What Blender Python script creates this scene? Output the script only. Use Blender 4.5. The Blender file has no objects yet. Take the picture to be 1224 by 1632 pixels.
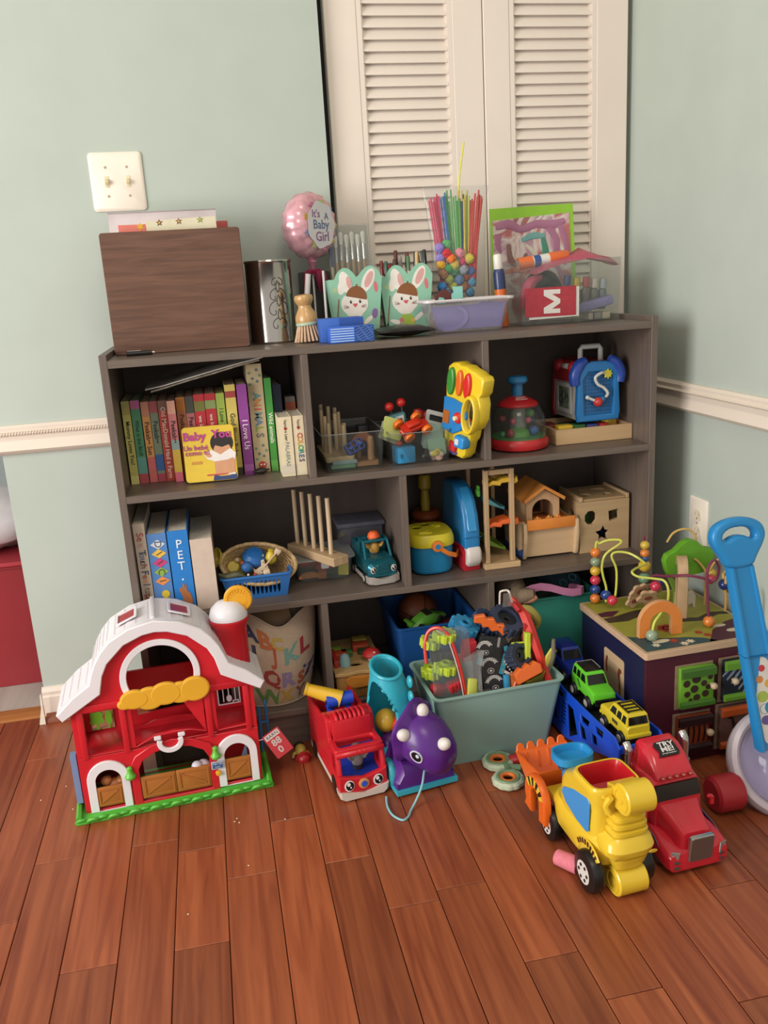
import bpy, bmesh, math, random
from mathutils import Vector, Matrix, Euler
rnd = random.Random(7)
SC = bpy.context.scene
C = SC.collection
# ---------------------------------------------------------------- camera
cam = bpy.data.cameras.new('camera')
cam.sensor_fit = 'VERTICAL'
cam.sensor_height = 36.0
cam.lens = 30.257
cam.clip_start = 0.05
co = bpy.data.objects.new('camera', cam)
C.objects.link(co)
_f = Vector((0.1813, 0.9480, -0.2617)).normalized()
_u = Vector((0.1082, 0.2453, 0.9634))
_r = _f.cross(_u).normalized()
_u = _r.cross(_f)
co.matrix_world = Matrix(((_r.x, _u.x, -_f.x, 0.2098), (_r.y, _u.y, -_f.y, -1.7937), (_r.z, _u.z, -_f.z, 1.0288), (0, 0, 0, 1)))
SC.camera = co
# ---------------------------------------------------------------- world, daylight, exposure
W = bpy.data.worlds.new('world')
SC.world = W
W.use_nodes = True
W.node_tree.nodes['Background'].inputs[0].default_value = (1.0, 0.965, 0.925, 1)
W.node_tree.nodes['Background'].inputs[1].default_value = 0.62
def area(name, loc, tgt, sx, sy, power, col):
 d = bpy.data.lights.new(name, 'AREA')
 d.shape = 'RECTANGLE'
 d.size, d.size_y, d.energy, d.color = sx, sy, power, col
 o = bpy.data.objects.new(name, d)
 C.objects.link(o)
 o.location = loc
 o.rotation_euler = (Vector(tgt) - Vector(loc)).to_track_quat('-Z', 'Y').to_euler()
 return o
area('patio_door_daylight', (-2.3, -1.55, 1.25), (0.6, 0.0, 0.6), 1.5, 1.9, 88, (1.0, 0.965, 0.92))
area('ceiling_lamp', (0.5, -1.6, 2.5), (0.6, -0.3, 0.4), 0.7, 0.7, 13, (1.0, 0.86, 0.70))
SC.view_settings.view_transform = 'Standard'
SC.view_settings.look = 'None'
SC.view_settings.gamma = 1.0
SC.view_settings.use_curve_mapping = False
SC.view_settings.exposure = 0.20
SC.cycles.transparent_max_bounces = 40
# ---------------------------------------------------------------- materials
def lin(h):
 if isinstance(h, str):
  h = h.lstrip('#')
  c = [int(h[i:i + 2], 16) / 255 for i in (0, 2, 4)]
 else:
  c = h
 return tuple(x / 12.92 if x <= 0.04045 else ((x + 0.055) / 1.055) ** 2.4 for x in c) + (1,)
MATS = {}
def mat(h, rough=0.4, metal=0.0, var=0.06, scale=30.0, bump=0.0, coat=0.0, sub=0.0):
 """plain procedural surface: one colour with a faint noise in value and a little relief"""
 key = ('p', h, rough, metal, var, scale, bump, coat, sub)
 if key in MATS:
  return MATS[key]
 m = bpy.data.materials.new('surface_%d' % len(MATS))
 m.use_nodes = True
 nt = m.node_tree
 b = nt.nodes['Principled BSDF']
 b.inputs['Roughness'].default_value = rough
 b.inputs['Metallic'].default_value = metal
 b.inputs['Coat Weight'].default_value = coat
 c = lin(h)
 tc = nt.nodes.new('ShaderNodeTexCoord')
 nz = nt.nodes.new('ShaderNodeTexNoise')
 nz.inputs['Scale'].default_value = scale
 nz.inputs['Detail'].default_value = 3
 nt.links.new(tc.outputs['Object'], nz.inputs['Vector'])
 cr = nt.nodes.new('ShaderNodeValToRGB')
 cr.color_ramp.elements[0].position = 0.3
 cr.color_ramp.elements[1].position = 0.7
 cr.color_ramp.elements[0].color = tuple(max(0, x * (1 - var)) for x in c[:3]) + (1,)
 cr.color_ramp.elements[1].color = tuple(min(1, x * (1 + var)) for x in c[:3]) + (1,)
 nt.links.new(nz.outputs['Fac'], cr.inputs['Fac'])
 nt.links.new(cr.outputs['Color'], b.inputs['Base Color'])
 if sub:
  b.inputs['Subsurface Weight'].default_value = sub
  b.inputs['Subsurface Radius'].default_value = (0.01, 0.01, 0.01)
 if bump:
  bp = nt.nodes.new('ShaderNodeBump')
  bp.inputs['Strength'].default_value = bump
  bp.inputs['Distance'].default_value = 0.002
  nt.links.new(nz.outputs['Fac'], bp.inputs['Height'])
  nt.links.new(bp.outputs['Normal'], b.inputs['Normal'])
 MATS[key] = m
 return m
def plastic(h, rough=0.32):
 return mat(h, rough, 0, 0.03, 12)
def paint(h, rough=0.45):
 return mat(h, rough, 0, 0.05, 40)
def paper(h):
 return mat(h, 0.6, 0, 0.04, 60)
def wood(h, axis=0, rough=0.5, dark=0.72, scale=1.0, coat=0.0):
 """wood grain running along the object axis 0, 1 or 2"""
 key = ('w', h, axis, rough, dark, scale, coat)
 if key in MATS:
  return MATS[key]
 m = bpy.data.materials.new('wood_%d' % len(MATS))
 m.use_nodes = True
 nt = m.node_tree
 b = nt.nodes['Principled BSDF']
 b.inputs['Roughness'].default_value = rough
 b.inputs['Coat Weight'].default_value = coat
 b.inputs['Coat Roughness'].default_value = 0.25
 tc = nt.nodes.new('ShaderNodeTexCoord')
 mp = nt.nodes.new('ShaderNodeMapping')
 sc = [55.0 * scale] * 3
 sc[axis] = 4.0 * scale
 mp.inputs['Scale'].default_value = sc
 oi = nt.nodes.new('ShaderNodeObjectInfo')
 ad = nt.nodes.new('ShaderNodeVectorMath')
 ad.operation = 'ADD'
 cx = nt.nodes.new('ShaderNodeCombineXYZ')
 ml = nt.nodes.new('ShaderNodeMath')
 ml.operation = 'MULTIPLY'
 ml.inputs[1].default_value = 37.0
 nt.links.new(oi.outputs['Random'], ml.inputs[0])
 for i in range(3):
  nt.links.new(ml.outputs[0], cx.inputs[i])
 nt.links.new(tc.outputs['Object'], mp.inputs['Vector'])
 nt.links.new(mp.outputs[0], ad.inputs[0])
 nt.links.new(cx.outputs[0], ad.inputs[1])
 nz = nt.nodes.new('ShaderNodeTexNoise')
 nz.inputs['Scale'].default_value = 1.0
 nz.inputs['Detail'].default_value = 5
 nz.inputs['Distortion'].default_value = 0.8
 nt.links.new(ad.outputs[0], nz.inputs['Vector'])
 cr = nt.nodes.new('ShaderNodeValToRGB')
 c = lin(h)
 cr.color_ramp.elements[0].position = 0.3
 cr.color_ramp.elements[1].position = 0.68
 cr.color_ramp.elements[0].color = tuple(x * dark for x in c[:3]) + (1,)
 cr.color_ramp.elements[1].color = c
 nt.links.new(nz.outputs['Fac'], cr.inputs['Fac'])
 nt.links.new(cr.outputs['Color'], b.inputs['Base Color'])
 bp = nt.nodes.new('ShaderNodeBump')
 bp.inputs['Strength'].default_value = 0.12
 bp.inputs['Distance'].default_value = 0.001
 nt.links.new(nz.outputs['Fac'], bp.inputs['Height'])
 nt.links.new(bp.outputs['Normal'], b.inputs['Normal'])
 MATS[key] = m
 return m
def clear(h='#ffffff', rough=0.05, haze=0.0, gloss=0.25):
 """thin see-through plastic sheet: tinted pass-through, mirror glints, an optional milky share"""
 key = ('c', h, rough, haze, gloss)
 if key in MATS:
  return MATS[key]
 m = bpy.data.materials.new('clear_%d' % len(MATS))
 m.use_nodes = True
 nt = m.node_tree
 nt.nodes.remove(nt.nodes['Principled BSDF'])
 out = nt.nodes['Material Output']
 tr = nt.nodes.new('ShaderNodeBsdfTransparent')
 tr.inputs['Color'].default_value = lin(h)
 gl = nt.nodes.new('ShaderNodeBsdfGlossy')
 gl.inputs['Roughness'].default_value = rough
 lw = nt.nodes.new('ShaderNodeLayerWeight')
 lw.inputs['Blend'].default_value = 0.5
 mx = nt.nodes.new('ShaderNodeMixShader')
 pw = nt.nodes.new('ShaderNodeMath')
 pw.operation = 'POWER'
 pw.inputs[1].default_value = 2.5
 ma = nt.nodes.new('ShaderNodeMath')
 ma.operation = 'MULTIPLY_ADD'
 ma.inputs[1].default_value = gloss
 ma.inputs[2].default_value = 0.025
 nt.links.new(lw.outputs['Facing'], pw.inputs[0])
 nt.links.new(pw.outputs[0], ma.inputs[0])
 nt.links.new(ma.outputs[0], mx.inputs['Fac'])
 nt.links.new(tr.outputs[0], mx.inputs[1])
 nt.links.new(gl.outputs[0], mx.inputs[2])
 last = mx
 if haze:
  df = nt.nodes.new('ShaderNodeBsdfDiffuse')
  df.inputs['Color'].default_value = lin(h)
  m2 = nt.nodes.new('ShaderNodeMixShader')
  m2.inputs['Fac'].default_value = haze
  nt.links.new(mx.outputs[0], m2.inputs[1])
  nt.links.new(df.outputs[0], m2.inputs[2])
  last = m2
 nt.links.new(last.outputs[0], out.inputs['Surface'])
 MATS[key] = m
 return m
# ---------------------------------------------------------------- mesh builder
def _from_bm(bm):
 bm.verts.ensure_lookup_table()
 return [v.co.copy() for v in bm.verts], [[v.index for v in f.verts] for f in bm.faces]
TMP = []
class MB:
 def __init__(s):
  s.v, s.f, s.mi, s.M, s.cur = [], [], [], Matrix(), 0
 def at(s, x=0, y=0, z=0, rx=0, ry=0, rz=0, sc=1):
  s.M = Matrix.Translation((x, y, z)) @ Euler((rx, ry, rz)).to_matrix().to_4x4() @ Matrix.Scale(sc, 4)
  return s
 def m(s, i):
  s.cur = i
  return s
 def add(s, vs, fs):
  n = len(s.v)
  s.v += [s.M @ Vector(v) for v in vs]
  for f in fs:
   s.f.append([i + n for i in f])
   s.mi.append(s.cur)
  return s
 def box(s, x0, y0, z0, x1, y1, z1, b=0.0, seg=2):
  if b <= 0:
   vs = [(x, y, z) for x in (x0, x1) for y in (y0, y1) for z in (z0, z1)]
   return s.add(vs, [(0, 1, 3, 2), (4, 6, 7, 5), (0, 4, 5, 1), (2, 3, 7, 6), (0, 2, 6, 4), (1, 5, 7, 3)])
  bm = bmesh.new()
  bmesh.ops.create_cube(bm, size=1)
  for v in bm.verts:
   v.co = Vector(((x0 + x1) / 2 + v.co.x * (x1 - x0), (y0 + y1) / 2 + v.co.y * (y1 - y0), (z0 + z1) / 2 + v.co.z * (z1 - z0)))
  b = min(b, 0.49 * min(abs(x1 - x0), abs(y1 - y0), abs(z1 - z0)))
  bmesh.ops.bevel(bm, geom=list(bm.edges), offset=b, segments=seg, profile=0.5, affect='EDGES')
  bm.verts.index_update()
  s.add(*_from_bm(bm))
  bm.free()
  return s
 def cbox(s, cx, cy, cz, sx, sy, sz, b=0.0, seg=2):
  return s.box(cx - sx / 2, cy - sy / 2, cz - sz / 2, cx + sx / 2, cy + sy / 2, cz + sz / 2, b, seg)
 def loft(s, rings, cap=True, closed=False):
  n = len(rings[0])
  vs = [p for r in rings for p in r]
  fs = []
  k = len(rings)
  for i in range(k if closed else k - 1):
   a, b = i * n, ((i + 1) % k) * n
   for j in range(n):
    j2 = (j + 1) % n
    fs.append((a + j, a + j2, b + j2, b + j))
  if cap and not closed:
   fs.append(tuple(range(n))[::-1])
   fs.append(tuple((k - 1) * n + j for j in range(n)))
  return s.add(vs, fs)
 def cyl(s, p0, p1, r0, r1=None, n=16, cap=True):
  r1 = r0 if r1 is None else r1
  p0, p1 = Vector(p0), Vector(p1)
  q = (p1 - p0).to_track_quat('Z', 'Y')
  ring = lambda c, r: [c + q @ Vector((r * math.cos(t), r * math.sin(t), 0)) for t in [2 * math.pi * i / n for i in range(n)]]
  return s.loft([ring(p0, r0), ring(p1, r1)], cap)
 def lathe(s, prof, n=24, c=(0, 0, 0), sx=1, sy=1):
  rings = [[(c[0] + sx * r * math.cos(2 * math.pi * i / n), c[1] + sy * r * math.sin(2 * math.pi * i / n), c[2] + z) for i in range(n)] for r, z in prof]
  return s.loft(rings, True)
 def ball(s, c, r, n=14, m=8):
  rx, ry, rz = (r, r, r) if not isinstance(r, (tuple, list)) else r
  pr = []
  for j in range(1, m):
   a = math.pi * j / m
   pr.append((math.sin(a), -math.cos(a)))
  rings = [[(c[0] + rx * k * math.cos(2 * math.pi * i / n), c[1] + ry * k * math.sin(2 * math.pi * i / n), c[2] + rz * z) for i in range(n)] for k, z in pr]
  vs = [p for q in rings for p in q] + [(c[0], c[1], c[2] - rz), (c[0], c[1], c[2] + rz)]
  fs = []
  for j in range(m - 2):
   for i in range(n):
    i2 = (i + 1) % n
    fs.append((j * n + i, j * n + i2, (j + 1) * n + i2, (j + 1) * n + i))
  b, t = len(vs) - 2, len(vs) - 1
  for i in range(n):
   i2 = (i + 1) % n
   fs.append((b, i2, i))
   fs.append((t, (m - 2) * n + i, (m - 2) * n + i2))
  return s.add(vs, fs)
 def tube(s, pts, r, n=8, sub=4, closed=False, cap=True):
  P = [Vector(p) for p in pts]
  rs = r if isinstance(r, (list, tuple)) else None
  if sub > 1:
   Q, R2 = [], []
   k = len(P)
   rng = range(k if closed else k - 1)
   for i in rng:
    p0 = P[(i - 1) % k] if (closed or i > 0) else P[0] * 2 - P[1]
    p1, p2 = P[i], P[(i + 1) % k]
    p3 = P[(i + 2) % k] if (closed or i + 2 < k) else P[-1] * 2 - P[-2]
    for j in range(sub):
     t = j / sub
     Q.append(0.5 * ((2 * p1) + (p2 - p0) * t + (2 * p0 - 5 * p1 + 4 * p2 - p3) * t * t + (3 * p1 - p0 - 3 * p2 + p3) * t ** 3))
     if rs:
      R2.append(rs[i] * (1 - t) + rs[(i + 1) % k] * t)
   if not closed:
    Q.append(P[-1])
    if rs:
     R2.append(rs[-1])
   P = Q
   rs = R2 if rs else None
  k = len(P)
  rings = []
  prev = None
  for i in range(k):
   a = P[(i - 1) % k] if (closed or i > 0) else P[0]
   b = P[(i + 1) % k] if (closed or i < k - 1) else P[-1]
   t = (b - a)
   t = t.normalized() if t.length > 1e-9 else Vector((0, 0, 1))
   if prev is None:
    x = t.orthogonal().normalized()
   else:
    x = prev - t * prev.dot(t)
    x = x.normalized() if x.length > 1e-6 else t.orthogonal().normalized()
   prev = x
   y = t.cross(x)
   rr = rs[i] if rs else r
   rings.append([P[i] + (x * math.cos(2 * math.pi * j / n) + y * math.sin(2 * math.pi * j / n)) * rr for j in range(n)])
  return s.loft(rings, cap, closed)
 def torus(s, c, R, r, n=24, k=8, axis='Z', sx=1, sy=1):
  pts = []
  for i in range(n):
   a = 2 * math.pi * i / n
   u, v = R * sx * math.cos(a), R * sy * math.sin(a)
   pts.append({'Z': (c[0] + u, c[1] + v, c[2]), 'Y': (c[0] + u, c[1], c[2] + v), 'X': (c[0], c[1] + u, c[2] + v)}[axis])
  return s.tube(pts, r, k, 1, True)
 def plate(s, outer, holes=(), t=0.01, b=0.0, seg=1, axis='Y'):
  """2D outline (with holes) pulled to thickness t; axis Y: outline lies in XZ and t runs from y=0 to y=-t;
  axis Z: outline in XY, t from z=0 up; axis X: outline in YZ, t from x=0 to x=+t"""
  cu = bpy.data.curves.new('tmp', 'CURVE')
  cu.dimensions = '2D'
  cu.fill_mode = 'BOTH'
  cu.extrude = max(0.00001, t / 2 - b)
  cu.bevel_depth = b
  cu.bevel_resolution = seg - 1 if b else 0
  cu.offset = -b
  for o in [outer] + list(holes):
   sp = cu.splines.new('POLY')
   sp.points.add(len(o) - 1)
   for i, p in enumerate(o):
    sp.points[i].co = (p[0], p[1], 0, 1)
   sp.use_cyclic_u = True
  s._curve(cu, t, axis)
  return s
 def _curve(s, cu, t, axis):
  ob = bpy.data.objects.new('tmp', cu)
  me = bpy.data.meshes.new_from_object(ob)
  vs = [v.co.copy() for v in me.vertices]
  fs = [list(p.vertices) for p in me.polygons]
  if axis == 'Y':
   vs = [(v.x, -t / 2 - v.z, v.y) for v in vs]
   vs = [(a, b, c) for a, b, c in vs]
  elif axis == 'Z':
   vs = [(v.x, v.y, v.z + t / 2) for v in vs]
  else:
   vs = [(v.z + t / 2, v.x, v.y) for v in vs]
  s.add(vs, fs)
  bpy.data.objects.remove(ob)
  bpy.data.meshes.remove(me)
  bpy.data.curves.remove(cu)
 def text(s, txt, h, t=0.0006, axis='Y', bold=0.0, align='CENTER', gap=1.0, fitw=None):
  cu = bpy.data.curves.new('tmp', 'FONT')
  cu.body = txt
  cu.size = h * 1.38
  cu.align_x = align
  cu.align_y = 'CENTER'
  cu.space_character = gap
  cu.resolution_u = 2
  cu.offset = bold * h
  cu.extrude = t / 2
  n0 = len(s.v)
  M = s.M
  if fitw:
   s.M = Matrix()
  s._curve(cu, t, axis)
  if fitw:
   s.M = M
   xs = [v[0] for v in s.v[n0:]]
   k = fitw / max(1e-6, (max(xs) - min(xs)))
   for i in range(n0, len(s.v)):
    v = s.v[i]
    s.v[i] = M @ Vector((v[0] * k, v[1], v[2]))
  return s
 def build(s, name, mats, parent=None, smooth=0.6, label=None):
  me = bpy.data.meshes.new(name)
  me.from_pydata([tuple(v) for v in s.v], [], s.f)
  for mm in (mats if isinstance(mats, (list, tuple)) else [mats]):
   me.materials.append(mm)
  if max(s.mi, default=0) > 0:
   me.polygons.foreach_set('material_index', s.mi)
  bm = bmesh.new()
  bm.from_mesh(me)
  bmesh.ops.recalc_face_normals(bm, faces=bm.faces)
  bm.to_mesh(me)
  bm.free()
  if smooth:
   me.polygons.foreach_set('use_smooth', [True] * len(me.polygons))
   me.set_sharp_from_angle(angle=smooth)
  me.update()
  o = bpy.data.objects.new(name, me)
  C.objects.link(o)
  if parent is not None:
   o.parent = parent
  if label:
   o['label'] = label
  return o
def tag(o, label, cat, group=None):
 o['label'] = label
 o['category'] = cat
 if group:
  o['group'] = group
 return o
def thing(name, label, cat, loc=(0, 0, 0), rot=0.0, group=None, scale=1):
 o = bpy.data.objects.new(name, None)
 o.empty_display_size = 0.02
 C.objects.link(o)
 o.location = loc
 o.rotation_euler = rot if isinstance(rot, (tuple, list)) else (0, 0, rot)
 o.scale = (scale,) * 3
 return tag(o, label, cat, group)
def struct(o):
 o['kind'] = 'structure'
 return o
def dup(root, loc, rot, label=None):
 r = root.copy()
 C.objects.link(r)
 r.location = loc
 r.rotation_euler = rot if isinstance(rot, (tuple, list)) else (0, 0, rot)
 if label:
  r['label'] = label
 for ch in list(root.children):
  c = ch.copy()
  C.objects.link(c)
  c.parent = r
  for g in list(ch.children):
   d = g.copy()
   C.objects.link(d)
   d.parent = c
 return r
def rrect(w, h, r, n=4, cx=0, cy=0):
 r = min(r, w / 2 - 1e-5, h / 2 - 1e-5)
 pts = []
 for (sx, sy, a0) in ((1, 1, 0), (-1, 1, 90), (-1, -1, 180), (1, -1, 270)):
  for i in range(n + 1):
   a = math.radians(a0 + 90 * i / n)
   pts.append((cx + sx * (w / 2 - r) + r * math.cos(a), cy + sy * (h / 2 - r) + r * math.sin(a)))
 return pts
def circ(r, n=24, cx=0, cy=0, sy=1.0):
 return [(cx + r * math.cos(2 * math.pi * i / n), cy + sy * r * math.sin(2 * math.pi * i / n)) for i in range(n)]
def arch(w, h, n=10, cx=0, y0=0):
 """door outline: straight sides and a round head"""
 r = w / 2
 pts = [(cx - r, y0), (cx + r, y0)]
 for i in range(n + 1):
  a = math.pi * i / n
  pts.append((cx + r * math.cos(a), y0 + h - r + r * math.sin(a)))
 return pts
def star(r1, r2, n=5, cx=0, cy=0, a0=90):
 return [(cx + (r1 if i % 2 == 0 else r2) * math.cos(math.radians(a0 + 180 * i / n)), cy + (r1 if i % 2 == 0 else r2) * math.sin(math.radians(a0 + 180 * i / n))) for i in range(2 * n)]
def ring3(pts2, z, plane='XY'):
 if plane == 'XY':
  return [(x, y, z) for x, y in pts2]
 if plane == 'XZ':
  return [(x, z, y) for x, y in pts2]
 return [(z, x, y) for x, y in pts2]
def shell(w0, d0, w1, d1, h, t=0.002, r=0.01, rim=0.0, n=4):
 """open tray: bottom w0 x d0, mouth w1 x d1, wall t; with an outward rolled rim"""
 mb = MB()
 R = [ring3(rrect(w0, d0, r, n), 0), ring3(rrect(w1, d1, r, n), h)]
 if rim:
  R += [ring3(rrect(w1 + 2 * rim, d1 + 2 * rim, r + rim, n), h), ring3(rrect(w1 + 2 * rim, d1 + 2 * rim, r + rim, n), h + 0.003), ring3(rrect(w1 - 2 * t, d1 - 2 * t, r, n), h + 0.003)]
 else:
  R += [ring3(rrect(w1 - 2 * t, d1 - 2 * t, r, n), h)]
 R += [ring3(rrect(w0 - 2 * t, d0 - 2 * t, r, n), t)]
 return mb.loft(R)
# ================================================================ ROOM
WALL = mat('#b1bbb2', 0.85, 0, 0.03, 6, 0.05)
TRIM = mat('#ded2c4', 0.45, 0, 0.02, 9)
DOORM = mat('#e2d6cb', 0.5, 0, 0.02, 8)
XR, YW = 1.312, 0.3297
def floor_mat():
 m = bpy.data.materials.new('cherry_planks')
 m.use_nodes = True
 nt = m.node_tree
 N, L = nt.nodes.new, nt.links.new
 b = nt.nodes['Principled BSDF']
 tc, oi = N('ShaderNodeTexCoord'), N('ShaderNodeObjectInfo')
 mp = N('ShaderNodeMapping')
 mp.inputs['Scale'].default_value = (60, 3.2, 20)
 L(tc.outputs['Object'], mp.inputs['Vector'])
 off = N('ShaderNodeVectorMath')
 off.operation = 'MULTIPLY_ADD'
 cx = N('ShaderNodeCombineXYZ')
 for i in range(3):
  L(oi.outputs['Random'], cx.inputs[i])
 off.inputs[1].default_value = (91, 57, 33)
 L(cx.outputs[0], off.inputs[0])
 L(mp.outputs[0], off.inputs[2])
 nz = N('ShaderNodeTexNoise')
 nz.inputs['Scale'].default_value = 1
 nz.inputs['Detail'].default_value = 6
 nz.inputs['Distortion'].default_value = 0.6
 L(off.outputs[0], nz.inputs['Vector'])
 cr = N('ShaderNodeValToRGB')
 cr.color_ramp.elements[0].position = 0.28
 cr.color_ramp.elements[1].position = 0.72
 cr.color_ramp.elements[0].color = lin('#75341b')
 cr.color_ramp.elements[1].color = lin('#a05733')
 L(nz.outputs['Fac'], cr.inputs['Fac'])
 hs = N('ShaderNodeHueSaturation')
 mr = N('ShaderNodeMapRange')
 mr.inputs['To Min'].default_value = 0.76
 mr.inputs['To Max'].default_value = 1.20
 L(oi.outputs['Random'], mr.inputs['Value'])
 L(mr.outputs[0], hs.inputs['Value'])
 L(cr.outputs['Color'], hs.inputs['Color'])
 L(hs.outputs[0], b.inputs['Base Color'])
 b.inputs['Roughness'].default_value = 0.42
 b.inputs['Coat Weight'].default_value = 0.25
 b.inputs['Coat Roughness'].default_value = 0.3
 bp = N('ShaderNodeBump')
 bp.inputs['Strength'].default_value = 0.15
 bp.inputs['Distance'].default_value = 0.001
 L(nz.outputs['Fac'], bp.inputs['Height'])
 L(bp.outputs[0], b.inputs['Normal'])
 return m
def solid(name, x0, y0, z0, x1, y1, z1, m, b=0.0, parent=None):
 return MB().box(x0, y0, z0, x1, y1, z1, b).build(name, m, parent)
# floor: a dark bed with one object for every plank
FL = struct(solid('floor', -2.6, -2.6, -0.05, XR + 0.1, YW + 0.012, -0.012, mat('#1d0f09', 0.8)))
FM = floor_mat()
PX0, PW = 0.054, 0.0889
joints = {-4: [-.52], -3: [-.434, .12], -2: [-.283], -1: [-.581, -.02], 0: [-.280], 1: [-.325, -.58], 2: [-.427], 3: [-.279, -.86], 4: [-.433], 5: [-.58, -.2], 6: [-.557, -.12], 7: [-.75], 8: [-.847, -.3], 9: [-.62], 10: [-.9, -.45], 11: [-.68], 12: [-.38], 13: [-.8], 14: [-.5]}
joints = {k: v for k, v in joints.items()}
for k in range(-14, 15):
 xa, xb = PX0 + PW * (k - 1), PX0 + PW * k
 xb = min(xb, XR - 0.002)
 ys = sorted([-1.35] + joints.get(k, [-.3 - .6 * ((k * 37) % 10) / 10, -.9]) + [YW + 0.006])
 for y0, y1 in zip(ys[:-1], ys[1:]):
  if y1 - y0 < 0.03:
   continue
  g = 0.0007
  o = MB().cbox(0, 0, -0.006, xb - xa - 2 * g, y1 - y0 - 2 * g, 0.012, 0.0009, 1).build('plank', FM, FL)
  o.location = ((xa + xb) / 2, (y0 + y1) / 2, 0)
# walls
WB = struct(MB().box(-0.284, YW, 0, 0.533, YW + 0.12, 2.6).box(0.533, YW, 2.06, XR + 0.1, YW + 0.12, 2.6).build('wall_back', WALL))
WR = struct(solid('wall_right', XR, -2.6, 0, XR + 0.1, YW + 0.12, 2.6, WALL))
struct(solid('wall_hall', -2.6, 1.55, 0, 1.4, 1.65, 2.6, mat('#9aa3a3', 0.85, 0, 0.03, 6)))
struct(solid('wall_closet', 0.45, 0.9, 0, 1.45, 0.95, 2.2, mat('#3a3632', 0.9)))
struct(solid('ceiling', -2.6, -2.6, 2.6, XR + 0.1, 1.65, 2.68, mat('#d8d4cc', 0.9)))
struct(solid('floor_hall', -2.6, YW + 0.07, -0.05, 0.6, 1.6, -0.001, wood('#b3aaa2', 1, 0.55, 0.8, 0.4)))
struct(solid('trim_1', -2.6, YW + 0.008, -0.03, -0.288, YW + 0.07, 0.004, wood('#b9773f', 0, 0.5), 0.003)).name = 'trim_1'
# chair rails with a rope bead, baseboards, quarter rounds
def rail_profile(z0):
 return [(0, z0), (0.012, z0 + 0.004), (0.020, z0 + 0.012), (0.016, z0 + 0.020), (0.011, z0 + 0.034), (0.013, z0 + 0.046), (0.020, z0 + 0.051), (0.012, z0 + 0.055), (0.014, z0 + 0.064), (0.008, z0 + 0.070), (0, z0 + 0.070)]
def run_x(prof, x0, x1, y):
 return MB().loft([[(x, y - d, z) for d, z in prof] for x in (x0, x1)])
def run_y(prof, y0, y1, x):
 return MB().loft([[(x - d, y, z) for d, z in prof] for y in (y0, y1)])
o = struct(run_x(rail_profile(0.6800), -0.298, 0.533, YW).build('trim_2', TRIM, None, 0.5))
bead = MB()
for i in range(46):
 x = -0.294 + i * 0.0064
 bead.at(x, YW - 0.0165, 0.7310, 0, 0.5, 0).ball((0, 0, 0), (0.0022, 0.0045, 0.0052), 6, 4)
q = bead.build('rope_bead', TRIM, o)
q['kind'] = 'stuff'
struct(run_y(rail_profile(0.6800), -2.5, YW, XR).build('trim_3', TRIM, None, 0.5))
base_p = [(0, 0.012), (0.014, 0.012), (0.014, 0.062), (0.010, 0.066), (0.011, 0.075), (0.005, 0.084), (0, 0.086)]
quar_p = [(0, 0.0005), (0.020, 0.0005), (0.019, 0.008), (0.014, 0.0145), (0.006, 0.019), (0, 0.020)]
struct(run_x(base_p, -0.288, 0.533, YW).build('baseboard_back', TRIM, None, 0.5))
struct(run_y(base_p, -2.5, YW, XR).build('baseboard_right', TRIM, None, 0.5))
struct(run_x(quar_p, -0.284, 0.533, YW - 0.0135).build('trim_4', wood('#8a4a30', 0, 0.45)))
struct(run_y(quar_p, -2.5, YW - 0.02, XR - 0.0135).build('trim_5', wood('#8a4a30', 1, 0.45)))
# torn strip of paper at the wall's end
tag(MB().plate([(-.300, 0.001), (-.285, 0.001), (-.2845, .085), (-.288, .080), (-.290, .045)], (), 0.0008).at().build('paper_strip', paper('#ddd6c6')), 'torn white strip of lining paper at the end of the baseboard by the doorway', 'paper').location = (0, YW - 0.036, 0)
# closet doors: two louvred leaves
def louvre_door(name, x0, x1, la, lb):
 y0, y1 = YW + 0.028, YW + 0.060
 z0, z1 = 0.012, 2.045
 mb = MB()
 mb.box(x0, y0, z0, la - 0.012, y1, z1, 0.002, 1)
 mb.box(lb + 0.012, y0, z0, x1, y1, z1, 0.002, 1)
 mb.box(la - 0.012, y0, z0, lb + 0.012, y1, 0.78)
 mb.box(la - 0.012, y0, 1.97, lb + 0.012, y1, z1)
 d = struct(mb.build(name, DOORM))
 ml = MB()
 for x, s in ((la - 0.012, 1), (lb + 0.012, -1)):
  for i, (w, dy) in enumerate(((0.006, 0.004), (0.011, 0.001), (0.015, 0.007))):
   ml.box(min(x, x + s * w), y0 + dy, 0.78, max(x, x + s * w), y1 - 0.004, 1.97)
 ml.build('moulding', DOORM, d)
 n = 0
 z = 0.795
 sl = None
 while z < 1.96:
  if sl is None:
   sl = MB().loft([[(x, 0.000, -0.0185), (x, -0.004, -0.018), (x, -0.004, -0.0145), (x, 0.013, 0.0135), (x, 0.017, 0.0135)] for x in (la - 0.0005, lb + 0.0005)]).build('slat', DOORM, d)
   s0 = sl
  else:
   sl = s0.copy()
   C.objects.link(sl)
   sl.parent = d
  sl.location = (0, y0 + 0.008, z + 0.0125)
  z += 0.0249
 return d
louvre_door('door_1', 0.5505, 0.9260, 0.6385, 0.840)
louvre_door('door_2', 0.9280, 1.297, 1.005, 1.203)
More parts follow.
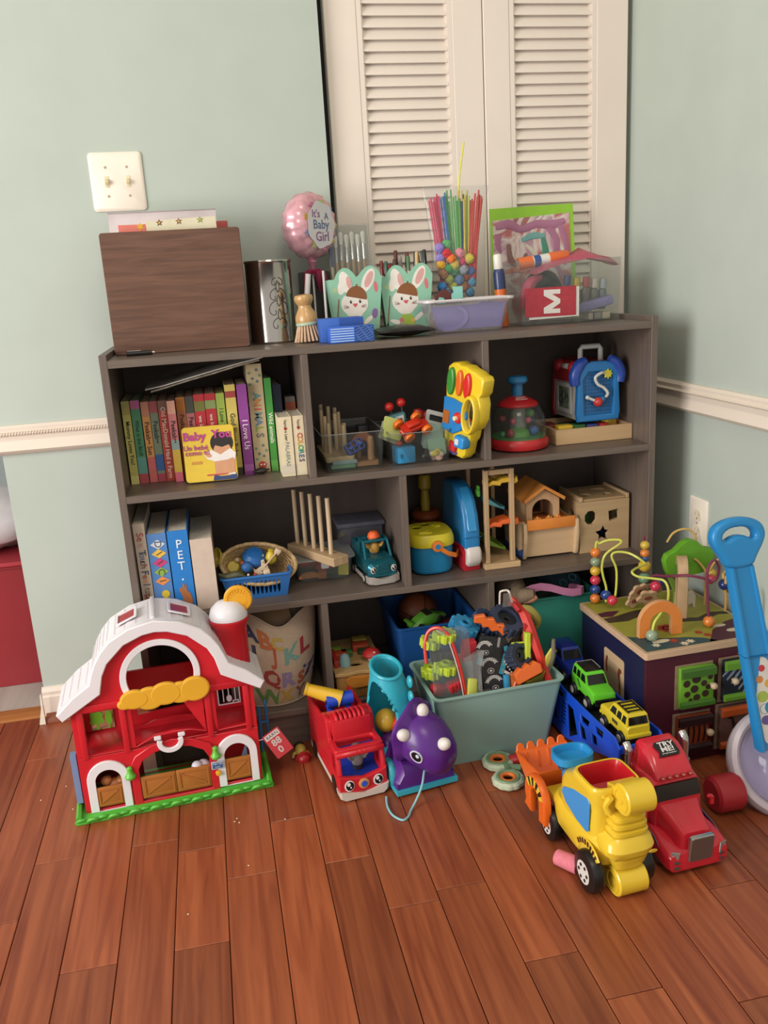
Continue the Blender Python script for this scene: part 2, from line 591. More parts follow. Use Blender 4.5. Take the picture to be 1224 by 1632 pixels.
# light switch plate
t = thing('light_switch', 'white double toggle light switch plate on the pale green wall', 'light switch', (0.0566, YW, 1.2705))
MB().loft([ring3(rrect(0.1150, 0.1240, 0.008), -0.0002, 'XZ'), ring3(rrect(0.1150, 0.1240, 0.008), -0.003, 'XZ'), ring3(rrect(0.106, 0.115, 0.007), -0.0062, 'XZ')]).build('plate', plastic('#ece0d2'), t)
for sx in (-0.0225, 0.0235):
 MB().box(sx - 0.005, -0.0072, -0.012, sx + 0.005, -0.005, 0.012, 0.0008).m(1).at(sx, -0.006, 0.002, 0.55).box(-0.0042, -0.010, -0.004, 0.0042, 0.002, 0.004, 0.001).build('toggle', [plastic('#ded0ae'), plastic('#d9c79e')], t)
 for sz in (-0.0302, 0.0302):
  MB().cyl((sx, -0.0055, sz), (sx, -0.0072, sz), 0.0032, 0.0026, 10).build('screw', mat('#b9a48e', 0.4, 0.4), t)
# outlet on the right wall
t = thing('wall_outlet', 'white duplex power outlet plate on the right wall', 'outlet', (XR, -0.010, 0.4245), -math.pi / 2)
MB().loft([ring3(rrect(0.076, 0.122, 0.006), -0.0002, 'XZ'), ring3(rrect(0.076, 0.122, 0.006), -0.003, 'XZ'), ring3(rrect(0.069, 0.115, 0.005), -0.0055, 'XZ')]).build('plate', plastic('#e8dfd0'), t)
for sz in (0.0195, -0.0195):
 r = MB().at(0, -0.0052, sz).plate(rrect(0.032, 0.027, 0.010), [rrect(0.0028, 0.009, 0.0005, 1, -0.007, 0.002), rrect(0.0028, 0.011, 0.0005, 1, 0.007, 0.002), circ(0.003, 8, 0, -0.008)], 0.0022).build('receptacle', plastic('#e2d6c0'), t)
 MB().at(0, -0.0056, sz).plate(rrect(0.03, 0.025, 0.009), (), 0.0003).build('slot_recess', plastic('#4a3d28'), r)
MB().cyl((0, -0.005, 0), (0, -0.0068, 0), 0.0032, 0.0026, 10).build('screw', mat('#b9a48e', 0.4, 0.4), t)
# beyond the doorway: red tote with a white bag on top
t = thing('storage_tote', 'large red storage tote beyond the doorway on pale plank floor', 'storage box', (-0.62, 0.78, 0))
shell(0.72, 0.44, 0.80, 0.48, 0.345, 0.004, 0.03, 0.008).build('tub', plastic('#8f2c33', 0.4), t)
MB().at(0, 0, 0.349).plate(rrect(0.815, 0.50, 0.03), (), 0.012, 0.003, 1, 'Z').build('lid', plastic('#a5333c', 0.4), t)
b = MB()
rr = random.Random(3)
R = []
for i in range(9):
 a = i / 8
 rad = 0.20 * math.sin(math.pi * (0.12 + 0.80 * a)) ** 0.6
 R.append([((rad * 1.5 + rr.uniform(-.018, .018)) * math.cos(2 * math.pi * j / 22), (rad * 0.9 + rr.uniform(-.014, .014)) * math.sin(2 * math.pi * j / 22), 0.17 * a + rr.uniform(-.006, .006)) for j in range(22)])
b.loft(R)
o = b.build('plastic_bag', mat('#d9d3d6', 0.35, 0, 0.06, 25, 0.5), None, 1.2)
o.location = (-0.545, 0.72, 0.366)
tag(o, 'crumpled white plastic bag lying on the red tote', 'bag')
o = MB().cbox(0, 0, 0.01, 0.16, 0.10, 0.02, 0.008).build('folded_cloth', mat('#d9b7b7', 0.8, 0, 0.1, 50, 0.3))
o.location = (-0.60, 0.72, 0.54)
tag(o, 'folded pink cloth on top of the white plastic bag', 'cloth')
# crumbs on the floor
for x, y, w_ in ((-.192, -.02, 'upper one left of the barn'), (0.168, -.247, 'topmost of three before the barn'), (0.163, -.256, 'middle of three before the barn'), (0.172, -.262, 'lowest of three before the barn'), (0.262, -.277, 'between barn and fire truck'), (-.238, -.06, 'far left by the doorway'), (0.183, -.40, 'alone below the barn'), (-.165, -.115, 'close to the left corner of the barn'), (1.02, -.75, 'in the lower right of the floor'), (0.075, -.50, 'alone in the lower left of the floor')):
 o = MB().ball((0, 0, 0.0012), (0.0018, 0.0014, 0.0012), 6, 4).build('crumb', paper('#d8cdb6'))
 o.location = (x, y, 0)
 tag(o, 'tiny pale crumb on the plank floor, ' + w_, 'crumb', 'crumbs scattered on the floor')
# ================================================================ BOOKCASE
BW, BH, BD, TH = 1.1988, 0.9144, 0.30, 0.0152
ZT, Z1, Z2, Z3 = 0.9026, 0.6254, 0.3528, 0.0922
def laminate(axis):
 return wood('#6c5f56', axis, 0.42, 0.74, 1.6)
LX, LZ = laminate(0), laminate(2)
bc = thing('bookcase', 'low wide dark grey brown bookcase filled with toys and books', 'bookcase', (0, 0, 0))
for x in (0, BW - TH):
 MB().box(x, 0, 0, x + TH, BD, BH, 0.0008, 1).build('side_panel', LZ, bc)
MB().box(TH, 0.0, ZT - TH, BW - TH, BD, ZT, 0.0008, 1).build('top_board', LX, bc)
for z in (Z1, Z2, Z3):
 MB().box(TH, 0.0, z - TH, BW - TH, BD, z, 0.0008, 1).build('shelf', LX, bc)
for z0, z1, xs in ((Z1, ZT - TH, (0.3973, 0.7882)), (Z2, Z1 - TH, (0.5923,)), (Z3, Z2 - TH, (0.3978, 0.7871))):
 for x in xs:
  MB().box(x, 0.0005, z0, x + TH, BD - 0.004, z1, 0.0008, 1).build('divider', LZ, bc)
MB().box(TH, 0.012, 0, BW - TH, 0.026, Z3 - TH).build('kick_board', LX, bc)
MB().box(TH, BD - 0.004, 0.05, BW - TH, BD - 0.0005, ZT - TH).build('back_panel', mat('#574b45', 0.7), bc)
# things stand a hair above the boards
ZT, Z1, Z2, Z3 = [z + 0.0005 for z in (ZT, Z1, Z2, Z3)]
# ================================================================ ON TOP OF THE BOOKCASE
ORD = ['first', 'second', 'third', 'fourth', 'fifth', 'sixth', 'seventh', 'eighth', 'ninth', 'tenth', 'eleventh', 'twelfth']
def decal(mb, outline, layer, holes=(), dx=0, dz=0, rot=0):
 """flat print in the XZ plane, facing -y; layer counts up from the surface"""
 mb.at(dx, -0.0003 * layer, dz, 0, rot, 0).plate(outline, holes, 0.0003)
 return mb
def ell(rx, rz, cx=0, cz=0, n=20, a0=0, a1=360):
 k = n if a1 - a0 >= 360 else n + 1
 return [(cx + rx * math.cos(math.radians(a0 + (a1 - a0) * i / n)), cz + rz * math.sin(math.radians(a0 + (a1 - a0) * i / n))) for i in range(k)]
# wooden veneer box with papers
t = thing('wooden_box', 'brown wood grain file box with open top at left end of the bookcase top', 'box', (0.162, 0.13, ZT))
wm = wood('#6e4c3b', 0, 0.45, 0.60, 2.0)
w, h, d = 0.285, 0.248, 0.155
MB().plate(rrect(w, h, 0.006, 3, 0, h / 2), (), 0.008, 0.0012, 1).build('front_panel', wm, t).location = (0, 0.008, 0)
MB().plate(rrect(w, h, 0.006, 3, 0, h / 2), (), 0.008).build('rear_panel', wm, t).location = (0, d, 0)
for x in (-w / 2 + 0.0005, w / 2 - 0.0085):
 MB().box(x, 0.008, 0.002, x + 0.008, d - 0.008, h - 0.004).build('side_panel', wm, t)
MB().box(-w / 2 + 0.0085, 0.0082, 0.002, w / 2 - 0.0085, d - 0.0082, 0.010).build('bottom_panel', wm, t)
def sheet(name, x0, x1, z0, z1, y, h, label, cat, th=0.003, tilt=0.0, loc=(0.162, 0.13, ZT)):
 o = MB().plate([(x0, z0), (x1, z0), (x1, z1), (x0, z1)], (), th, 0.0004).build(name, h if not isinstance(h, str) else paper(h))
 o.location = (loc[0], loc[1] + y, loc[2])
 o.rotation_euler = (0, tilt, 0)
 return tag(o, label, cat)
o = MB()
rr = random.Random(5)
o.loft([[( -.128 + .0285 * i, .095 + .005 * j * (1 if i % 2 else .6), z) for i in range(9)] + [(.100 - .0285 * i, .120 + .004 * j, z) for i in range(9)] for j, z in ((0, .014), (0, .20), (1, .262), (2, .281), (1, .2915), (0, .294))])
o = o.build('white_packet', mat('#d6cccc', 0.4, 0, 0.05, 30, 0.4))
o.location = (0.162, 0.13, ZT)
tag(o, 'white plastic packet standing tallest in the wooden box', 'packet')
sheet('coral_booklet', -.105, -.015, .014, .2645, .045, '#d9776a', 'coral pink booklet with yellow flower sticking out of the wooden box', 'booklet')
o = MB().m(1).at(-.060, -.0032, .260).plate(star(.009, .004, 6), (), .0005).at().build('flower', [paper('#7a4a35'), paper('#d8a634')], bpy.data.objects['coral_booklet'])
sheet('floral_booklet', -.040, .105, .014, .2705, .034, '#d5cdb0', 'cream booklet with small brown and green flowers in the wooden box', 'booklet', 0.004, -.03)
for i, (x, c) in enumerate(((-.012, '#5a4038'), (.028, '#6a4a3c'), (.072, '#7d9a58'))):
 mb = decal(MB(), star(.0075, .003, 5), 15, dx=x, dz=.2655)
 decal(mb.m(1), circ(.0022, 8), 16, dx=x, dz=.2655)
 mb.build('flower', [paper(c), paper('#d9a050')], bpy.data.objects['floral_booklet'])
sheet('red_booklet', .075, .122, .014, .265, .060, '#b5544e', 'red edged booklet at the right end of the papers in the wooden box', 'booklet', 0.005)
# pen lying on the bookcase lip
t = thing('black_pen', 'black pen with silver clip lying before the wooden box', 'pen', (0.073, 0.085, ZT + 0.0052), (0, math.radians(0), 0.03))
MB().cyl((-.026, 0, 0), (.026, 0, 0), 0.0050, 0.0050, 12).build('barrel', plastic('#1c1a1a'), t)
MB().box(-.024, -.001, .0045, .004, .001, .0062, .0004).cyl((.026, 0, 0), (.031, 0, 0), .0035, .003, 10).build('clip', mat('#a8a29c', 0.3, 0.9), t)
# metal canister with damask print
t = thing('metal_canister', 'tall shiny steel canister with black damask ornament beside the wooden box', 'canister', (0.3625, 0.205, ZT))
MB().lathe([(0.050, 0), (0.0515, 0.004), (0.0505, 0.008), (0.0505, 0.172), (0.0525, 0.1755), (0.0515, 0.1785), (0.0488, 0.177), (0.0488, 0.008), (0.0, 0.0075)], 48).build('body', mat('#b8b2aa', 0.16, 1.0, 0.02, 8), t)
mb = MB()
def onr(u, z, r=0.0509):
 a = math.radians(-74) + u / r
 return (r * math.cos(a), r * math.sin(a), z)
for sgn in (-1, 1):
 for k, (z0, s) in enumerate(((.078, 1.4), (.108, 1.1), (.046, 1.0), (.136, .7))):
  pts = []
  for i in range(15):
   a = i / 14 * 4.6
   rad = .015 * s * (1 - i / 18)
   pts.append(onr(sgn * (.003 + rad * math.sin(a) + .008 * s * i / 14), z0 + rad * math.cos(a) - .006))
  mb.tube(pts, 0.0009, 5, 1)
for i in range(3):
 mb.tube([onr(0, .05 + i * .03), onr(.004, .06 + i * .03), onr(0, .074 + i * .03), onr(-.004, .06 + i * .03)], .001, 5, 3, True)
mb.build('ornament', plastic('#2a2624', 0.4), t)
# foil balloon
t = thing('foil_balloon', 'pink round foil baby balloon on white stick before the green wall', 'balloon', (0.470, 0.262, ZT))
R = 0.0735
YB = math.radians(40)
fm = mat('#dba5b0', 0.25, 0.35, 0.2, 45)
mb = MB().at(0, 0, .250, math.pi / 2, 0, YB)
n = 48
rings = []
for r, z in ((1.0, 0), (.97, .012), (.90, .022), (.78, .030), (.55, .0345), (.2, .0355)):
 rings.append([((R * r * (1 + (.022 * math.cos(16 * 2 * math.pi * i / n) if r > .8 else 0))) * math.cos(2 * math.pi * i / n), (R * r * (1 + (.022 * math.cos(16 * 2 * math.pi * i / n) if r > .8 else 0))) * math.sin(2 * math.pi * i / n), z + (.002 * math.cos(16 * 2 * math.pi * i / n) if .7 < r < .97 else 0)) for i in range(n)])
mb.loft(rings)
mb.loft([[(x, y, -z) for x, y, z in rg] for rg in rings])
mb.build('foil', fm, t, 0.9)
pr = MB()
B0 = Matrix.Translation((0, 0, .250)) @ Euler((0, 0, YB)).to_matrix().to_4x4() @ Matrix.Translation((0, -0.0362, 0))
def bput(mb, fn, x, z, ry=0, y=0):
 mb.M = B0 @ Matrix.Translation((x, y, z)) @ Euler((0, ry, 0)).to_matrix().to_4x4()
 fn(mb)
bput(pr.m(0), lambda m: m.plate([(x * (1 + .05 * math.cos(7 * math.atan2(z, x))), z * (1 + .05 * math.cos(7 * math.atan2(z, x)))) for x, z in ell(.044, .050, 0, 0, 42)], (), .0006), 0, 0)
for i in range(9):
 a = 2 * math.pi * i / 9
 bput(pr.m(1 + i % 4), lambda m: m.plate(star(.0095, .005, 5), (), .0005), .047 * math.cos(a), .049 * math.sin(a), a, .0022)
pr.build('white_panel', [mat('#d8d6da', .3, .2), mat('#d7b24e', .3, .2), mat('#8f9fc8', .3, .2), mat('#b8c46a', .3, .2), mat('#cf7f9e', .3, .2)], t)
pr = MB()
for s, x, z, h, c in (("It's", -.016, .023, .017, 0), ("A", .018, .018, .015, 1), ("Baby", -.001, .000, .020, 1), ("Girl", .001, -.026, .021, 0)):
 pr.m(c)
 bput(pr, lambda m: m.text(s, h, .0004, bold=.02), x, z, 0, -.0006)
pr.build('lettering', [mat('#8a5a86', .4), mat('#5d6c8c', .4)], t)
MB().lathe([(0.004, .150), (.006, .160), (.012, .172), (.007, .186), (.010, .192)], 14, (0, .002, 0)).build('neck', mat('#c98a9c', 0.25, 0.4, 0.15, 60), t)
MB().cyl((0.0, .004, 0.001), (0.0, .004, .19), 0.0024, 0.0024, 8).build('stick', plastic('#e2dcd8'), t)
mb = MB()
for dx, a in ((-.020, .4), (.012, -.3), (.026, -.7)):
 mb.tube([(0, -.002, .150), (dx * .7, -.008, .146), (dx, -.008, .125), (dx * 1.1, -.006, .104)], [.006, .008, .006, .003], 6, 3)
mb.build('ribbon', mat('#8e2847', 0.3, 0.2), t)
# white wrapped sticks by the balloon neck
for i, (x, z0, z1, r, lab) in enumerate(((0.4455, .100, .145, .0065, 'thick white wrapped tube beside the balloon ribbon'), (0.486, .003, .150, .0030, 'thin white plastic stick right of the balloon ribbon'))):
 o = MB().cyl((0, 0, z0), (.006 * (1 - i), 0, z1), r, r, 12).build('white_stick', plastic('#cfc8c6'))
 o.location = (x, 0.205, ZT)
 tag(o, lab, 'stick')
o = MB().box(-.010, 0, 0, .010, .0015, .040).build('small_card', paper('#8c8680'))
o.location = (0.482, 0.20, ZT)
tag(o, 'small grey card standing behind the wooden dish brush', 'card')
o = MB().plate(rrect(.075, .15, .004, 2, 0, .075), (), .004).build('black_folder', plastic('#3b3836', .5))
o.location = (0.475, 0.288, ZT)
tag(o, 'dark grey folder standing behind the balloon stick', 'folder')
# wooden dish brush
t = thing('dish_brush', 'round wooden dish brush with pale green ring standing on its bristles', 'brush', (0.434, 0.125, ZT), (0, math.radians(-4), 0))
MB().lathe([(.0235, .043), (.0245, .048), (.0235, .056), (.019, .066), (.0145, .074), (.0142, .079), (.018, .085), (.0205, .091), (.0205, .096), (.0185, .1005), (.012, .1025), (.0, .103)], 28).build('handle', wood('#c59a62', 2, 0.3, .82, 1.4, .4), t)
MB().lathe([(.0225, .0365), (.0245, .038), (.0248, .042), (.0235, .0435)], 28).build('ring', plastic('#a9bda6'), t)
mb = MB()
for r, n in ((.021, 22), (.014, 14), (.007, 7)):
 for i in range(n):
  a = 2 * math.pi * i / n + r
  mb.cyl((r * .95 * math.cos(a), r * .95 * math.sin(a), .0375), (r * 1.5 * math.cos(a), r * 1.5 * math.sin(a), .003), .0021, .0025, 6)
q = mb.build('bristles', mat('#c9a98a', 0.7, 0, .15, 80), t)
q['kind'] = 'stuff'
# paint brush pack
t = thing('paintbrush_pack', 'clear packet of white bristled paint brushes standing behind the bunny cup', 'paint brushes', (0.561, 0.262, ZT + .002), (math.radians(-4), 0, 0))
MB().plate(rrect(.094, .248, .003, 2, 0, .124), (), .0006).build('backing_sheet', clear('#e6e6e0', .15, .10), t).location = (0, .010, 0)
MB().at(0, 0, .124).plate(rrect(.096, .250, .004, 2), (), .0005).build('clear_cover', clear('#f2f4f4', .12, .03), t).location = (0, -.010, 0)
MB().box(-.0475, -.0095, .0, -.0415, .008, .246, .001).m(1).box(-.0478, -.0100, .155, -.0412, -.009, .20).build('side_strip', [paper('#d3b98f'), paper('#5a73b4')], t)
for i in range(6):
 x = -.032 + .0132 * i
 zb = .165 + (i % 2) * .006
 br = MB().cyl((x, 0, .03), (x, 0, zb), .0030, .0042, 10).build('brush', wood('#b8946a', 2, .5), t)
 MB().cyl((x, 0, zb), (x, 0, zb + .034), .0042, .0036, 10).build('ferrule', mat('#c2beb8', .25, .9), br)
 MB().cyl((x, 0, zb + .034), (x, 0, zb + .055), .0040, .0058, 10).ball((x, 0, zb + .055), (.0058, .0045, .008), 10, 6).build('bristle_head', mat('#e3ddd2', .8), br)
# bunny cups
def bunny_cup(x, y, label, rz=0.0):
 t = thing('bunny_cup', label, 'paper cup', (x, y, ZT), rz)
 gm = paper('#8dbfa6')
 mb = MB()
 lo, hi, H = .049, .061, .128
 k = .040 / .049
 A = [(-lo, 0), (lo, 0)]
 mb.loft([[(-lo, 0, .001), (lo, 0, .001), (lo * .95, .045, .001), (-lo * .95, .045, .001)], [(-hi, -.006, H), (hi, -.006, H), (hi * .97, .058, H), (-hi * .97, .058, H)], [(-hi + .001, -.005, H), (hi - .001, -.005, H), (hi * .97 - .001, .057, H), (-hi * .97 + .001, .057, H)], [(-lo + .001, .001, .003), (lo - .001, .001, .003), (lo * .95 - .001, .044, .003), (-lo * .95 + .001, .044, .003)]])
 mb.build('cup', gm, t)
 F = Matrix.Translation((0, -.0004, .001)) @ Euler((math.atan2(.006, .127), 0, 0)).to_matrix().to_4x4()
 fr = bpy.data.objects.new('front_panel', None)
 out = [(-lo, 0), (lo, 0), (hi, .128)]
 out += [(.0605 + (-.0555) * i / 12, .128 + .026 * math.sin(math.pi * (i / 12) ** .9) ** .8) for i in range(1, 12)]
 out += [(.003, .131)]
 out += [(.001 + (-.047) * i / 12, .131 + .021 * math.sin(math.pi * i / 12) ** .7) for i in range(1, 12)]
 out += [(-.047, .128), (-hi, .128)]
 mb = MB()
 mb.M = F
 mb.plate(out, (), .0012)
 fp = mb.build('front_panel', gm, t)
 mb = MB()
 def dd(c, outl, layer, dx=0, dz=0, rot=0):
  mb.m(c)
  mb.M = F @ Matrix.Translation((dx, -.0012 - .0003 * layer, dz)) @ Euler((0, rot, 0)).to_matrix().to_4x4()
  mb.plate(outl, (), .0003)
 dd(0, ell(.0125, .024), 0, -.023, .121, -.25)
 dd(0, ell(.009, .018), -.5, -.031, .112, .25)
 dd(0, ell(.0125, .027), 0, .029, .123, .45)
 dd(1, ell(.006, .015), 1, -.014, .119, -.2)
 dd(1, ell(.0075, .019), 1, .031, .125, .45)
 dd(0, ell(.031, .0265), 1, -.004, .073)
 dd(0, ell(.022, .018), 0, -.004, .060)
 dd(4, ell(.024, .026, 0, 0, 14, 0, 180), 2, 0.000, .086, .22)
 dd(4, rrect(.003, .006, .001), 2, .002, .113, .2)
 for sx in (-.0125, .0085):
  dd(3, ell(.0025, .0038), 3, sx, .078)
  dd(0, ell(.0008, .001), 4, sx + .001, .0795)
  dd(1, ell(.004, .0022), 2, sx * 1.6, .0665)
 dd(2, [(-.006, .003), (.006, .003), (.003, -.003), (0, -.005), (-.003, -.003)], 3, -.003, .071)
 for sx, a in ((-1, .25), (-1, .05), (-1, -.15), (1, -.25), (1, -.05), (1, .15)):
  dd(3, rrect(.010, .0007, .0003, 1), 3, -.003 + sx * .021, .067 - .012 * sx * a, a)
 dd(5, [(-.022, 0), (.020, 0), (.014, .034), (.006, .040), (-.008, .040), (-.016, .034)], 1, -.001, .003)
 for px_, pz_ in ((-.014, .030), (.012, .028), (-.002, .012)):
  dd(6 if px_ < 0 else 7, circ(.005, 10), 2, px_, pz_)
 dd(0, ell(.016, .005), 1, -.026, .026, .3)
 dd(0, ell(.014, .005), 1, .026, .036, -.7)
 dd(4, rrect(.0022, .062, .001, 2), 2, -.043, .055, .12)
 dd(3, ell(.0022, .006), 2, -.047, .020, .12)
 dd(6, ell(.0045, .012), 0, .046, .108, -.1)
 dd(8, ell(.0065, .011), 2, .041, .050, .15)
 dd(9, star(.008, .003, 5), 0, -.046, .105)
 mb.build('print', [paper('#e6dfd6'), paper('#d3a29c'), paper('#cf5f68'), paper('#2b2a2a'), paper('#85532f'), paper('#9fb848'), paper('#cf6f78'), paper('#d9b25a'), paper('#84649a'), paper('#b9c28a')], fp)
 return t
bunny_cup(0.5505, 0.172, 'mint bunny cup with a beret print, behind the striped blue box')
bunny_cup(0.671, 0.185, 'mint bunny cup with a beret print, between black pouch and pens', -.05)
# pens and markers behind the cups
PENS = [(0.640, 0.281, '#7c2f2c', .150), (0.648, 0.266, '#37584a', .148), (0.655, 0.278, '#b23a35', .140), (0.662, 0.256, '#4a2f28', .152), (0.672, 0.281, '#5a2620', .172), (0.685, 0.271, '#8f8a84', .158), (0.693, 0.284, '#6b2c28', .166), (0.702, 0.271, '#4f7a55', .158), (0.710, 0.278, '#20201f', .165), (0.720, 0.271, '#c9b17a', .166), (0.728, 0.278, '#a84f3a', .160), (0.736, 0.274, '#2c4034', .168), (0.742, 0.261, '#1e2322', .170)]
for i, (x, y, c, h) in enumerate(PENS):
 t = thing('marker_pen', '', 'marker', (x, y, ZT), (rnd.uniform(-.05, .02), rnd.uniform(-.03, .06), 0), 'markers standing in the right bunny cup')
 nm = {'#3a3a38': 'charcoal', '#7c2f2c': 'dark red', '#37584a': 'deep green', '#b23a35': 'bright red', '#4a2f28': 'dark brown', '#5a2620': 'tall maroon', '#8f8a84': 'grey', '#6b2c28': 'maroon', '#4f7a55': 'mid green', '#20201f': 'black', '#c9b17a': 'tan', '#a84f3a': 'rust red', '#2c4034': 'blackish green', '#1e2322': 'rightmost black'}[c]
 t['label'] = nm + ' marker among pens standing behind the right bunny cup'
 h += .016
 MB().cyl((0, 0, 0), (0, 0, h - .03), .0042, .0042, 10).build('barrel', plastic('#d0c8bc'), t)
 MB().lathe([(.0048, h - .034), (.0048, h - .004), (.003, h), (0, h)], 10).build('cap', plastic(c), t)
# blue boxes
t = thing('blue_carton', 'plain blue carton behind the striped blue box on the bookcase edge', 'box', (0.4985, 0.062, ZT), .03)
MB().box(-.046, 0, 0, .046, .05, .0495, .001).build('body', paper('#3563b8'), t)
MB().box(-.006, -.0008, .034, .0465, 0, .0490).build('flap', paper('#2a4f9c'), t)
t = thing('striped_blue_box', 'small blue box with pale stripes and wavy lines on the front edge', 'box', (0.512, 0.018, ZT), .04)
MB().box(-.047, 0, 0, .047, .036, .0335, .0008).build('body', paper('#2f62c4'), t)
mb = MB()
for i in range(6):
 decal(mb.m(0), rrect(.050, .0022, .0004, 1), 1, dx=-.0215, dz=.004 + .005 * i)
mb.m(1)
decal(mb, rrect(.040, .0325, .0004, 1), 1, dx=.0262, dz=.0168)
mb.build('stripes', [paper('#a9c4ee'), paper('#1d4491')], t)
mb = MB()
for k in range(7):
 mb.at(.0262, -.0007, .0168).tube([(-.0185 + .037 * i / 10, 0, -.0135 + .0045 * k + .0022 * math.sin(i * 1.3 + k * 1.1)) for i in range(11)], .0004, 4, 2)
mb.build('wavy_lines', paper('#7fa3dc'), t)
# black pouch
rr = random.Random(11)
mb = MB()
R = []
for i in range(13):
 u = i / 12
 hh = .0125 * math.sin(math.pi * min(.98, max(.06, u))) ** .5
 R.append([(-.06 + .125 * u, .052 * math.cos(a) * (1 - .15 * u) + rr.uniform(-.002, .002), .0125 + hh * math.sin(a) + rr.uniform(-.0008, .0008)) for a in [2 * math.pi * j / 14 for j in range(14)]])
mb.loft(R)
o = mb.build('black_pouch', mat('#171515', .35, 0, .1, 60, .4), None, .9)
o.location = (0.632, 0.085, ZT + .001)
tag(o, 'flat black plastic pouch lying before the right bunny cup', 'pouch')
# bag of pipe cleaners and pompoms
BX, BY = 0.806, 0.215
mb = MB()
R = []
for z, wd, dp in ((.002, .10, .035), (.02, .118, .045), (.10, .126, .046), (.18, .128, .036), (.25, .138, .026), (.295, .150, .020), (.318, .156, .024)):
 R.append([(wd / 2 * math.cos(a) * (1 + .03 * math.sin(5 * a + z * 40)), dp / 2 * math.sin(a) * (1 + .1 * math.sin(3 * a + z * 60)), z) for a in [2 * math.pi * j / 28 for j in range(28)]])
mb.loft(R, False)
o = mb.build('clear_bag', clear('#f6f6f6', .10, .04, .3), None, 1.2)
o.location = (BX, BY, ZT)
tag(o, 'tall clear plastic bag holding colourful pipe cleaners and pompoms', 'plastic bag')
PC = [('pink', '#d2506f', 7, -.066, -.040), ('blue', '#3f6fb4', 5, -.038, -.022), ('green', '#5fae62', 9, -.028, .012), ('yellow', '#d5c055', 5, .004, .022), ('navy', '#34507a', 2, .010, .018), ('lime', '#b6c45a', 4, .018, .032), ('red', '#c8453f', 10, .032, .064)]
for nm, c, n, x0, x1 in PC:
 for i in range(n):
  xt = x0 + (x1 - x0) * (i + .5) / n
  xb = xt * .62 + rnd.uniform(-.004, .004)
  yy = rnd.uniform(-.006, .006)
  zt = rnd.uniform(.285, .312)
  o = MB().tube([(xb, yy, .095), (xb * .6 + xt * .4, yy * 1.1, .18), (xt, yy * .8, zt)], .0021, 5, 3).build('pipe_cleaner', mat(c, .9, 0, .12, 300, .6))
  o.location = (BX, BY, ZT)
  tag(o, '%s %s pipe cleaner from the left in the clear craft bag' % (ORD[i], nm), 'pipe cleaner', 'pipe cleaners in the clear bag')
o = MB().tube([(.004, .004, .20), (.008, .003, .32), (.017, .0, .385), (.022, 0, .412)], .0020, 6, 4).build('pipe_cleaner', mat('#d9d65e', .9, 0, .1, 300, .6))
o.location = (BX, BY, ZT)
tag(o, 'long bright yellow pipe cleaner sticking far out of the clear bag', 'pipe cleaner', 'pipe cleaners in the clear bag')
POM = [('lilac', '#8d7cc0', -.046, .185), ('green', '#58b06a', -.028, .192), ('red', '#c4383f', -.030, .172), ('orange', '#dd7434', -.020, .160), ('pink', '#dc8a9c', .002, .172), ('lilac', '#8f80c4', -.045, .163), ('yellow', '#d9a638', -.044, .148), ('gold', '#c9b24a', -.012, .146), ('magenta', '#c23f68', .008, .152), ('yellow', '#c9bc4c', .024, .158), ('green', '#3d9a58', -.026, .138), ('brown', '#94705a', -.040, .126), ('forest green', '#3a7d50', -.010, .132), ('grey', '#8f93a0', .010, .134), ('blue', '#4c6ca8', .028, .130), ('olive', '#9aa348', -.026, .114), ('steel blue', '#51749c', -.002, .112), ('rust', '#8a4a34', .016, .116), ('blue', '#3e78b4', -.044, .098), ('olive', '#a5a840', -.014, .098), ('rust', '#91583c', .010, .094), ('turquoise', '#4f8fae', .030, .105), ('navy', '#3c5a92', -.030, .080), ('brown', '#7c5a48', -.008, .078), ('turquoise', '#3f7fa0', .024, .082), ('sky blue', '#4a93c2', -.044, .074)]
used = set()
for nm, c, x, z in POM:
 mb = MB()
 r = .0115
 rr = random.Random(int(z * 9999 + x * 777))
 mb.ball((0, 0, 0), r, 12, 8)
 mb.v = [v * (1 + rr.uniform(-.10, .10)) for v in mb.v]
 o = mb.build('pompom', mat(c, .95, 0, .18, 200, 1.0), None, 0)
 o.location = (BX + x, BY - .004 + rr.uniform(-.006, .004), ZT + z)
 lay = 'in the top layer' if z > .155 else 'in the upper middle' if z > .125 else 'in the lower middle' if z > .09 else 'at the bottom'
 lab = '%s pompom %s of the clear craft bag' % (nm, lay)
 if lab in used:
  lab = '%s pompom %s of the clear craft bag, the more rightward' % (nm, lay)
 used.add(lab)
 tag(o, lab, 'pompom', 'pompoms in the clear bag')
# clear tub with purple foam
t = thing('clear_tub', 'low clear plastic tub with white rim and purple foam inside', 'container', (0.789, 0.118, ZT + .0005))
shell(.160, .062, .196, .078, .066, .0014, .014, .006, 5).build('tub', clear('#f4f2f4', .08, .07, .25), t)
MB().plate(rrect(.208, .090, .016, 5), [rrect(.192, .074, .013, 5)], .006, .001, 1, 'Z').build('rim', mat('#d6d0d2', .3), t).location = (0, 0, .066)
mb = MB().plate([(-.072, .006), (.076, .006), (.086, .060), (.03, .062), (.02, .058), (-.084, .056)], (), .006)
o = mb.build('foam_sheet', mat('#7f79b8', .8, 0, .05, 50))
o.location = (0.789, 0.098, ZT + .001)
tag(o, 'flat purple foam sheet inside the low clear tub', 'foam sheet')
mb = MB()
R = []
for i in range(17):
 a = -1.9 + 2.9 * i / 16
 p = (-.042 + .034 * math.cos(a) * (1.25 if a > -.6 else 1.25), .031 + .026 * math.sin(a))
 R.append([(p[0] - .004 * math.cos(a), y, p[1] - .004 * math.sin(a)) for y in (0, .006)] + [(p[0] + .004 * math.cos(a), y, p[1] + .004 * math.sin(a)) for y in (.006, 0)])
mb.loft(R)
o = mb.build('foam_curl', mat('#8d86c6', .8, 0, .05, 50))
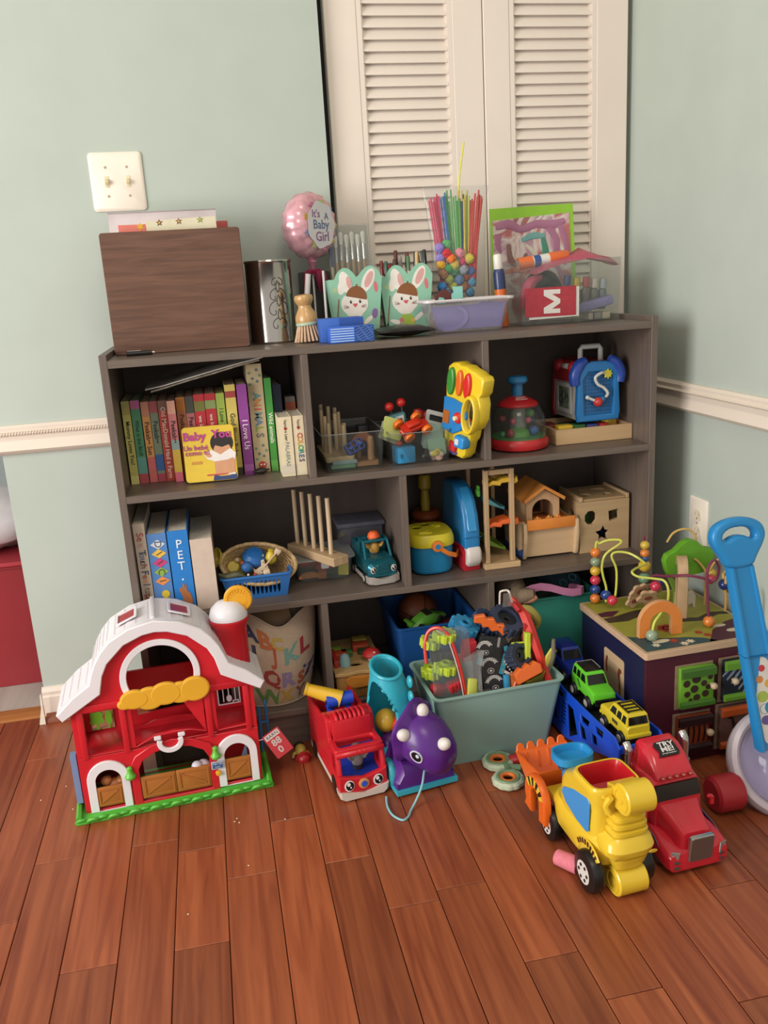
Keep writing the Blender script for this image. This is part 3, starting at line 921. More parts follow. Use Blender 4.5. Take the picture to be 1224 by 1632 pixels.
o.location = (0.783, 0.0895, ZT + .0025)
tag(o, 'curled purple foam strip at the left inside the low clear tub', 'foam strip')
for nm, c, outl, x, y, z, lab in (('foam_letter', '#8fd0c4', [(0, 0), (.022, 0), (.022, .008), (.026, .008), (.026, .034), (.002, .034), (.005, .022), (0, .018)], .768, .152, .064, 'turquoise foam piece poking up out of the low clear tub'), ('foam_house', '#63332e', [(-.022, 0), (.018, 0), (.018, .022), (-.002, .033), (-.022, .018)], .752, .157, .062, 'dark brown foam piece poking up behind the turquoise piece'), ('foam_scrap', '#86c8be', [(0, 0), (.020, 0), (.016, .012), (.006, .014)], .733, .152, .063, 'small turquoise foam scrap at the left rim of the clear tub'), ('foam_bead', '#a9977c', circ(.010, 12), .716, .118, .020, 'tan foam disc at the left end inside the clear tub')):
 o = MB().plate(outl, (), .003).build(nm, mat(c, .8, 0, .05, 50))
 o.location = (x, y, ZT + z)
 tag(o, lab, 'foam piece')
# green paper with a painting
t = thing('finger_painting', 'bright green card with a swirled finger painting leaning on the closet door', 'painting', (1.031, 0.300, ZT), (math.radians(-3), -.022, 0))
MB().plate(rrect(.216, .275, .001, 1, 0, .1375), (), .0015).build('green_card', paper('#8fc238'), t)
m = bpy.data.materials.new('swirled_paint')
m.use_nodes = True
nt = m.node_tree
tc = nt.nodes.new('ShaderNodeTexCoord')
nz = nt.nodes.new('ShaderNodeTexNoise')
nz.inputs['Scale'].default_value = 5
nz.inputs['Detail'].default_value = 5
nz.inputs['Distortion'].default_value = 2.2
nt.links.new(tc.outputs['Object'], nz.inputs['Vector'])
cr = nt.nodes.new('ShaderNodeValToRGB')
el = cr.color_ramp.elements
el[0].position, el[0].color = .25, lin('#5c8f80')
el[1].position, el[1].color = .75, lin('#ddd2cc')
for p, c in ((.33, '#7a6f6a'), (.40, '#b86a6c'), (.46, '#d8cfc8'), (.52, '#b08496'), (.57, '#e0d8d0'), (.62, '#a9506a'), (.66, '#c87a5a'), (.70, '#d9cbc6')):
 e = el.new(p)
 e.color = lin(c)
nt.links.new(nz.outputs['Fac'], cr.inputs['Fac'])
nt.links.new(cr.outputs['Color'], nt.nodes['Principled BSDF'].inputs['Base Color'])
nt.nodes['Principled BSDF'].inputs['Roughness'].default_value = .35
MB().plate([(-.104, .0), (.096, .0), (.098, .254), (-.102, .247)], (), .001).build('painted_sheet', m, t).location = (0, -.0015, 0)
mb = MB()
rr = random.Random(21)
def stroke(mb, pts, r, c):
 mb.m(c)
 mb.M = Matrix.Diagonal((1, .22, 1, 1))
 mb.tube([(x, -.012, z) for x, z in pts], r, 6, 4)
for c, pts, r in ((0, [(-.095, .232), (-.06, .236), (-.03, .222), (.01, .232), (.05, .228), (.085, .236)], [.008, .012, .009, .010, .012, .007]), (0, [(.04, .225), (.06, .19), (.055, .14), (.075, .10)], [.009, .010, .008, .004]), (0, [(.07, .228), (.085, .18), (.08, .13)], [.008, .007, .003]), (1, [(-.03, .196), (.0, .205), (.03, .203)], [.006, .009, .006]), (2, [(.025, .20), (.03, .165), (.022, .135), (.03, .11)], [.006, .010, .009, .004]), (3, [(-.065, .19), (-.06, .15), (-.035, .14), (-.02, .165)], [.005, .009, .008, .004]), (4, [(-.085, .12), (-.05, .128), (-.01, .122), (.03, .13)], [.004, .008, .007, .004]), (5, [(-.02, .185), (.0, .165), (.01, .14)], [.004, .006, .003]), (0, [(-.09, .215), (-.092, .19), (-.085, .17)], [.010, .008, .003])):
 stroke(mb, pts, r, c)
mb.build('brush_strokes', [paper('#a8708c'), paper('#6fa09c'), paper('#4a8a74'), paper('#8a6660'), paper('#c2624e'), paper('#cfc6b4')], t)
# clear bin with craft stuff
CBX, CBY = 1.048, 0.125
t = thing('clear_craft_bin', 'rectangular clear plastic bin of craft supplies at the bookcase right end', 'container', (CBX, CBY, ZT + .0005))
w, d, h = .245, .125, .142
MB().loft([[(-w / 2 + .003, 0, 0), (w / 2 - .003, 0, 0), (w / 2 - .003, d, 0), (-w / 2 + .003, d, 0)], [(-w / 2, -.002, h), (w / 2, -.002, h), (w / 2, d, h), (-w / 2, d, h)], [(-w / 2 + .002, 0, h), (w / 2 - .002, 0, h), (w / 2 - .002, d - .002, h), (-w / 2 + .002, d - .002, h)], [(-w / 2 + .005, .002, .002), (w / 2 - .005, .002, .002), (w / 2 - .005, d - .002, .002), (-w / 2 + .005, d - .002, .002)]]).build('bin', clear('#f3f5f4', .05, .03, .22), t)
t = thing('red_card', 'red card with large white letter M on its side in the clear bin', 'card', (.994, CBY - .0045, ZT + .019), (0, .01, 0))
MB().plate([(-.062, 0), (.062, 0), (.062, .066), (-.062, .064)], (), .0008).build('red_sheet', mat('#a83440', .4, 0, .12, 70), t)
MB().plate([(-.052, -.006), (.070, -.003), (.070, .064), (-.052, .060)], (), .0006).build('white_sheet', paper('#d4d0ca'), t).location = (0, .0012, 0)
MB().at(.003, -.0010, .033).plate([(-.020, .0265), (.020, .0265), (.020, .0165), (.0, .0165), (.020, .0045), (.020, -.0045), (.0, -.0165), (.020, -.0165), (.020, -.0265), (-.020, -.0265), (-.020, -.0135), (.0055, 0), (-.020, .0135)], (), .0003).build('letter', paper('#d8d2cc'), t)
rr = random.Random(8)
# pink pouch draped over the bin
mb = MB()
R = []
pts = [(-.078, .118), (-.055, .128), (-.02, .137), (.02, .142), (.045, .146), (.075, .140), (.105, .134), (.118, .128)]
tops = [(-.078, .122), (-.055, .132), (-.02, .142), (.02, .152), (.045, .166), (.075, .150), (.105, .142), (.118, .130)]
for (x, z0), (x2, z1) in zip(pts, tops):
 R.append([(x, -.012, z0 - .006), (x, .01, (z0 + z1) / 2 + .002), (x, .05, z1), (x, .07, z0), (x, .05, z0 - .004), (x, .01, z0 - .008)])
mb.loft(R)
o = mb.build('pink_pouch', mat('#b24a62', .3, 0, .1, 50, .2), None, .8)
o.location = (CBX, CBY + .015, ZT + .003)
tag(o, 'crumpled pink plastic pouch lying across the clear craft bin', 'pouch')
# glue sticks and bottle
def glue(x, y, z, rot, label, L=.125, cap='#d96a35'):
 t = thing('glue_stick', label, 'glue stick', (x, y, z), rot)
 MB().lathe([(.0, 0), (.0125, .0), (.0135, .002), (.0135, L * .3), (.0128, L * .31), (.0128, L * .62), (0, L * .62)], 18).build('barrel', plastic('#d8d2cc'), t)
 MB().lathe([(.0, L * .62), (.0140, L * .62), (.0140, L - .003), (.0125, L), (0, L)], 18).build('cap', plastic(cap), t)
 MB().lathe([(.0130, L * .31), (.0130, L * .44)], 18).m(1).lathe([(.01305, L * .44), (.01305, L * .60)], 18).build('label_band', [plastic('#34518c'), plastic('#d6d4d0')], t)
 MB().lathe([(.0137, .0), (.0138, L * .28), (.0, L * .28)], 18).build('base_grip', plastic(cap), t)
glue(.935, .170, ZT + .139, (0, math.radians(84), 0), 'orange capped glue stick lying along the clear bin, left one', .122)
t = thing('glue_bottle', 'blue and white topped glue tube leaning at the left of the bin', 'glue bottle', (.896, .168, ZT + .001), (0, math.radians(-4), 0))
MB().lathe([(0, 0), (.013, 0), (.0135, .004), (.0135, .085), (0, .085)], 18).build('body', plastic('#d3692f'), t)
MB().lathe([(.0132, .085), (.0132, .122), (.010, .130), (0, .130)], 18).build('shoulder', plastic('#2b3860'), t)
MB().lathe([(.0095, .130), (.0105, .132), (.0100, .158), (.0085, .163), (0, .163)], 16).build('nozzle_cap', plastic('#e0d8d0'), t)
# paint bottles and bits inside the bin
for i, (x, z, c, capc, lab) in enumerate(((.010, .052, '#3f8055', '#3c4a78', 'green paint bottle with blue cap inside the clear craft bin'), (.034, .046, '#7f7668', '#cfae3a', 'paint bottle with a mustard yellow cap in the clear bin'), (.058, .046, '#6f6a62', '#b34f50', 'paint bottle with a faded red cap in the clear bin'), (.080, .042, '#78736a', '#c8beb2', 'paint bottle with a cream cap inside the clear bin'), (.101, .040, '#6c7478', '#a9adb0', 'paint bottle with a silver grey cap inside the clear bin'))):
 t = thing('paint_bottle', lab, 'paint bottle', (CBX + x, CBY + .06, ZT + .026), (math.radians(10), 0, 0), 'paint bottles in the clear bin')
 MB().lathe([(0, 0), (.0095, 0), (.0105, .004), (.0105, z), (.006, z + .008), (0, z + .008)], 14).build('bottle', plastic(c), t)
 MB().lathe([(.0075, z + .008), (.009, z + .009), (.008, z + .030), (0, z + .030)], 12).build('cap', plastic(capc), t)
o = MB().cbox(0, 0, 0, .10, .03, .022, .005).build('lilac_sponge', mat('#8a80b2', .8, 0, .1, 90, .4))
o.location, o.rotation_euler = (CBX + .068, CBY + .040, ZT + .037), (0, -.20, 0)
tag(o, 'lilac foam strip tilted inside the clear bin, right end', 'foam strip')
o = MB().cbox(0, 0, 0, .075, .02, .020, .003).build('wood_clapper', wood('#b59a74', 0, .5))
o.location, o.rotation_euler = (CBX + .052, CBY + .065, ZT + .062), (0, -.2, 0)
tag(o, 'light wooden stick lying over the lilac foam strip', 'stick')
for i, (x, w_, c) in enumerate(((.068, .012, '#b9aea0'), (.086, .018, '#8f8a84'), (.108, .02, '#c4b49a'))):
 o = MB().cbox(0, 0, .008, w_, .05, .016, .002).build('eraser', paper(c))
 o.location = (CBX + x - .004, CBY + .06, ZT + .0025)
 tag(o, '%s small %s block on the floor of the clear bin' % (ORD[i], ('cream', 'grey', 'tan')[i]), 'block')
o = MB().tube([(-.03, 0, .0), (-.02, -.005, .04), (.0, 0, .055), (.03, .01, .05), (.055, .0, .02)], [.010, .022, .026, .022, .010], 10, 4).build('black_bag', mat('#1b1616', .3, 0, .1, 50, .3))
o.location = (CBX - .05, CBY + .070, ZT + .045)
tag(o, 'dark crumpled plastic bag inside the clear craft bin', 'bag')
o = MB().tube([(0, 0, 0), (.006, .0, .03), (.02, 0, .06), (.045, 0, .072)], [.010, .016, .014, .006], 10, 4).build('pink_scarf', mat('#b8405e', .6, 0, .1, 60, .4))
o.location = (CBX - .100, CBY + .045, ZT + .036)
tag(o, 'bright pink cloth bunched at the left end of the clear bin', 'cloth')
# ================================================================ UPPER ROW: BOOKS
def book(x0, x1, h, y, d, spine, label, cover=None, z=Z1, tilt=0.0, txt=(), bands=(), cat='book', group='books on the upper left shelf', pages='#d8cfbe', yaw=0.0):
 """a standing board book seen from its spine: cover wrapped round a page block"""
 w = x1 - x0
 t = thing('board_book', label, cat, ((x0 + x1) / 2, y, z), (0, tilt, yaw), group)
 cm = paper(cover or spine)
 c = 0.0016
 mb = MB()
 mb.plate([(-w / 2, 0), (w / 2, 0), (w / 2, d), (w / 2 - c, d), (w / 2 - c, c), (-w / 2 + c, c), (-w / 2 + c, d), (-w / 2, d)], (), h, 0, 1, 'Z')
 mb.build('cover', paper(spine), t)
 MB().box(-w / 2 + c + .0002, c + .0002, .002, w / 2 - c - .0002, d - .002, h - .002).build('pages', mat(pages, .8, 0, .15, 200), t)
 for z0, z1, col in bands:
  MB().at(0, -.0003, 0).plate([(-w / 2, h * z0), (w / 2, h * z0), (w / 2, h * z1), (-w / 2, h * z1)], (), .0003).build('spine_band', paper(col), t)
 for s, f, hh, col in txt:
  mb = MB().at(0, -.0007, h * f, 0, math.radians(90), 0).text(s, hh, .0003, bold=.012)
  mb.build('spine_title', paper(col), t)
 return t
book(.0185, .0355, .182, .117, .15, '#b5ad60', 'olive yellow board book leftmost, with black title on spine', txt=[('Mommy Loves You!', .5, .0085, '#2e2a1e')], bands=[(0, .10, '#c9c27a'), (.84, 1, '#a39a58')])
book(.0372, .0560, .182, .117, .15, '#4f8a66', 'green board book with pink top band, second from the left', txt=[('What is the Bird?', .55, .008, '#1f4232')], bands=[(.90, 1, '#b86090'), (0, .12, '#b04a52'), (.12, .32, '#5f9a90')])
book(.0582, .0745, .177, .120, .15, '#d79a5a', 'orange board book with black Peekab title, third from left', txt=[('Peekab•• Sun', .55, .010, '#3a241c')], bands=[(.82, 1, '#c98a72'), (0, .32, '#cf6a6a')])
book(.0757, .0925, .177, .120, .15, '#7f8f7a', 'sage grey board book with black Peekab title and blue band', txt=[('Peekab••', .62, .010, '#2a2a26')], bands=[(.86, 1, '#b05a60'), (.14, .34, '#3c66a4'), (0, .10, '#b3485a')])
book(.0940, .1130, .177, .116, .15, '#c24a3e', 'brick red board book about a farmer with cream title', txt=[('Old MacDonald Had a Farm', .48, .010, '#eadccb')], bands=[(.88, 1, '#8a6a5c')])
book(.1140, .1305, .177, .100, .15, '#c8787a', 'rose board book with black Peekab title and yellow foot', txt=[('Peekab••', .62, .010, '#2c2224')], bands=[(.84, 1, '#d4a08c'), (.12, .40, '#d9b648'), (0, .12, '#d76a80'), (.40, .52, '#8fa8a8')])
book(.1325, .1510, .181, .117, .15, '#a4633f', 'rust brown board book behind the yellow baby book', txt=[('Peekab••', .66, .010, '#33211c')], bands=[(.84, 1, '#b0702c')])
book(.1520, .1690, .181, .117, .15, '#b06a6a', 'dusty red board book with a black and white face on spine', txt=[('Peekab••', .62, .010, '#2d1f20')], bands=[(.80, 1, '#4a4a44')])
book(.1702, .1925, .184, .117, .15, '#bf3238', 'red board book with green picture, left of two red ones', txt=[('we look & See', .55, .009, '#ead8cc')], bands=[(.80, .92, '#7e7a3e')])
book(.1937, .2165, .184, .117, .15, '#b92f36', 'red board book with round sticker, right of two red ones', txt=[('we look & Find', .55, .009, '#e8d6ca')], bands=[(.82, .92, '#8a9a5e')])
book(.2180, .2360, .183, .117, .15, '#9cb24c', 'yellow green board book right of the two red books', txt=[('I Love You My', .62, .009, '#3c4a20')])
book(.2385, .2610, .200, .112, .15, '#d3c265', 'pale yellow book titled about a blessing behind the baby book', txt=[('God Bless Baby', .45, .011, '#4c4030')], bands=[(0, .08, '#4a4436'), (.86, .93, '#a5483c')])
book(.2640, .2850, .200, .098, .15, '#8a3f8e', 'purple book with a white title right of the yellow books', txt=[('I Love Us', .45, .0125, '#e9dfe8')], bands=[(.04, .12, '#a15aa4')])
# tall animals book with dots
t = book(.2885, .3220, .240, .115, .16, '#b8a883', 'tall tan picture book with coloured animal letters and grey dots on spine', txt=[])
for i, (ch, c) in enumerate(zip('ANIMALS', ('#5a8a86', '#c07a3c', '#c24a44', '#6f8a8e', '#5f7a9a', '#7d9a4a', '#6a6a6e'))):
 MB().at(0, -.0007, .170 - .0145 * i, 0, math.radians(90), 0).text(ch, .0165, .0003, bold=.03).build('spine_title', paper(c), t)
for i in range(6):
 for j in range(2):
  for zz in (.196 + .0125 * (i % 3), .030 + .012 * (i % 3)):
   if i < 3:
    MB().at(-.008 + .016 * j + (.003 if i % 2 else -.003), -.0005, zz + .006 * j).plate(circ(.0032, 10), (), .0003).build('spine_dot', paper('#5f7276' if (i + j) % 2 else '#6f8a70'), t)
MB().at(0, -.0005, .016).plate(ell(.009, .008), (), .0003).m(1).at(-.003, -.0008, .017).plate(circ(.0022, 8), (), .0003).at(.004, -.0008, .017).plate(circ(.0022, 8), (), .0003).build('spine_picture', [paper('#b03a34'), paper('#e4d6c2')], t)
book(.3245, .3395, .208, .112, .15, '#3f8f3c', 'slim green book about wild animals beside the tall tan book', txt=[('Wild animals', .47, .0095, '#e2e8d6')], bands=[(0, .12, '#5aa048')])
book(.343, .362, .190, .135, .13, '#2c3a50', 'dark navy book standing deep behind the cream books')
t = thing('small_box', 'small grey and red paper box behind the cream books', 'box', (.382, .155, Z1))
MB().box(-.0115, 0, 0, .0115, .05, .158, .0008).m(1).at(0, -.0004, 0).plate([(-.0115, .128), (.0115, .128), (.0115, .146), (-.0115, .146)], (), .0003).m(2).at(0, -.0006, .120).plate(circ(.0085, 14), (), .0003).build('body', [paper('#857e76'), paper('#a2553c'), paper('#9a9a8e')], t)
book(.3425, .3710, .130, .040, .12, '#dccfae', 'cream board book with red heart and thin title, left of two', txt=[('Vamos a Leer', .78, .006, '#4a3c30'), ('PALABRAS', .38, .0085, '#8f9a94')], bands=[(.05, .2, '#cfc4b0')])
t = book(.3730, .3965, .130, .042, .12, '#ddd0b0', 'cream board book with rainbow letters about colours, right of two', txt=[('Vamos', .86, .0055, '#4a3c30')])
for i, (ch, c) in enumerate(zip('COLORES', ('#c8463c', '#d98a34', '#d4a838', '#4a9a54', '#2f8f8e', '#3a5fa0', '#5a4a80'))):
 MB().at(.001, -.0007, .088 - .0092 * i, 0, math.radians(90), 0).text(ch, .0115, .0003, bold=.015).build('spine_title', paper(c), t)
for x, n in ((.3568, 'left'), (.3848, 'right')):
 pass
for nm in [o for o in C.objects if o.get('label', '').startswith('cream board book')]:
 MB().at(0, -.0007, .104).plate([(0, -.004), (.0035, .0012), (.0025, .0032), (.0008, .0032), (0, .002), (-.0008, .0032), (-.0025, .0032), (-.0035, .0012)], (), .0003).build('heart', paper('#c23a34'), nm)
# front book with the baby
t = thing('picture_book', 'yellow baby board book leaning face out against the row of books', 'book', (.193, .068, Z1 + .0005), (math.radians(-12), 0, math.radians(-2)))
w, h = .110, .119
MB().plate(rrect(w, h, .008, 4, 0, h / 2), (), .013, .0008).build('cover', paper('#d8b83a'), t)
F = Matrix.Translation((0, -.0130, h / 2))
def bp_(mb, c, outl, layer, dx=0, dz=0, rot=0):
 mb.m(c)
 mb.M = F @ Matrix.Translation((dx, -.0003 * layer, dz)) @ Euler((0, rot, 0)).to_matrix().to_4x4()
 mb.plate(outl, (), .0003)
mb = MB()
bp_(mb, 1, ell(.0245, .024), 1, .027, .021)
bp_(mb, 2, ell(.0185, .016), 2, .027, .006)
bp_(mb, 1, [(-.022, .012), (-.012, -.002), (.0, -.006), (.013, -.002), (.022, .012), (.0, .022)], 3, .027, .018)
bp_(mb, 2, [(-.021, -.046), (.021, -.046), (.022, -.020), (.018, -.008), (-.018, -.008), (-.021, -.02)], 2, .029, 0)
bp_(mb, 3, [(-.038, -.004), (-.032, -.014), (-.016, -.020), (.010, -.018), (.022, -.014), (.026, -.020), (.029, -.004), (.018, .006), (-.004, -.006), (-.022, .006)], 3, .026, .002)
bp_(mb, 2, ell(.007, .0045), 4, -.003, -.0035, .4)
bp_(mb, 4, [(-.026, -.0585), (.026, -.0585), (.024, -.046), (.010, -.050), (-.010, -.050), (-.023, -.046)], 3, .028, 0)
bp_(mb, 3, [(-.006, -.0475), (.021, -.0485), (.020, -.044), (.004, -.0465)], 4, .030, 0)
bp_(mb, 5, rrect(.045, .0028, .001), 4, .012, -.046, 0)
bp_(mb, 6, rrect(.022, .006, .001), 2, -.029, -.018, 0)
mb.build('baby_picture', [paper('#d8b83a'), paper('#241d1c'), paper('#c9926e'), paper('#e0d9d4'), paper('#34406c'), paper('#c24a44'), paper('#c08a3a')], t)
for s, x, z, hh, c, al in (('Baby', -.030, .038, .0180, '#b23a86', .04), ('You', .028, .040, .0180, '#b23a86', .04), ('Un bebé', -.029, .014, .011, '#a83a80', .02), ('como tú', -.026, .003, .011, '#a83a80', .02)):
 MB().at(0, -.013 - .0012, h / 2).at(x, -.0145, h / 2 + z).text(s, hh, .0003, bold=al).build('title', paper(c), t)
# magazines lying over the tops
def sagging(name, pts, y0, y1, th, m, label, cat):
 mb = MB()
 mb.loft([[(x, y0, z), (x, y1, z + .004), (x, y1, z + .004 + th), (x, y0, z + th)] for x, z in pts])
 return tag(mb.build(name, m), label, cat)
sagging('magazine', [(.0855, .8245), (.12, .8318), (.17, .8435), (.22, .8535), (.27, .8650), (.318, .8738)], .088, .235, .0035, mat('#8f8672', .35, 0, .45, 70), 'glossy printed magazine lying on the book tops', 'magazine')
sagging('magazine', [(.0745, .8305), (.11, .8355), (.16, .8465), (.22, .8595), (.27, .8700), (.326, .8800)], .086, .235, .0022, mat('#cfcbc4', .3, 0, .1, 30), 'white edged magazine topmost of two lying on the books', 'magazine')
rr = random.Random(2)
mb = MB()
mb.loft([[(.038 * (u - .5), .012 * math.cos(a) * math.sin(math.pi * max(.06, min(.94, u))), .008 + .0078 * math.sin(a) * math.sin(math.pi * max(.08, min(.94, u))) * rr.uniform(.8, 1.02)) for a in [2 * math.pi * j / 10 for j in range(10)]] for u in [i / 8 for i in range(9)]])
o = mb.build('hair_clip', mat('#231e1c', .45, 0, .2, 60, .4), None, .9)
o.location, o.rotation_euler = (.300, .095, Z1 - .0003), (0, 0, .3)
tag(o, 'small black crumpled hair tie lying before the tall tan book', 'hair tie')
# ================================================================ UPPER ROW: MIDDLE COMPARTMENT
def clear_bin(x0, x1, y0, y1, z, h, fl, label, name='clear_bin'):
 w, d = x1 - x0, y1 - y0
 t = thing(name, label, 'bin', ((x0 + x1) / 2, (y0 + y1) / 2, z + .0003))
 o = shell(w - 2 * fl, d - 2 * fl, w, d, h, .0016, .006, 0, 3).build('bin', clear('#eef0ee', .06, .015, .22), t)
 mb = MB().plate(rrect(w + .001, d + .001, .0065, 3), [rrect(w - .003, d - .003, .005, 3)], .0018, 0, 1, 'Z')
 mb.build('rim', clear('#c8ccca', .1, .25, .3), t).location = (0, 0, h - .0003)
 return t
clear_bin(.430, .570, .026, .230, Z1, .083, .007, 'left clear plastic bin holding wooden peg toys on the upper shelf')
clear_bin(.583, .722, .034, .230, Z1, .070, .004, 'right clear plastic bin holding an orange buggy on the upper shelf')
t = thing('peg_board', 'natural wood block with upright pegs in the left clear bin', 'peg board', (.473, .135, Z1 + .018))
MB().at(0, 0, 0).plate(rrect(.066, .165, .008), (), .012, .0015, 2, 'Z').build('base', wood('#cdb08a', 1, .5), t)
for i, (x, y, h) in enumerate(((.014, -.055, .066), (-.016, -.035, .070), (.020, -.030, .066), (-.020, -.010, .082), (.005, .000, .085), (-.022, .030, .092), (-.004, .040, .097), (.012, .045, .092), (-.018, .062, .1), (.016, .02, .085))):
 MB().cyl((x, y, .011), (x, y, .011 + h), .0048, .0046, 12).build('peg', wood('#cbb391', 2, .55), t)
for z0, c, lab, x in ((0, '#6f9a7c', 'sage green wooden slab under the peg board, lower one', .478), (.009, '#8fa9ae', 'grey blue wooden slab between the peg board and green slab', .482)):
 o = MB().cbox(0, 0, .0045, .054, .09, .0086, .001).build('wooden_slab', paint(c))
 o.location = (x, .095, Z1 + .0025 + z0)
 tag(o, lab, 'block')
t = thing('wooden_arch_toy', 'brown wooden base with round ended posts in the left clear bin', 'wooden toy', (.533, .085, Z1 + .0025))
MB().at(0, 0, 0).plate(rrect(.054, .06, .006), (), .011, .001, 1, 'Z').build('base', wood('#a8764e', 0, .5), t)
for x, y, r, h in ((.012, -.012, .008, .06), (-.012, .010, .006, .05)):
 MB().cyl((x, y, .01), (x, y, h), r, r * .9, 14).ball((x, y, h), (r * .9, r * .9, r * .6), 12, 6).build('post', wood('#b08258', 2, .5), t)
MB().at(0, .035, .012).plate([(-.022, 0), (-.012, 0), (-.012, .022)] + [(-.012 * math.cos(a) , .022 + .016 * math.sin(a)) for a in [math.pi * i / 8 for i in range(1, 8)]] + [(.012, .022), (.012, 0), (.026, 0), (.026, .03)] + [(.026 * math.cos(a), .03 + .026 * math.sin(a)) for a in [math.pi * i / 12 for i in range(1, 12)]] + [(-.026, .03)], (), .018, .001).build('arch', wood('#a8653a', 2, .5), t)
t = thing('blue_brick_plate', 'blue plastic brick plate tilted on the peg board', 'toy brick', (.507, .070, Z1 + .044), (math.radians(62), math.radians(-20), math.radians(14)))
MB().plate(rrect(.042, .026, .002), [rrect(.010, .009, .001, 2, x, y) for x in (-.0125, .001, .0145) for y in (-.006, .006)], .012, .0006, 1, 'Z').build('body', plastic('#1f4fb0'), t)
MB().cyl((-.012, 0, .011), (-.012, 0, .016), .004).cyl((.012, 0, .011), (.012, 0, .016), .004).build('studs', plastic('#2358bc'), t)['kind'] = 'stuff'
o = MB().lathe([(0, 0), (.03, 0), (.03, .012), (.02, .016), (.012, .03), (0, .034)], 24).build('stacking_cone', plastic('#7a2a26'))
o.location = (.524, .185, Z1 + .0025)
tag(o, 'dark red round cone toy at the back of the left clear bin', 'toy')
o = MB().cbox(0, 0, .034, .05, .03, .068, .004).build('dark_block', paint('#3a3a3e'))
o.location = (.470 + .075, .208, Z1 + .0025)
o.location = (.552, .207, Z1 + .0025)
o.scale = (.5, .9, 1)
tag(o, 'dark grey block standing at the rear right of the left clear bin', 'block')
# right bin
t = thing('toy_buggy', 'red and orange toy buggy lying tilted on cards in the right bin', 'toy car', (.643, .070, Z1 + .075), (math.radians(38), math.radians(-14), math.radians(18)))
MB().plate([(-.034, -.013), (.034, -.013), (.036, .0), (.018, .013), (-.022, .013), (-.036, .0)], (), .012, .002, 1, 'Z').box(-.018, -.009, .012, .014, .009, .022, .003).build('chassis', plastic('#c8321f'), t)
for x in (-.024, .024):
 for y in (-.022, .022):
  w_ = MB().at(x, y, .004).lathe([(0, -.006), (.008, -.006), (.012, -.005), (.0132, -.003), (.0132, .003), (.012, .005), (.008, .006), (.006, .004), (0, .004)], 20)
  for k in range(len(w_.v)):
   v = w_.v[k] - Vector((x, y, .004))
   w_.v[k] = Vector((x + v.x, y + v.z, .004 + v.y))
  wh = w_.build('wheel', plastic('#e0701c'), t)
 MB().cyl((x, -.02, .004), (x, .02, .004), .0022, .0022, 8).build('axle', plastic('#b02a1c'), t)
t = thing('teal_robot', 'small teal and grey toy with two red balls behind the buggy', 'toy', (.628, .120, Z1 + .06), (0, -.2, 0))
MB().box(-.020, -.012, 0, .018, .012, .046, .005).build('body', mat('#4f8088', .35, .2), t)
MB().plate([(-.014, .006), (-.008, .040), (.012, .040), (.008, .006)], [[(-.008, .012), (-.004, .034), (.007, .034), (.004, .012)]], .003).build('ribs', plastic('#c2cac8'), t).location = (0, -.012, 0)
for x, z, lab in ((-.013, .064, ''), (.016, .066, '')):
 MB().cyl((x * .8, 0, .042), (x, 0, z - .006), .003).build('stalk', plastic('#2c2a2a'), t)
 MB().ball((x, 0, z), .0105, 16, 10).build('red_ball', plastic('#c22a26', .3), t)
t = thing('red_figure', 'small dark red blob shaped toy behind the orange buggy', 'toy', (.662, .120, Z1 + .062), (0, .2, 0))
MB().lathe([(0, 0), (.014, .002), (.016, .016), (.010, .026), (.013, .034), (.011, .046), (0, .050)], 18).ball((.016, 0, .030), (.008, .008, .016), 12, 8).build('body', plastic('#a5242a', .4), t)
def card(x, y, z, w, h, c, label, rot, th=.0012, holes=()):
 o = MB().plate(rrect(w, h, .004, 3, 0, 0), holes, th).build('game_card', paper(c))
 o.location, o.rotation_euler = (x, y, z), rot
 tag(o, label, 'card', 'cards and scraps in the right clear bin')
 return o
card(.600, .085, Z1 + .076, .046, .050, '#c2cc78', 'lime green square card leaning on the orange buggy', (-.5, .35, 0))
card(.594, .092, Z1 + .066, .046, .044, '#c9ccb0', 'pale card under the lime green card', (-.5, .45, 0))
card(.700, .100, Z1 + .062, .050, .086, '#ccd0cc', 'white card with dark window leaning right of the buggy', (-.35, .32, 0), .0014, [rrect(.032, .014, .002, 2, 0, .026)])
o = card(.7035, .1055, Z1 + .062, .046, .082, '#2c2e30', 'black card behind the white window card', (-.35, .32, 0))
card(.692, .078, Z1 + .050, .046, .060, '#9dbab0', 'pale mint card standing low right of the buggy', (-.3, .25, 0))
card(.694, .058, Z1 + .030, .040, .038, '#8fb09c', 'mint green card near the bottom of the right bin', (-.2, -.05, 0))
t = thing('blue_cube', 'bright blue toy cube at the front of the right bin', 'toy block', (.6175, .060, Z1 + .0022), .1)
MB().box(-.0215, -.0215, 0, .0215, .0215, .038, .004, 2).build('body', plastic('#2f8ec4'), t)
MB().plate(rrect(.006, .010, .002, 2, 0, 0), (), .0006).build('hole', plastic('#1c5a86'), t).location = (-.012, -.0215, .018)
t = thing('toy_flower', 'crumpled cream fabric flower at the bottom of the right bin', 'toy', (.690, .048, Z1 + .0022))
for i in range(6):
 a = i * 1.05
 MB().ball((.009 * math.cos(a), .005 * math.sin(a), .012 + .007 * math.sin(a * 2.1)), (.009, .005, .007), 10, 6).build('petal', mat(('#d9cdb8', '#d6c05a', '#d3a99c')[i % 3], .8), t)
o = MB().ball((0, 0, .011), (.011, .010, .011), 12, 8).cyl((0, 0, .016), (.004, 0, .026), .006, .004).build('dark_bead', plastic('#1e1a22'))
o.location = (.664, .048, Z1 + .0020)
tag(o, 'black bead beside the blue cube in the right bin', 'bead')
o = MB().ball((0, 0, 0), (.008, .006, .006), 10, 6).build('red_piece', plastic('#b3402f'))
o.location = (.608, .056, Z1 + .046)
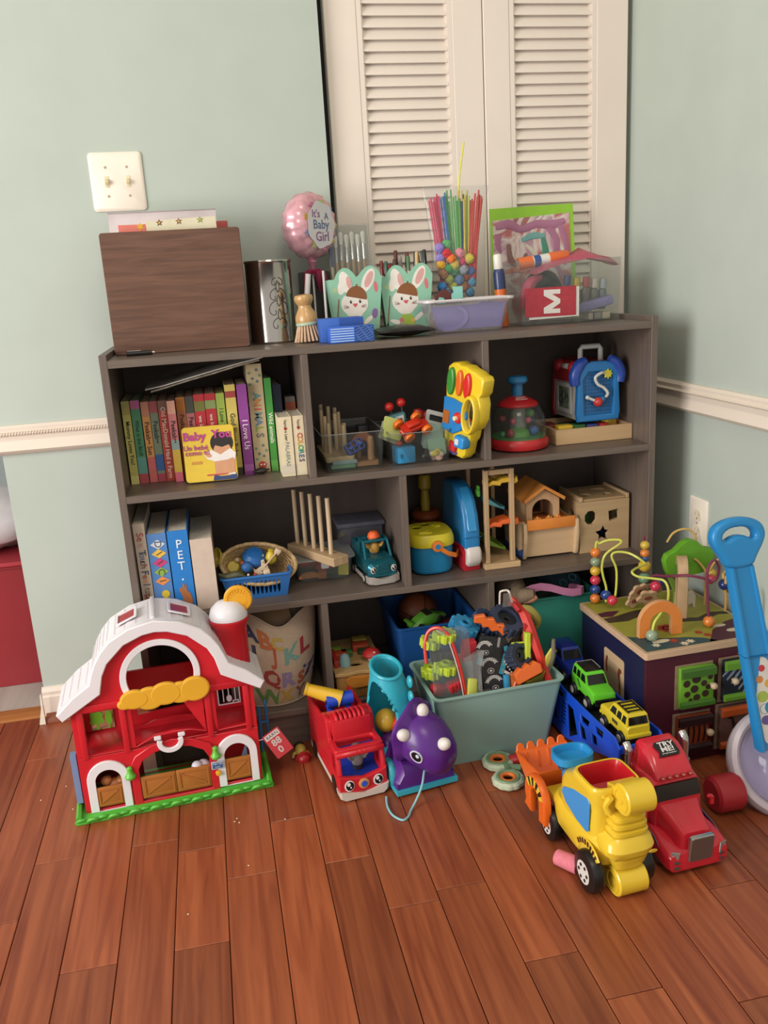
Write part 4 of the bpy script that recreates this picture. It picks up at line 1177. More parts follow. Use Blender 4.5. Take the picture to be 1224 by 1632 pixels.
tag(o, 'small pinkish red piece lying on top of the blue cube', 'toy piece')
# yellow music toy leaning on the divider
t = thing('music_toy', 'yellow and blue activity panel toy leaning on the divider', 'toy', (.7655, .045, Z1 + .0065), (0, math.radians(10.5), math.radians(-66)))
# local x runs into the shelf after the turn; the face looks along -y
body = [(-.052, .004), (-.046, 0), (.012, 0), (.022, .012), (.026, .040), (.034, .052), (.036, .070), (.046, .078), (.056, .1), (.056, .135), (.050, .150), (.058, .160), (.060, .188), (.054, .196), (.040, .1975), (.030, .202), (.012, .204), (.0, .208), (-.018, .206), (-.028, .210), (-.046, .206), (-.058, .196), (-.062, .15), (-.058, .12), (-.058, .06)]
MB().plate(body, (), .034, .006, 2).build('yellow_body', plastic('#e3c531', .3), t)
MB().plate([(-.056, .055), (-.020, .05), (.008, .066), (.022, .10), (.012, .125), (-.030, .130), (-.056, .128)], (), .008, .002).build('blue_panel', plastic('#2a7fc2', .3), t).location = (0, -.033, 0)
for x, z, w_, h_, c in ((-.040, .166, .024, .062, '#3f8a3a'), (-.012, .168, .020, .058, '#dd6a24'), (.014, .168, .022, .056, '#cf2f2c')):
 MB().plate(ell(w_ / 2, h_ / 2, x, z), (), .012, .004, 2).build('piano_key', plastic(c, .3), t).location = (0, -.030, 0)
MB().plate(ell(.023, .044, .033, .108), [ell(.016, .035, .033, .108)], .018, .004, 2).build('mirror_frame', plastic('#e6c832', .3), t).location = (0, -.030, 0)
MB().plate(ell(.0165, .036, .033, .108), (), .001).build('mirror', mat('#c8c8c8', .04, 1.0, 0, 5), t).location = (0, -.0355, 0)
q = MB().at(-.004, -.036, .092, math.pi / 2).lathe([(0, -.004), (.013, -.004), (.013, .006), (.010, .010), (0, .012)], 20).build('red_dial', plastic('#cf3029', .3), t)
MB().at(-.004, -.046, .092, math.pi / 2).lathe([(0, 0), (.006, 0), (.005, .006), (0, .007)], 14).build('dial_centre', plastic('#e4d6b0'), q)
MB().plate(rrect(.020, .030, .003, 2, -.042, .085), (), .008, .001).build('brown_button', plastic('#a8622c'), t).location = (0, -.036, 0)
q = MB().plate(rrect(.032, .028, .006, 3, .014, .042), (), .024, .004, 2).build('blue_speaker', plastic('#2f8cd0', .3), t)
q.location = (0, -.026, 0)
MB().plate(rrect(.012, .014, .003, 3, .010, .042), (), .003, .001).build('white_button', plastic('#cdd6da'), t).location = (0, -.0495, 0)
MB().plate([(-.028, .012), (-.006, .010), (-.002, .028), (-.026, .034)], (), .012, .003, 2).build('red_button', plastic('#c22a34', .3), t).location = (0, -.030, 0)
MB().plate(ell(.014, .006, -.016, .008), (), .004, .001).build('purple_button', plastic('#56508a'), t).location = (0, -.033, 0)
# ================================================================ UPPER ROW: RIGHT COMPARTMENT
t = thing('spinner_dome', 'clear push down spinner dome with red base and blue knob', 'toy', (.9045, .105, Z1))
MB().lathe([(0, 0), (.060, 0), (.068, .004), (.071, .012), (.070, .022), (.066, .027), (0, .027)], 40).build('base', plastic('#b8282c', .35), t)
MB().lathe([(.064, .0265), (.0645, .030), (.060, .031), (0, .031)], 40).build('green_floor', plastic('#4d8a4a'), t)
MB().lathe([(.0655, .028), (.066, .05), (.061, .076), (.052, .096), (.044, .104)], 40).build('dome', clear('#eef2ee', .04, .02, .4), t).data.materials[0] = clear('#e6eae6', .04, .03, .4)
MB().lathe([(.0, .098), (.046, .0985), (.0475, .102), (.044, .108), (.030, .116), (.016, .122), (0, .123)], 36).build('red_cap', plastic('#b02328', .35), t)
q = MB()
for i in range(3):
 q.tube([((.030 - .004 * i) * math.cos(a), (.030 - .004 * i) * math.sin(a), .1165 + .0022 * i) for a in [math.radians(-120 + 60 * k / 8) for k in range(9)]], .0006, 5, 1)
q.build('cap_lines', plastic('#d8c0b8'), t)
MB().lathe([(.0125, .120), (.0125, .152), (.0, .152)], 24).build('plunger', plastic('#2a6fa0', .35), t)
MB().lathe([(0, .150), (.020, .151), (.0235, .156), (.0235, .162), (.020, .167), (.008, .169), (0, .169)], 28).build('knob', plastic('#2c76aa', .35), t)
MB().lathe([(.016, .031), (.019, .05), (.016, .09), (.012, .099), (0, .099)], 22).build('inner_column', clear('#d8dcd8', .1, .35, .3), t)
MB().lathe([(.030, .030), (.026, .042), (.014, .050), (0, .050)], 20, (-.005, -.012, 0)).build('green_hill', plastic('#5a9a3c'), t)
for x, y, z, r, c in ((-.030, -.030, .040, .011, '#8e2a30'), (.030, -.024, .042, .011, '#2f5fa4'), (.018, -.020, .066, .008, '#c0506a'), (-.020, -.022, .066, .008, '#b84a60'), (.028, -.005, .080, .010, '#5c9a44'), (.036, .010, .060, .009, '#334a7a'), (-.034, .010, .070, .010, '#8a3a3e'), (-.044, -.018, .037, .008, '#3f8a5a')):
 MB().ball((x, y, z), r, 14, 8).build('toy_ball', plastic(c, .35), t)
# tray of shape blocks
t = thing('block_tray', 'shallow natural wood tray of coloured blocks on the upper right shelf', 'tray', (1.0855, .080, Z1))
L_, D_, H_ = .193, .170, .036
mw = wood('#c9a87e', 0, .5, .85)
for (x0, y0, x1, y1, n) in ((-L_ / 2, 0, L_ / 2, .008, 'front_side'), (-L_ / 2, D_ - .008, L_ / 2, D_, 'rear_side')):
 MB().box(x0, y0, 0, x1, y1, H_, .001, 1).build(n, mw, t)
for x in (-L_ / 2, L_ / 2 - .008):
 MB().box(x, .0081, 0, x + .008, D_ - .0081, H_, .001, 1).build('end_side', wood('#c2a077', 1, .5, .85), t)
MB().box(-L_ / 2 + .008, .008, .001, L_ / 2 - .008, D_ - .008, .006).build('base', mw, t)
for i, (x, y, w_, d_, z0, z1, c, nm, rot) in enumerate(((-.064, .032, .036, .026, .006, .042, '#d8b52e', 'yellow block at the front left of the wood tray', 0), (-.028, .040, .034, .03, .006, .040, '#2e6a34', 'dark green block right of the yellow block in the tray', 0), (.008, .042, .03, .03, .006, .038, '#3c4a8e', 'indigo block in the middle of the wood tray', 0), (.036, .034, .022, .024, .006, .038, '#b8302c', 'red block right of the indigo block in the tray', .2), (.060, .050, .03, .022, .006, .044, '#d9bc3a', 'yellow wedge block at the right of the wood tray', .3), (.075, .075, .022, .04, .006, .042, '#b53a2c', 'red block at the right end of the wood tray', 0), (-.075, .09, .024, .05, .006, .038, '#7a2c2a', 'dark red block at the back left of the wood tray', 0), (-.02, .10, .05, .05, .006, .030, '#2f6a6a', 'teal block at the back of the wood tray', 0))):
 o = MB().cbox(0, 0, (z1 - z0) / 2, w_, d_, z1 - z0, .002).build('toy_block', paint(c))
 o.location, o.rotation_euler = (1.0855 + x, .080 + y, Z1 + z0 + .0002), (0, 0, rot)
 tag(o, nm, 'block', 'blocks in the wooden tray')
# red and blue house toy with a handle
t = thing('house_toy', 'red and blue barn shaped activity toy with white handle on the wood tray', 'toy', (1.103, .112, Z1 + .0465), math.radians(1))
gable = [(-.052, 0), (.052, 0), (.056, .02), (.052, .098), (.050, .118), (.036, .136), (.018, .141), (-.018, .141), (-.036, .136), (-.050, .118), (-.052, .098), (-.056, .02)]
# gable face (blue) looks along -y; the red long side looks along -x
MB().plate(gable, [[(-.036, .016), (.036, .016), (.038, .098), (.026, .116), (-.026, .116), (-.038, .098)]], .016, .004, 2).build('blue_gable', plastic('#2474b4', .3), t)
MB().plate([(-.038, .014), (.038, .014), (.040, .098), (.028, .118), (-.028, .118), (-.040, .098)], (), .004).build('blue_recess', plastic('#1f5f98', .35), t).location = (0, -.006, 0)
mb = MB()
for i in range(9):
 for j in range(11):
  x, z = -.030 + .0075 * i, .024 + .0085 * j
  if abs(x) < .036 - max(0, z - .09) * .6:
   mb.at(x, -.0101, z).plate(circ(.0016, 6), (), .0003)
mb.build('hole_pattern', plastic('#12304e'), t)['kind'] = 'stuff'
for s in (-1, 1):
 MB().tube([(s * .056, -.008, .088), (s * .058, -.008, .110), (s * .046, -.008, .134), (s * .030, -.008, .144)], [.012, .014, .014, .010], 12, 4).build('blue_corner', plastic('#2a4aa0', .3), t)
MB().tube([(.018, -.012, .110), (.004, -.022, .114), (-.012, -.022, .104), (-.006, -.022, .088), (.010, -.022, .078), (.020, -.022, .064), (.016, -.012, .052)], .0035, 10, 5).build('white_track', plastic('#d2d2cc', .3), t)
MB().cyl((-.030, -.020, .058), (-.008, -.020, .048), .0034).ball((-.031, -.020, .0585), .005, 10, 6).build('white_lever', plastic('#d2d2cc', .3), t)
MB().ball((-.004, -.020, .046), .0115, 16, 10).build('red_bead', plastic('#c23a34', .3), t)
MB().ball((.008, -.017, .050), .009, 14, 8).build('blue_bead', plastic('#2c6ea8', .3), t)
MB().at(.022, -.014, .110).plate(star(.012, .008, 8), (), .006, .001).build('yellow_star', plastic('#c6c03a', .3), t)
MB().loft([[(x, y, z) for x, z in [(-.050, .004), (.050, .004), (.052, .03), (.049, .098), (.047, .116), (.034, .133), (-.034, .133), (-.047, .116), (-.049, .098), (-.052, .03)]] for y in (.0005, .118)]).build('white_body', plastic('#b9b6b2', .4), t)
MB().loft([[(x, y, z) for x, z in [(-.054, .092), (-.0535, .116), (-.038, .139), (.038, .139), (.0535, .116), (.054, .092), (.050, .092), (.049, .115), (.035, .1335), (-.035, .1335), (-.049, .115), (-.050, .092)]] for y in (.001, .120)]).build('red_roof', plastic('#9c2428', .35), t)
MB().at(0, .136, 0).plate(gable, (), .016, .004, 2).build('red_gable', plastic('#a32a2c', .35), t)
for y in (.02, .10):
 MB().ball((-.046, y, .126), (.016, .014, .016), 14, 8).build('red_corner', plastic('#b32c2c', .35), t)
MB().tube([(-.047, .035, .126), (-.052, .05, .128), (-.047, .075, .126)], .007, 10, 4).build('white_badge', plastic('#c9c4be', .35), t)
q = MB().at(-.0535, 0, 0).plate([(.018, .016), (.104, .016), (.104, .088), (.018, .088)], [[(.030, .026), (.092, .026), (.092, .078), (.030, .078)]], .003, .0006, 1, 'X').build('side_frame', plastic('#bdbab6', .35), t)
q.location = (-.002, 0, 0)
MB().at(-.0528, 0, 0).plate([(.03, .026), (.092, .026), (.092, .078), (.03, .078)], (), .0006, 0, 1, 'X').build('side_picture', mat('#6f7f6a', .4, 0, .6, 60), t).location = (-.001, 0, 0)
mb = MB()
for y, z, r in ((.045, .050, .010), (.06, .058, .012), (.078, .046, .009)):
 mb.torus((-.0545, y, z), r, .0008, 16, 5, 'X')
mb.build('scribbles', plastic('#2f2f3a'), t)
MB().at(0, 0, .136).tube([(-.026, .03, 0), (-.026, .03, .030), (-.022, .03, .036), (.022, .03, .036), (.026, .03, .030), (.026, .03, 0)], .0062, 10, 1).build('handle', plastic('#c2c0bc', .35), t)
# ================================================================ MIDDLE ROW, LEFT
t = book(.0188, .0425, .207, .022, .20, '#b3a493', 'tall beige book about touching at the left end, colourful spine letters', z=Z2 + .0003, group='large books on the middle left shelf', tilt=-.010)
X0 = 0
for i, (s, f, hh, c) in enumerate((('Se', .86, .0150, '#a2483c'), ('e', .775, .0130, '#b08a78'), ('T', .69, .0150, '#3c4048'), ('ou', .635, .0140, '#5a6a8a'), ('ch', .565, .0140, '#7a4a3a'), ('F', .475, .0150, '#33405a'), ('e', .43, .0140, '#a2503c'), ('e', .385, .0140, '#c08a5c'), ('l', .345, .0150, '#5a5a5e'))):
 MB().at(0, -.0007, .207 * f, 0, math.radians(90), 0).text(s, hh, .0003, bold=.015).build('spine_title', paper(c), t)
for s, f, hh, c in (('Colours', .25, .006, '#5a4a40'), ('& animals', .245, .005, '#7a6a5a'), ('SEE US', .13, .012, '#a2483c')):
 MB().at(.003 if hh == .005 else -.003, -.0007, .207 * f, 0, math.radians(90), 0).text(s, hh, .0003).build('spine_title', paper(c), t)
t = book(.0440, .0835, .182, .022, .20, '#4f7db8', 'blue book with five coloured diamonds and a duck on its spine', z=Z2, group='large books on the middle left shelf', tilt=-.008)
for i, (c, ch, r) in enumerate((('#c4cbd8', 'D', 90), ('#dcb248', 'I', 62), ('#c63a72', 'I', 60), ('#88a844', 'C', 90), ('#d98a4a', 'I', 84))):
 MB().at(.001, -.0005, .158 - .0205 * i).plate([(-.0155, 0), (0, -.0105), (.0155, 0), (0, .0105)], (), .0003).build('diamond', paper(c), t)
 MB().at(.001, -.0008, .158 - .0205 * i, 0, math.radians(r), 0).text(ch, .0150, .0003, bold=.0).build('spine_title', paper('#3a3a34'), t)
MB().at(.004, -.0006, .046).plate(circ(.0085, 16), (), .0003).at(.002, -.0006, .030).plate(ell(.012, .008), (), .0003).build('duck_picture', paper('#cbb434'), t)
t = book(.0860, .1285, .184, .022, .20, '#1f76c2', 'bright blue book with large white PET title and a brown rabbit', z=Z2, group='large books on the middle left shelf', tilt=-.008)
for i, ch in enumerate('PET'):
 MB().at(.001, -.0007, .153 - .0245 * i).text(ch, .0195, .0003).build('spine_title', paper('#e4e8ec'), t)
MB().at(.0, -.0006, .074).plate(rrect(.004, .004, .0005, 1), (), .0003).build('white_dot', paper('#cfe0ee'), t)
MB().at(.001, -.0006, .042).plate([(-.012, .008), (-.009, .014), (-.004, .013), (-.003, .023), (.0, .022), (.001, .012), (.003, .022), (.005, .021), (.004, .008), (.011, -.002), (.014, -.014), (.013, -.030), (-.008, -.030), (-.006, -.008), (-.009, .002)], (), .0003).build('rabbit_picture', paper('#a5683c'), t)
book(.1310, .1775, .160, .022, .20, '#c9b5a6', 'plain white thick binder without title right of the bright blue book', z=Z2, group='large books on the middle left shelf', tilt=-.008)
# blue slotted basket
t = thing('blue_basket', 'blue plastic basket with tapered slots holding a wicker basket', 'basket', (.2645, .100, Z2))
mb = MB()
bm_ = plastic('#2a66a8', .4)
wB, wT, dB, dT, h = .128, .152, .100, .116, .052
def slotted(mb, w0, w1, h, n):
 holes = []
 for i in range(n):
  x = -w0 / 2 + .012 + (w0 - .024) * (i + .5) / n
  holes.append([(x - .0016, .010), (x + .0016, .010), (x + .0036, .022), (x + .0036, .034), (x + .0016, .043), (x - .0016, .043), (x - .0036, .034), (x - .0036, .022)])
 return mb.plate([(-w0 / 2, 0), (w0 / 2, 0), (w1 / 2, h), (-w1 / 2, h)], holes, .002)
lean = math.atan2((dT - dB) / 2, h)
mb.at(0, -dB / 2, 0, lean, 0, 0)
slotted(mb, wB, wT, h, 11)
mb.at(0, dB / 2, 0, lean, 0, math.pi)
slotted(mb, wB, wT, h, 11)
mb.at(wB / 2, 0, 0, lean, 0, math.pi / 2)
slotted(mb, dB, dT, h, 8)
mb.at(-wB / 2, 0, 0, lean, 0, -math.pi / 2)
slotted(mb, dB, dT, h, 8)
mb.at().box(-wB / 2, -dB / 2, 0, wB / 2, dB / 2, .002)
mb.build('body', bm_, t)
MB().at(0, 0, h - .001).plate(rrect(wT + .010, dT + .010, .012, 4), [rrect(wT - .003, dT - .003, .010, 4)], .005, .001, 1, 'Z').build('rim', plastic('#2f6fb4', .4), t)
# wicker basket
t = thing('wicker_basket', 'small oval woven wicker basket tilted inside the blue basket', 'basket', (.268, .118, Z2 + .036), (math.radians(50), math.radians(8), 0), None, .84)
wk = mat('#a08258', .8, 0, .3, 120, .6)
for k in range(9):
 z = .0045 + .0072 * k
 a = .040 + .0036 * k
 MB().tube([((a * 1.42) * math.cos(u) * (1 + .012 * math.cos(14 * u + math.pi * (k % 2))), a * .84 * math.sin(u) * (1 + .012 * math.cos(14 * u + math.pi * (k % 2))), z) for u in [2 * math.pi * i / 56 for i in range(56)]], .0040, 6, 1, True).build('woven_ring', wk, t)
MB().tube([((.0725 * 1.42) * math.cos(u) * .97, .0725 * .84 * math.sin(u) * .97, .066 + .0015 * math.sin(24 * u)) for u in [2 * math.pi * i / 72 for i in range(72)]], .0052, 8, 1, True).build('braided_rim', mat('#b2946a', .8, 0, .3, 120, .6), t)
MB().at(0, 0, 0).plate(ell(.054, .032), (), .004, 0, 1, 'Z').build('base', wk, t)
def put(o, loc, rot=(0, 0, 0)):
 o.location, o.rotation_euler = loc, rot
 return o
def toy_cup(label, loc, rot, c='#c4ac3c', s=1.0):
 t = thing('toy_cup', label, 'toy cup', loc, rot, None, s)
 MB().lathe([(0, 0), (.010, 0), (.012, .002), (.014, .012), (.022, .018), (.0235, .022), (.021, .0215), (.0135, .016), (.010, .004), (0, .0035)], 24).build('cup', plastic(c, .35), t)
 return t
toy_cup('round yellow toy cup upside down at the front left of the wicker basket', (.216, .082, Z2 + .070), (math.radians(-122), math.radians(-12), 0), '#c4ac3c', 1.2)
toy_cup('yellow toy cup standing on edge at the far left of the basket', (.199, .10, Z2 + .085), (math.radians(20), math.radians(-70), 0), '#b0a03e')
o = MB().lathe([(0, 0), (.008, .001), (.013, .008), (.0135, .016), (.010, .024), (.006, .030), (.007, .034), (0, .036)], 20).build('toy_pear', plastic('#cbb238', .3))
put(o, (.300, .088, Z2 + .066), (.2, .1, 0))
tag(o, 'shiny yellow pear shaped toy right of the blue ball', 'toy')
o = MB().lathe([(0, 0), (.018, .003), (.027, .014), (.027, .022), (.018, .033), (0, .036)], 24).build('blue_bowl', plastic('#2163a8', .45))
put(o, (.262, .098, Z2 + .068), (.5, .15, 0))
tag(o, 'blue round toy in the middle of the wicker basket', 'toy')
o = MB().ball((0, 0, 0), (.014, .012, .013), 16, 10).build('small_blue_ball', plastic('#2a5e9c', .5))
put(o, (.246, .066, Z2 + .070))
tag(o, 'small blue ball before the bigger blue round toy in the basket', 'ball')
for x, y, z, r, c, lab in ((.226, .085, .083, .0062, '#c2a486', 'tan bead at the left of the blue toy in the basket'), (.237, .075, .078, .005, '#c2442c', 'red orange bead left of the small blue ball'), (.250, .082, .090, .0042, '#7a2f3a', 'dark red bead on top of the blue toy'), (.247, .052, .056, .003, '#d8d0c4', 'tiny white bead below the small blue ball'), (.262, .060, .052, .004, '#b53a3c', 'red bead low in the wicker basket beside the stick')):
 o = MB().ball((0, 0, 0), r, 12, 8).build('bead', plastic(c))
 put(o, (x, y, Z2 + z))
 tag(o, lab, 'bead', 'beads in the wicker basket')
for a, b, sq, lab in (((.236, .066, .062), (.286, .078, .090), False, 'pale wooden stick without block crossing the wicker basket'), ((.284, .064, .066), (.318, .076, .096), True, 'pale wooden mallet with a square head at the right of the basket')):
 t = thing('wooden_mallet' if sq else 'wooden_stick', lab, 'stick', (0, 0, Z2))
 MB().cyl(a, b, .0021, .0021, 8).build('rod', wood('#d2b79c', 2, .5), t)
 if sq:
  MB().at(*b, .3, .6, 0).cbox(0, 0, 0, .013, .010, .013, .001).build('block_head', wood('#dcc4a6', 0, .5), t)
t = thing('wooden_animal', 'pale wooden animal figure with black spots in the wicker basket', 'toy animal', (.283, .068, Z2 + .040), (math.radians(-12), math.radians(-15), 0))
MB().plate([(-.018, 0), (-.010, 0), (-.008, .010), (.004, .010), (.006, 0), (.014, 0), (.016, .022), (.012, .030), (.013, .040), (.006, .040), (.002, .028), (-.012, .024), (-.017, .030)], (), .008, .001).build('body', wood('#cfb79a', 0, .5), t)
MB().at(.002, -.0083, .016).plate(ell(.003, .002), (), .0003).at(-.012, -.0083, .008).plate(ell(.002, .003), (), .0003).at(.009, -.0083, .034).plate(circ(.0012, 8), (), .0003).build('spots', plastic('#1e1a18'), t)
o = MB().cbox(0, 0, 0, .015, .008, .012, .0015).build('letter_cube', wood('#d8bfa2', 0, .5))
put(o, (.288, .050, Z2 + .058), (.1, -.2, 0))
tag(o, 'small pale wooden cube before the wooden animal', 'block')
o = MB().tube([(-.030, 0, .004), (-.012, -.004, .0), (.010, -.002, .003), (.030, 0, -.004)], [.002, .008, .009, .003], 8, 4).build('toy_leaf', mat('#5a5a42', .4, 0, .15, 40))
put(o, (.211, .054, Z2 + .058), (0, .1, 0))
tag(o, 'olive green leaf shaped toy at the front left of the blue basket', 'toy')
# box of foam shapes with pegs rack on the lid
t = thing('foam_box', 'clear lidded box of coloured foam shapes beside the blue basket', 'container', (.425, .175, Z2 + .0003))
shell(.124, .118, .138, .130, .050, .0012, .012, 0, 4).build('tub', clear('#e8ece8', .1, .06, .25), t)
MB().at(0, 0, .050).plate(rrect(.150, .142, .014, 4), (), .004, .001, 1, 'Z').build('lid', clear('#eceeee', .12, .22, .25), t)
MB().at(.0, -.074, .040).plate(rrect(.018, .014, .003, 3, 0, 0), (), .004, .001).build('clip', clear('#f0f0f0', .1, .35, .3), t)
for pl, c, x, y, z, rot, lab in ((ell(.026, .014, 0, 0, 16, 0, 180), '#e08a4e', -.036, -.052, .008, (.1, 0, 0), 'orange dome foam piece at the front of the clear box'), (rrect(.020, .018, .002, 2), '#dc7846', -.006, -.050, .012, (.1, .1, 0), 'orange square foam piece at the front of the clear box'), (rrect(.024, .032, .002, 2), '#dcc040', .045, -.052, .022, (0, .08, 0), 'yellow square foam piece at the right front of the clear box'), (ell(.022, .010), '#cf4448', .0, -.046, .032, (.2, 0, 0), 'red oval foam piece above the orange pieces'), (ell(.030, .012), '#c8343c', -.028, -.040, .038, (.9, 0, 0), 'dark red foam disc under the clear lid'), (rrect(.05, .030, .006, 3), '#4a5a3c', .015, -.030, .020, (.2, 0, 0), 'dark green foam block behind the front pieces'), (rrect(.05, .03, .004, 2), '#5a4a3a', -.02, .0, .020, (.1, 0, 0), 'brown foam block deep inside the clear box'), (rrect(.03, .03, .004, 2), '#b8943a', .042, .02, .022, (.1, .2, 0), 'mustard foam block at the back of the clear box')):
 o = MB().plate(pl, (), .006).build('foam_shape', mat(c, .85, 0, .08, 60))
 put(o, (.425 + x, .175 + y, Z2 + z), rot)
 tag(o, lab, 'foam shape', 'foam shapes in the clear box')
t = thing('peg_rack', 'natural wooden bar with five tall round pegs on the foam box lid', 'peg rack', (.4085, .130, Z2 + .0550), math.radians(119))
MB().box(-.098, -.021, 0, .085, .021, .020, .001, 1).build('bar', wood('#c8aa84', 0, .5), t)
for i in range(5):
 x = -.062 + .033 * i
 MB().cyl((x, 0, .0195), (x, 0, .152), .0052, .0052, 14).build('peg', wood('#cbb190', 2, .55), t)
t = thing('lidded_box', 'clear plastic box with dark purple contents behind the teal truck', 'container', (.530, .238, Z2 + .0003))
MB().box(-.052, -.045, 0, .054, .045, .096, .004).build('box', clear('#c9c8d2', .1, .12, .25), t)
MB().box(-.058, -.050, .0965, .060, .05, .108, .003).build('lid', clear('#b9bac8', .1, .22, .3), t)
o = MB().cbox(0, 0, .03, .09, .07, .055, .008).build('purple_cloth', mat('#4a3450', .8, 0, .2, 60, .4))
put(o, (.531, .240, Z2 + .004))
tag(o, 'dark purple cloth folded inside the clear box', 'cloth')
for i, (x, z, c, lab) in enumerate(((.4895, .045, '#b9a83c', 'yellow ball behind the foam box under the peg rack'), (.498, .020, '#7a7a3a', 'olive toy ball beside the foam box'))):
 o = MB().ball((0, 0, 0), .018, 16, 10).build('toy_ball', plastic(c, .4))
 o.scale = (.75, 1, 1)
 put(o, (x + .006, .268 - .02 * i, Z2 + (.0185 if i else .052)))
 tag(o, lab, 'ball')
# ---------------------------------------------------------------- little people style vehicles
def wheel_part(parent, x, y, z, r, w, tyre='#1c1a1a', hub=None, name='wheel', spokes=0):
 """wheel whose axle runs along x"""
 mb = MB()
 prof = [(0, -w / 2), (r * .8, -w / 2), (r * .95, -w * .42), (r, -w * .25), (r, w * .25), (r * .95, w * .42), (r * .8, w / 2), (0, w / 2)]
 mb.at(x, y, z, 0, math.pi / 2, 0).lathe(prof, 28)
 o = mb.build(name, plastic(tyre, .35), parent)
 if hub:
  for s in (-1, 1):
   m2 = MB().at(x + s * (w / 2 + .0002), y, z, 0, math.pi / 2, 0)
   m2.lathe([(0, -.0006), (r * .56, -.0006), (r * .52, .0010), (r * .30, .0006), (0, .0014)], 20)
   m2.m(1)
   for k in range(spokes):
    a = 2 * math.pi * k / spokes
    m2.at(x + s * (w / 2 + .0016), y + r * .36 * math.cos(a), z + r * .36 * math.sin(a), 0, math.pi / 2, 0).lathe([(0, -.0004), (r * .085, -.0004), (r * .085, .0004), (0, .0004)], 8)
   m2.build('hub', [plastic(hub, .3), plastic('#26221f')], o)
 return o
def figure(name, label, loc, rot, shirt, skin, hat, hatkind, pants=None, scale=1.0):
 """small peg doll: one turned body, head with face, hat, two arms"""
 t = thing(name, label, 'toy figure', loc, rot, None, scale)
 body = MB().lathe([(0, 0), (.0105, 0), (.0115, .002), (.0105, .010), (.0120, .013), (.0125, .020), (.0105, .028), (.007, .033), (.0, .034)], 20)
 n = len(body.f)
 body.build('body', plastic(shirt, .4), t)
 if pants:
  MB().lathe([(.0108, .0005), (.0118, .002), (.0109, .0095), (.0109, .010), (0, .010)], 20).build('trousers', plastic(pants, .4), t)
 for s in (-1, 1):
  MB().tube([(s * .009, -.001, .027), (s * .0145, -.004, .024), (s * .0185, -.006, .030)], [.0042, .0042, .0034], 8, 3).m(1).ball((s * .0195, -.0065, .0325), .0036, 10, 6).build('arm', [plastic(shirt, .4), plastic(skin, .45)], t)
 hd = MB().ball((0, 0, .0425), (.0112, .0108, .0112), 18, 12).ball((0, -.0112, .0415), (.002, .0018, .0018), 8, 6).build('head', plastic(skin, .45), t)
 for s in (-1, 1):
  MB().ball((s * .0042, -.0098, .0442), (.0013, .0009, .0016), 8, 6).build('eye', plastic('#1a1614', .2), hd)
  MB().ball((s * .0112, 0, .042), (.002, .002, .003), 8, 6).build('ear', plastic(skin, .45), hd)
 MB().tube([(-.003, -.0102, .0378), (0, -.0106, .0368), (.003, -.0102, .0378)], .0006, 6, 3).build('mouth', plastic('#7a2f2a'), hd)
 if hatkind == 'hard':
  MB().lathe([(.0145, .0455), (.0150, .047), (.0138, .0485), (.0125, .054), (.0075, .0592), (0, .0602)], 22).build('hat', plastic(hat, .35), t)
 elif hatkind == 'fire':
  MB().lathe([(.0170, .0465), (.0178, .0478), (.0140, .0490), (.0130, .056), (.0080, .0612), (0, .0622)], 22).m(1).at(0, -.0135, .0530, .3).plate(ell(.004, .005), (), .0012).build('hat', [plastic(hat, .35), plastic('#c9bca8')], t)
 else:
  MB().ball((0, .0015, .0455), (.0120, .0118, .0105), 16, 8).build('hair', plastic(hat, .5), t)
 return t
def eye_print(parent, loc, r, rot=(0, 0, 0)):
 mb = MB()
 for i, (rr_, c, dx, dz) in enumerate(((1, 0, 0, 0), (.80, 1, .10, -.04), (.34, 0, -.10, .28), (.16, 0, .22, -.30))):
  mb.m(c).at(loc[0] + dx * r, loc[1] - .0003 * (i + 1), loc[2] + dz * r, *rot)
  mb.plate(ell(rr_ * r * .86, rr_ * r), (), .0003)
 return mb.build('eye', [plastic('#e4e0dc', .25), plastic('#15171c', .2)], parent)
# teal truck (front faces -y)
t = thing('teal_truck', 'metallic teal toy truck with eyes and a hard hat driver on the middle shelf', 'toy truck', (.5445, .080, Z2), math.radians(7))
TM = mat('#1f6a78', .25, .45, .04, 20)
def rr_ring(w, h, r, z0, y, n=4):
 return [(x, y, z) for x, z in rrect(w, h, r, n, 0, z0 + h / 2)]
MB().loft([rr_ring(.060, .026, .008, .020, -.046), rr_ring(.070, .034, .010, .018, -.040), rr_ring(.072, .038, .010, .018, -.020), rr_ring(.072, .040, .010, .018, .0), rr_ring(.072, .040, .010, .018, .085), rr_ring(.068, .036, .010, .019, .09)]).build('body', TM, t)
q = MB()
for s in (-1, 1):
 q.tube([(s * .031, -.012, .054), (s * .029, .004, .088), (s * .028, .012, .092)], .0036, 8, 3)
 q.tube([(s * .031, .038, .056), (s * .029, .034, .092)], .0042, 8, 1)
 q.tube([(s * .029, .008, .0915), (s * .029, .034, .0925)], .0036, 8, 1)
q.tube([(-.029, .006, .0905), (.029, .006, .0905)], .0036, 8, 1)
q.box(-.031, .034, .05, .031, .040, .094, .002)
q.build('cab_frame', TM, t)
MB().box(-.034, .042, .056, -.028, .088, .082, .002).box(.028, .042, .056, .034, .088, .082, .002).box(-.034, .083, .056, .034, .089, .082, .002).build('truck_bed', TM, t)
MB().plate(rrect(.030, .024, .004, 3, 0, .038), (), .003, .001).build('grille', mat('#185662', .3, .4), t).location = (0, -.0455, 0)
for i in range(4):
 MB().box(-.012, -.0495, .0290 + .0055 * i, .012, -.0482, .0312 + .0055 * i).build('grille_bar', TM, t)
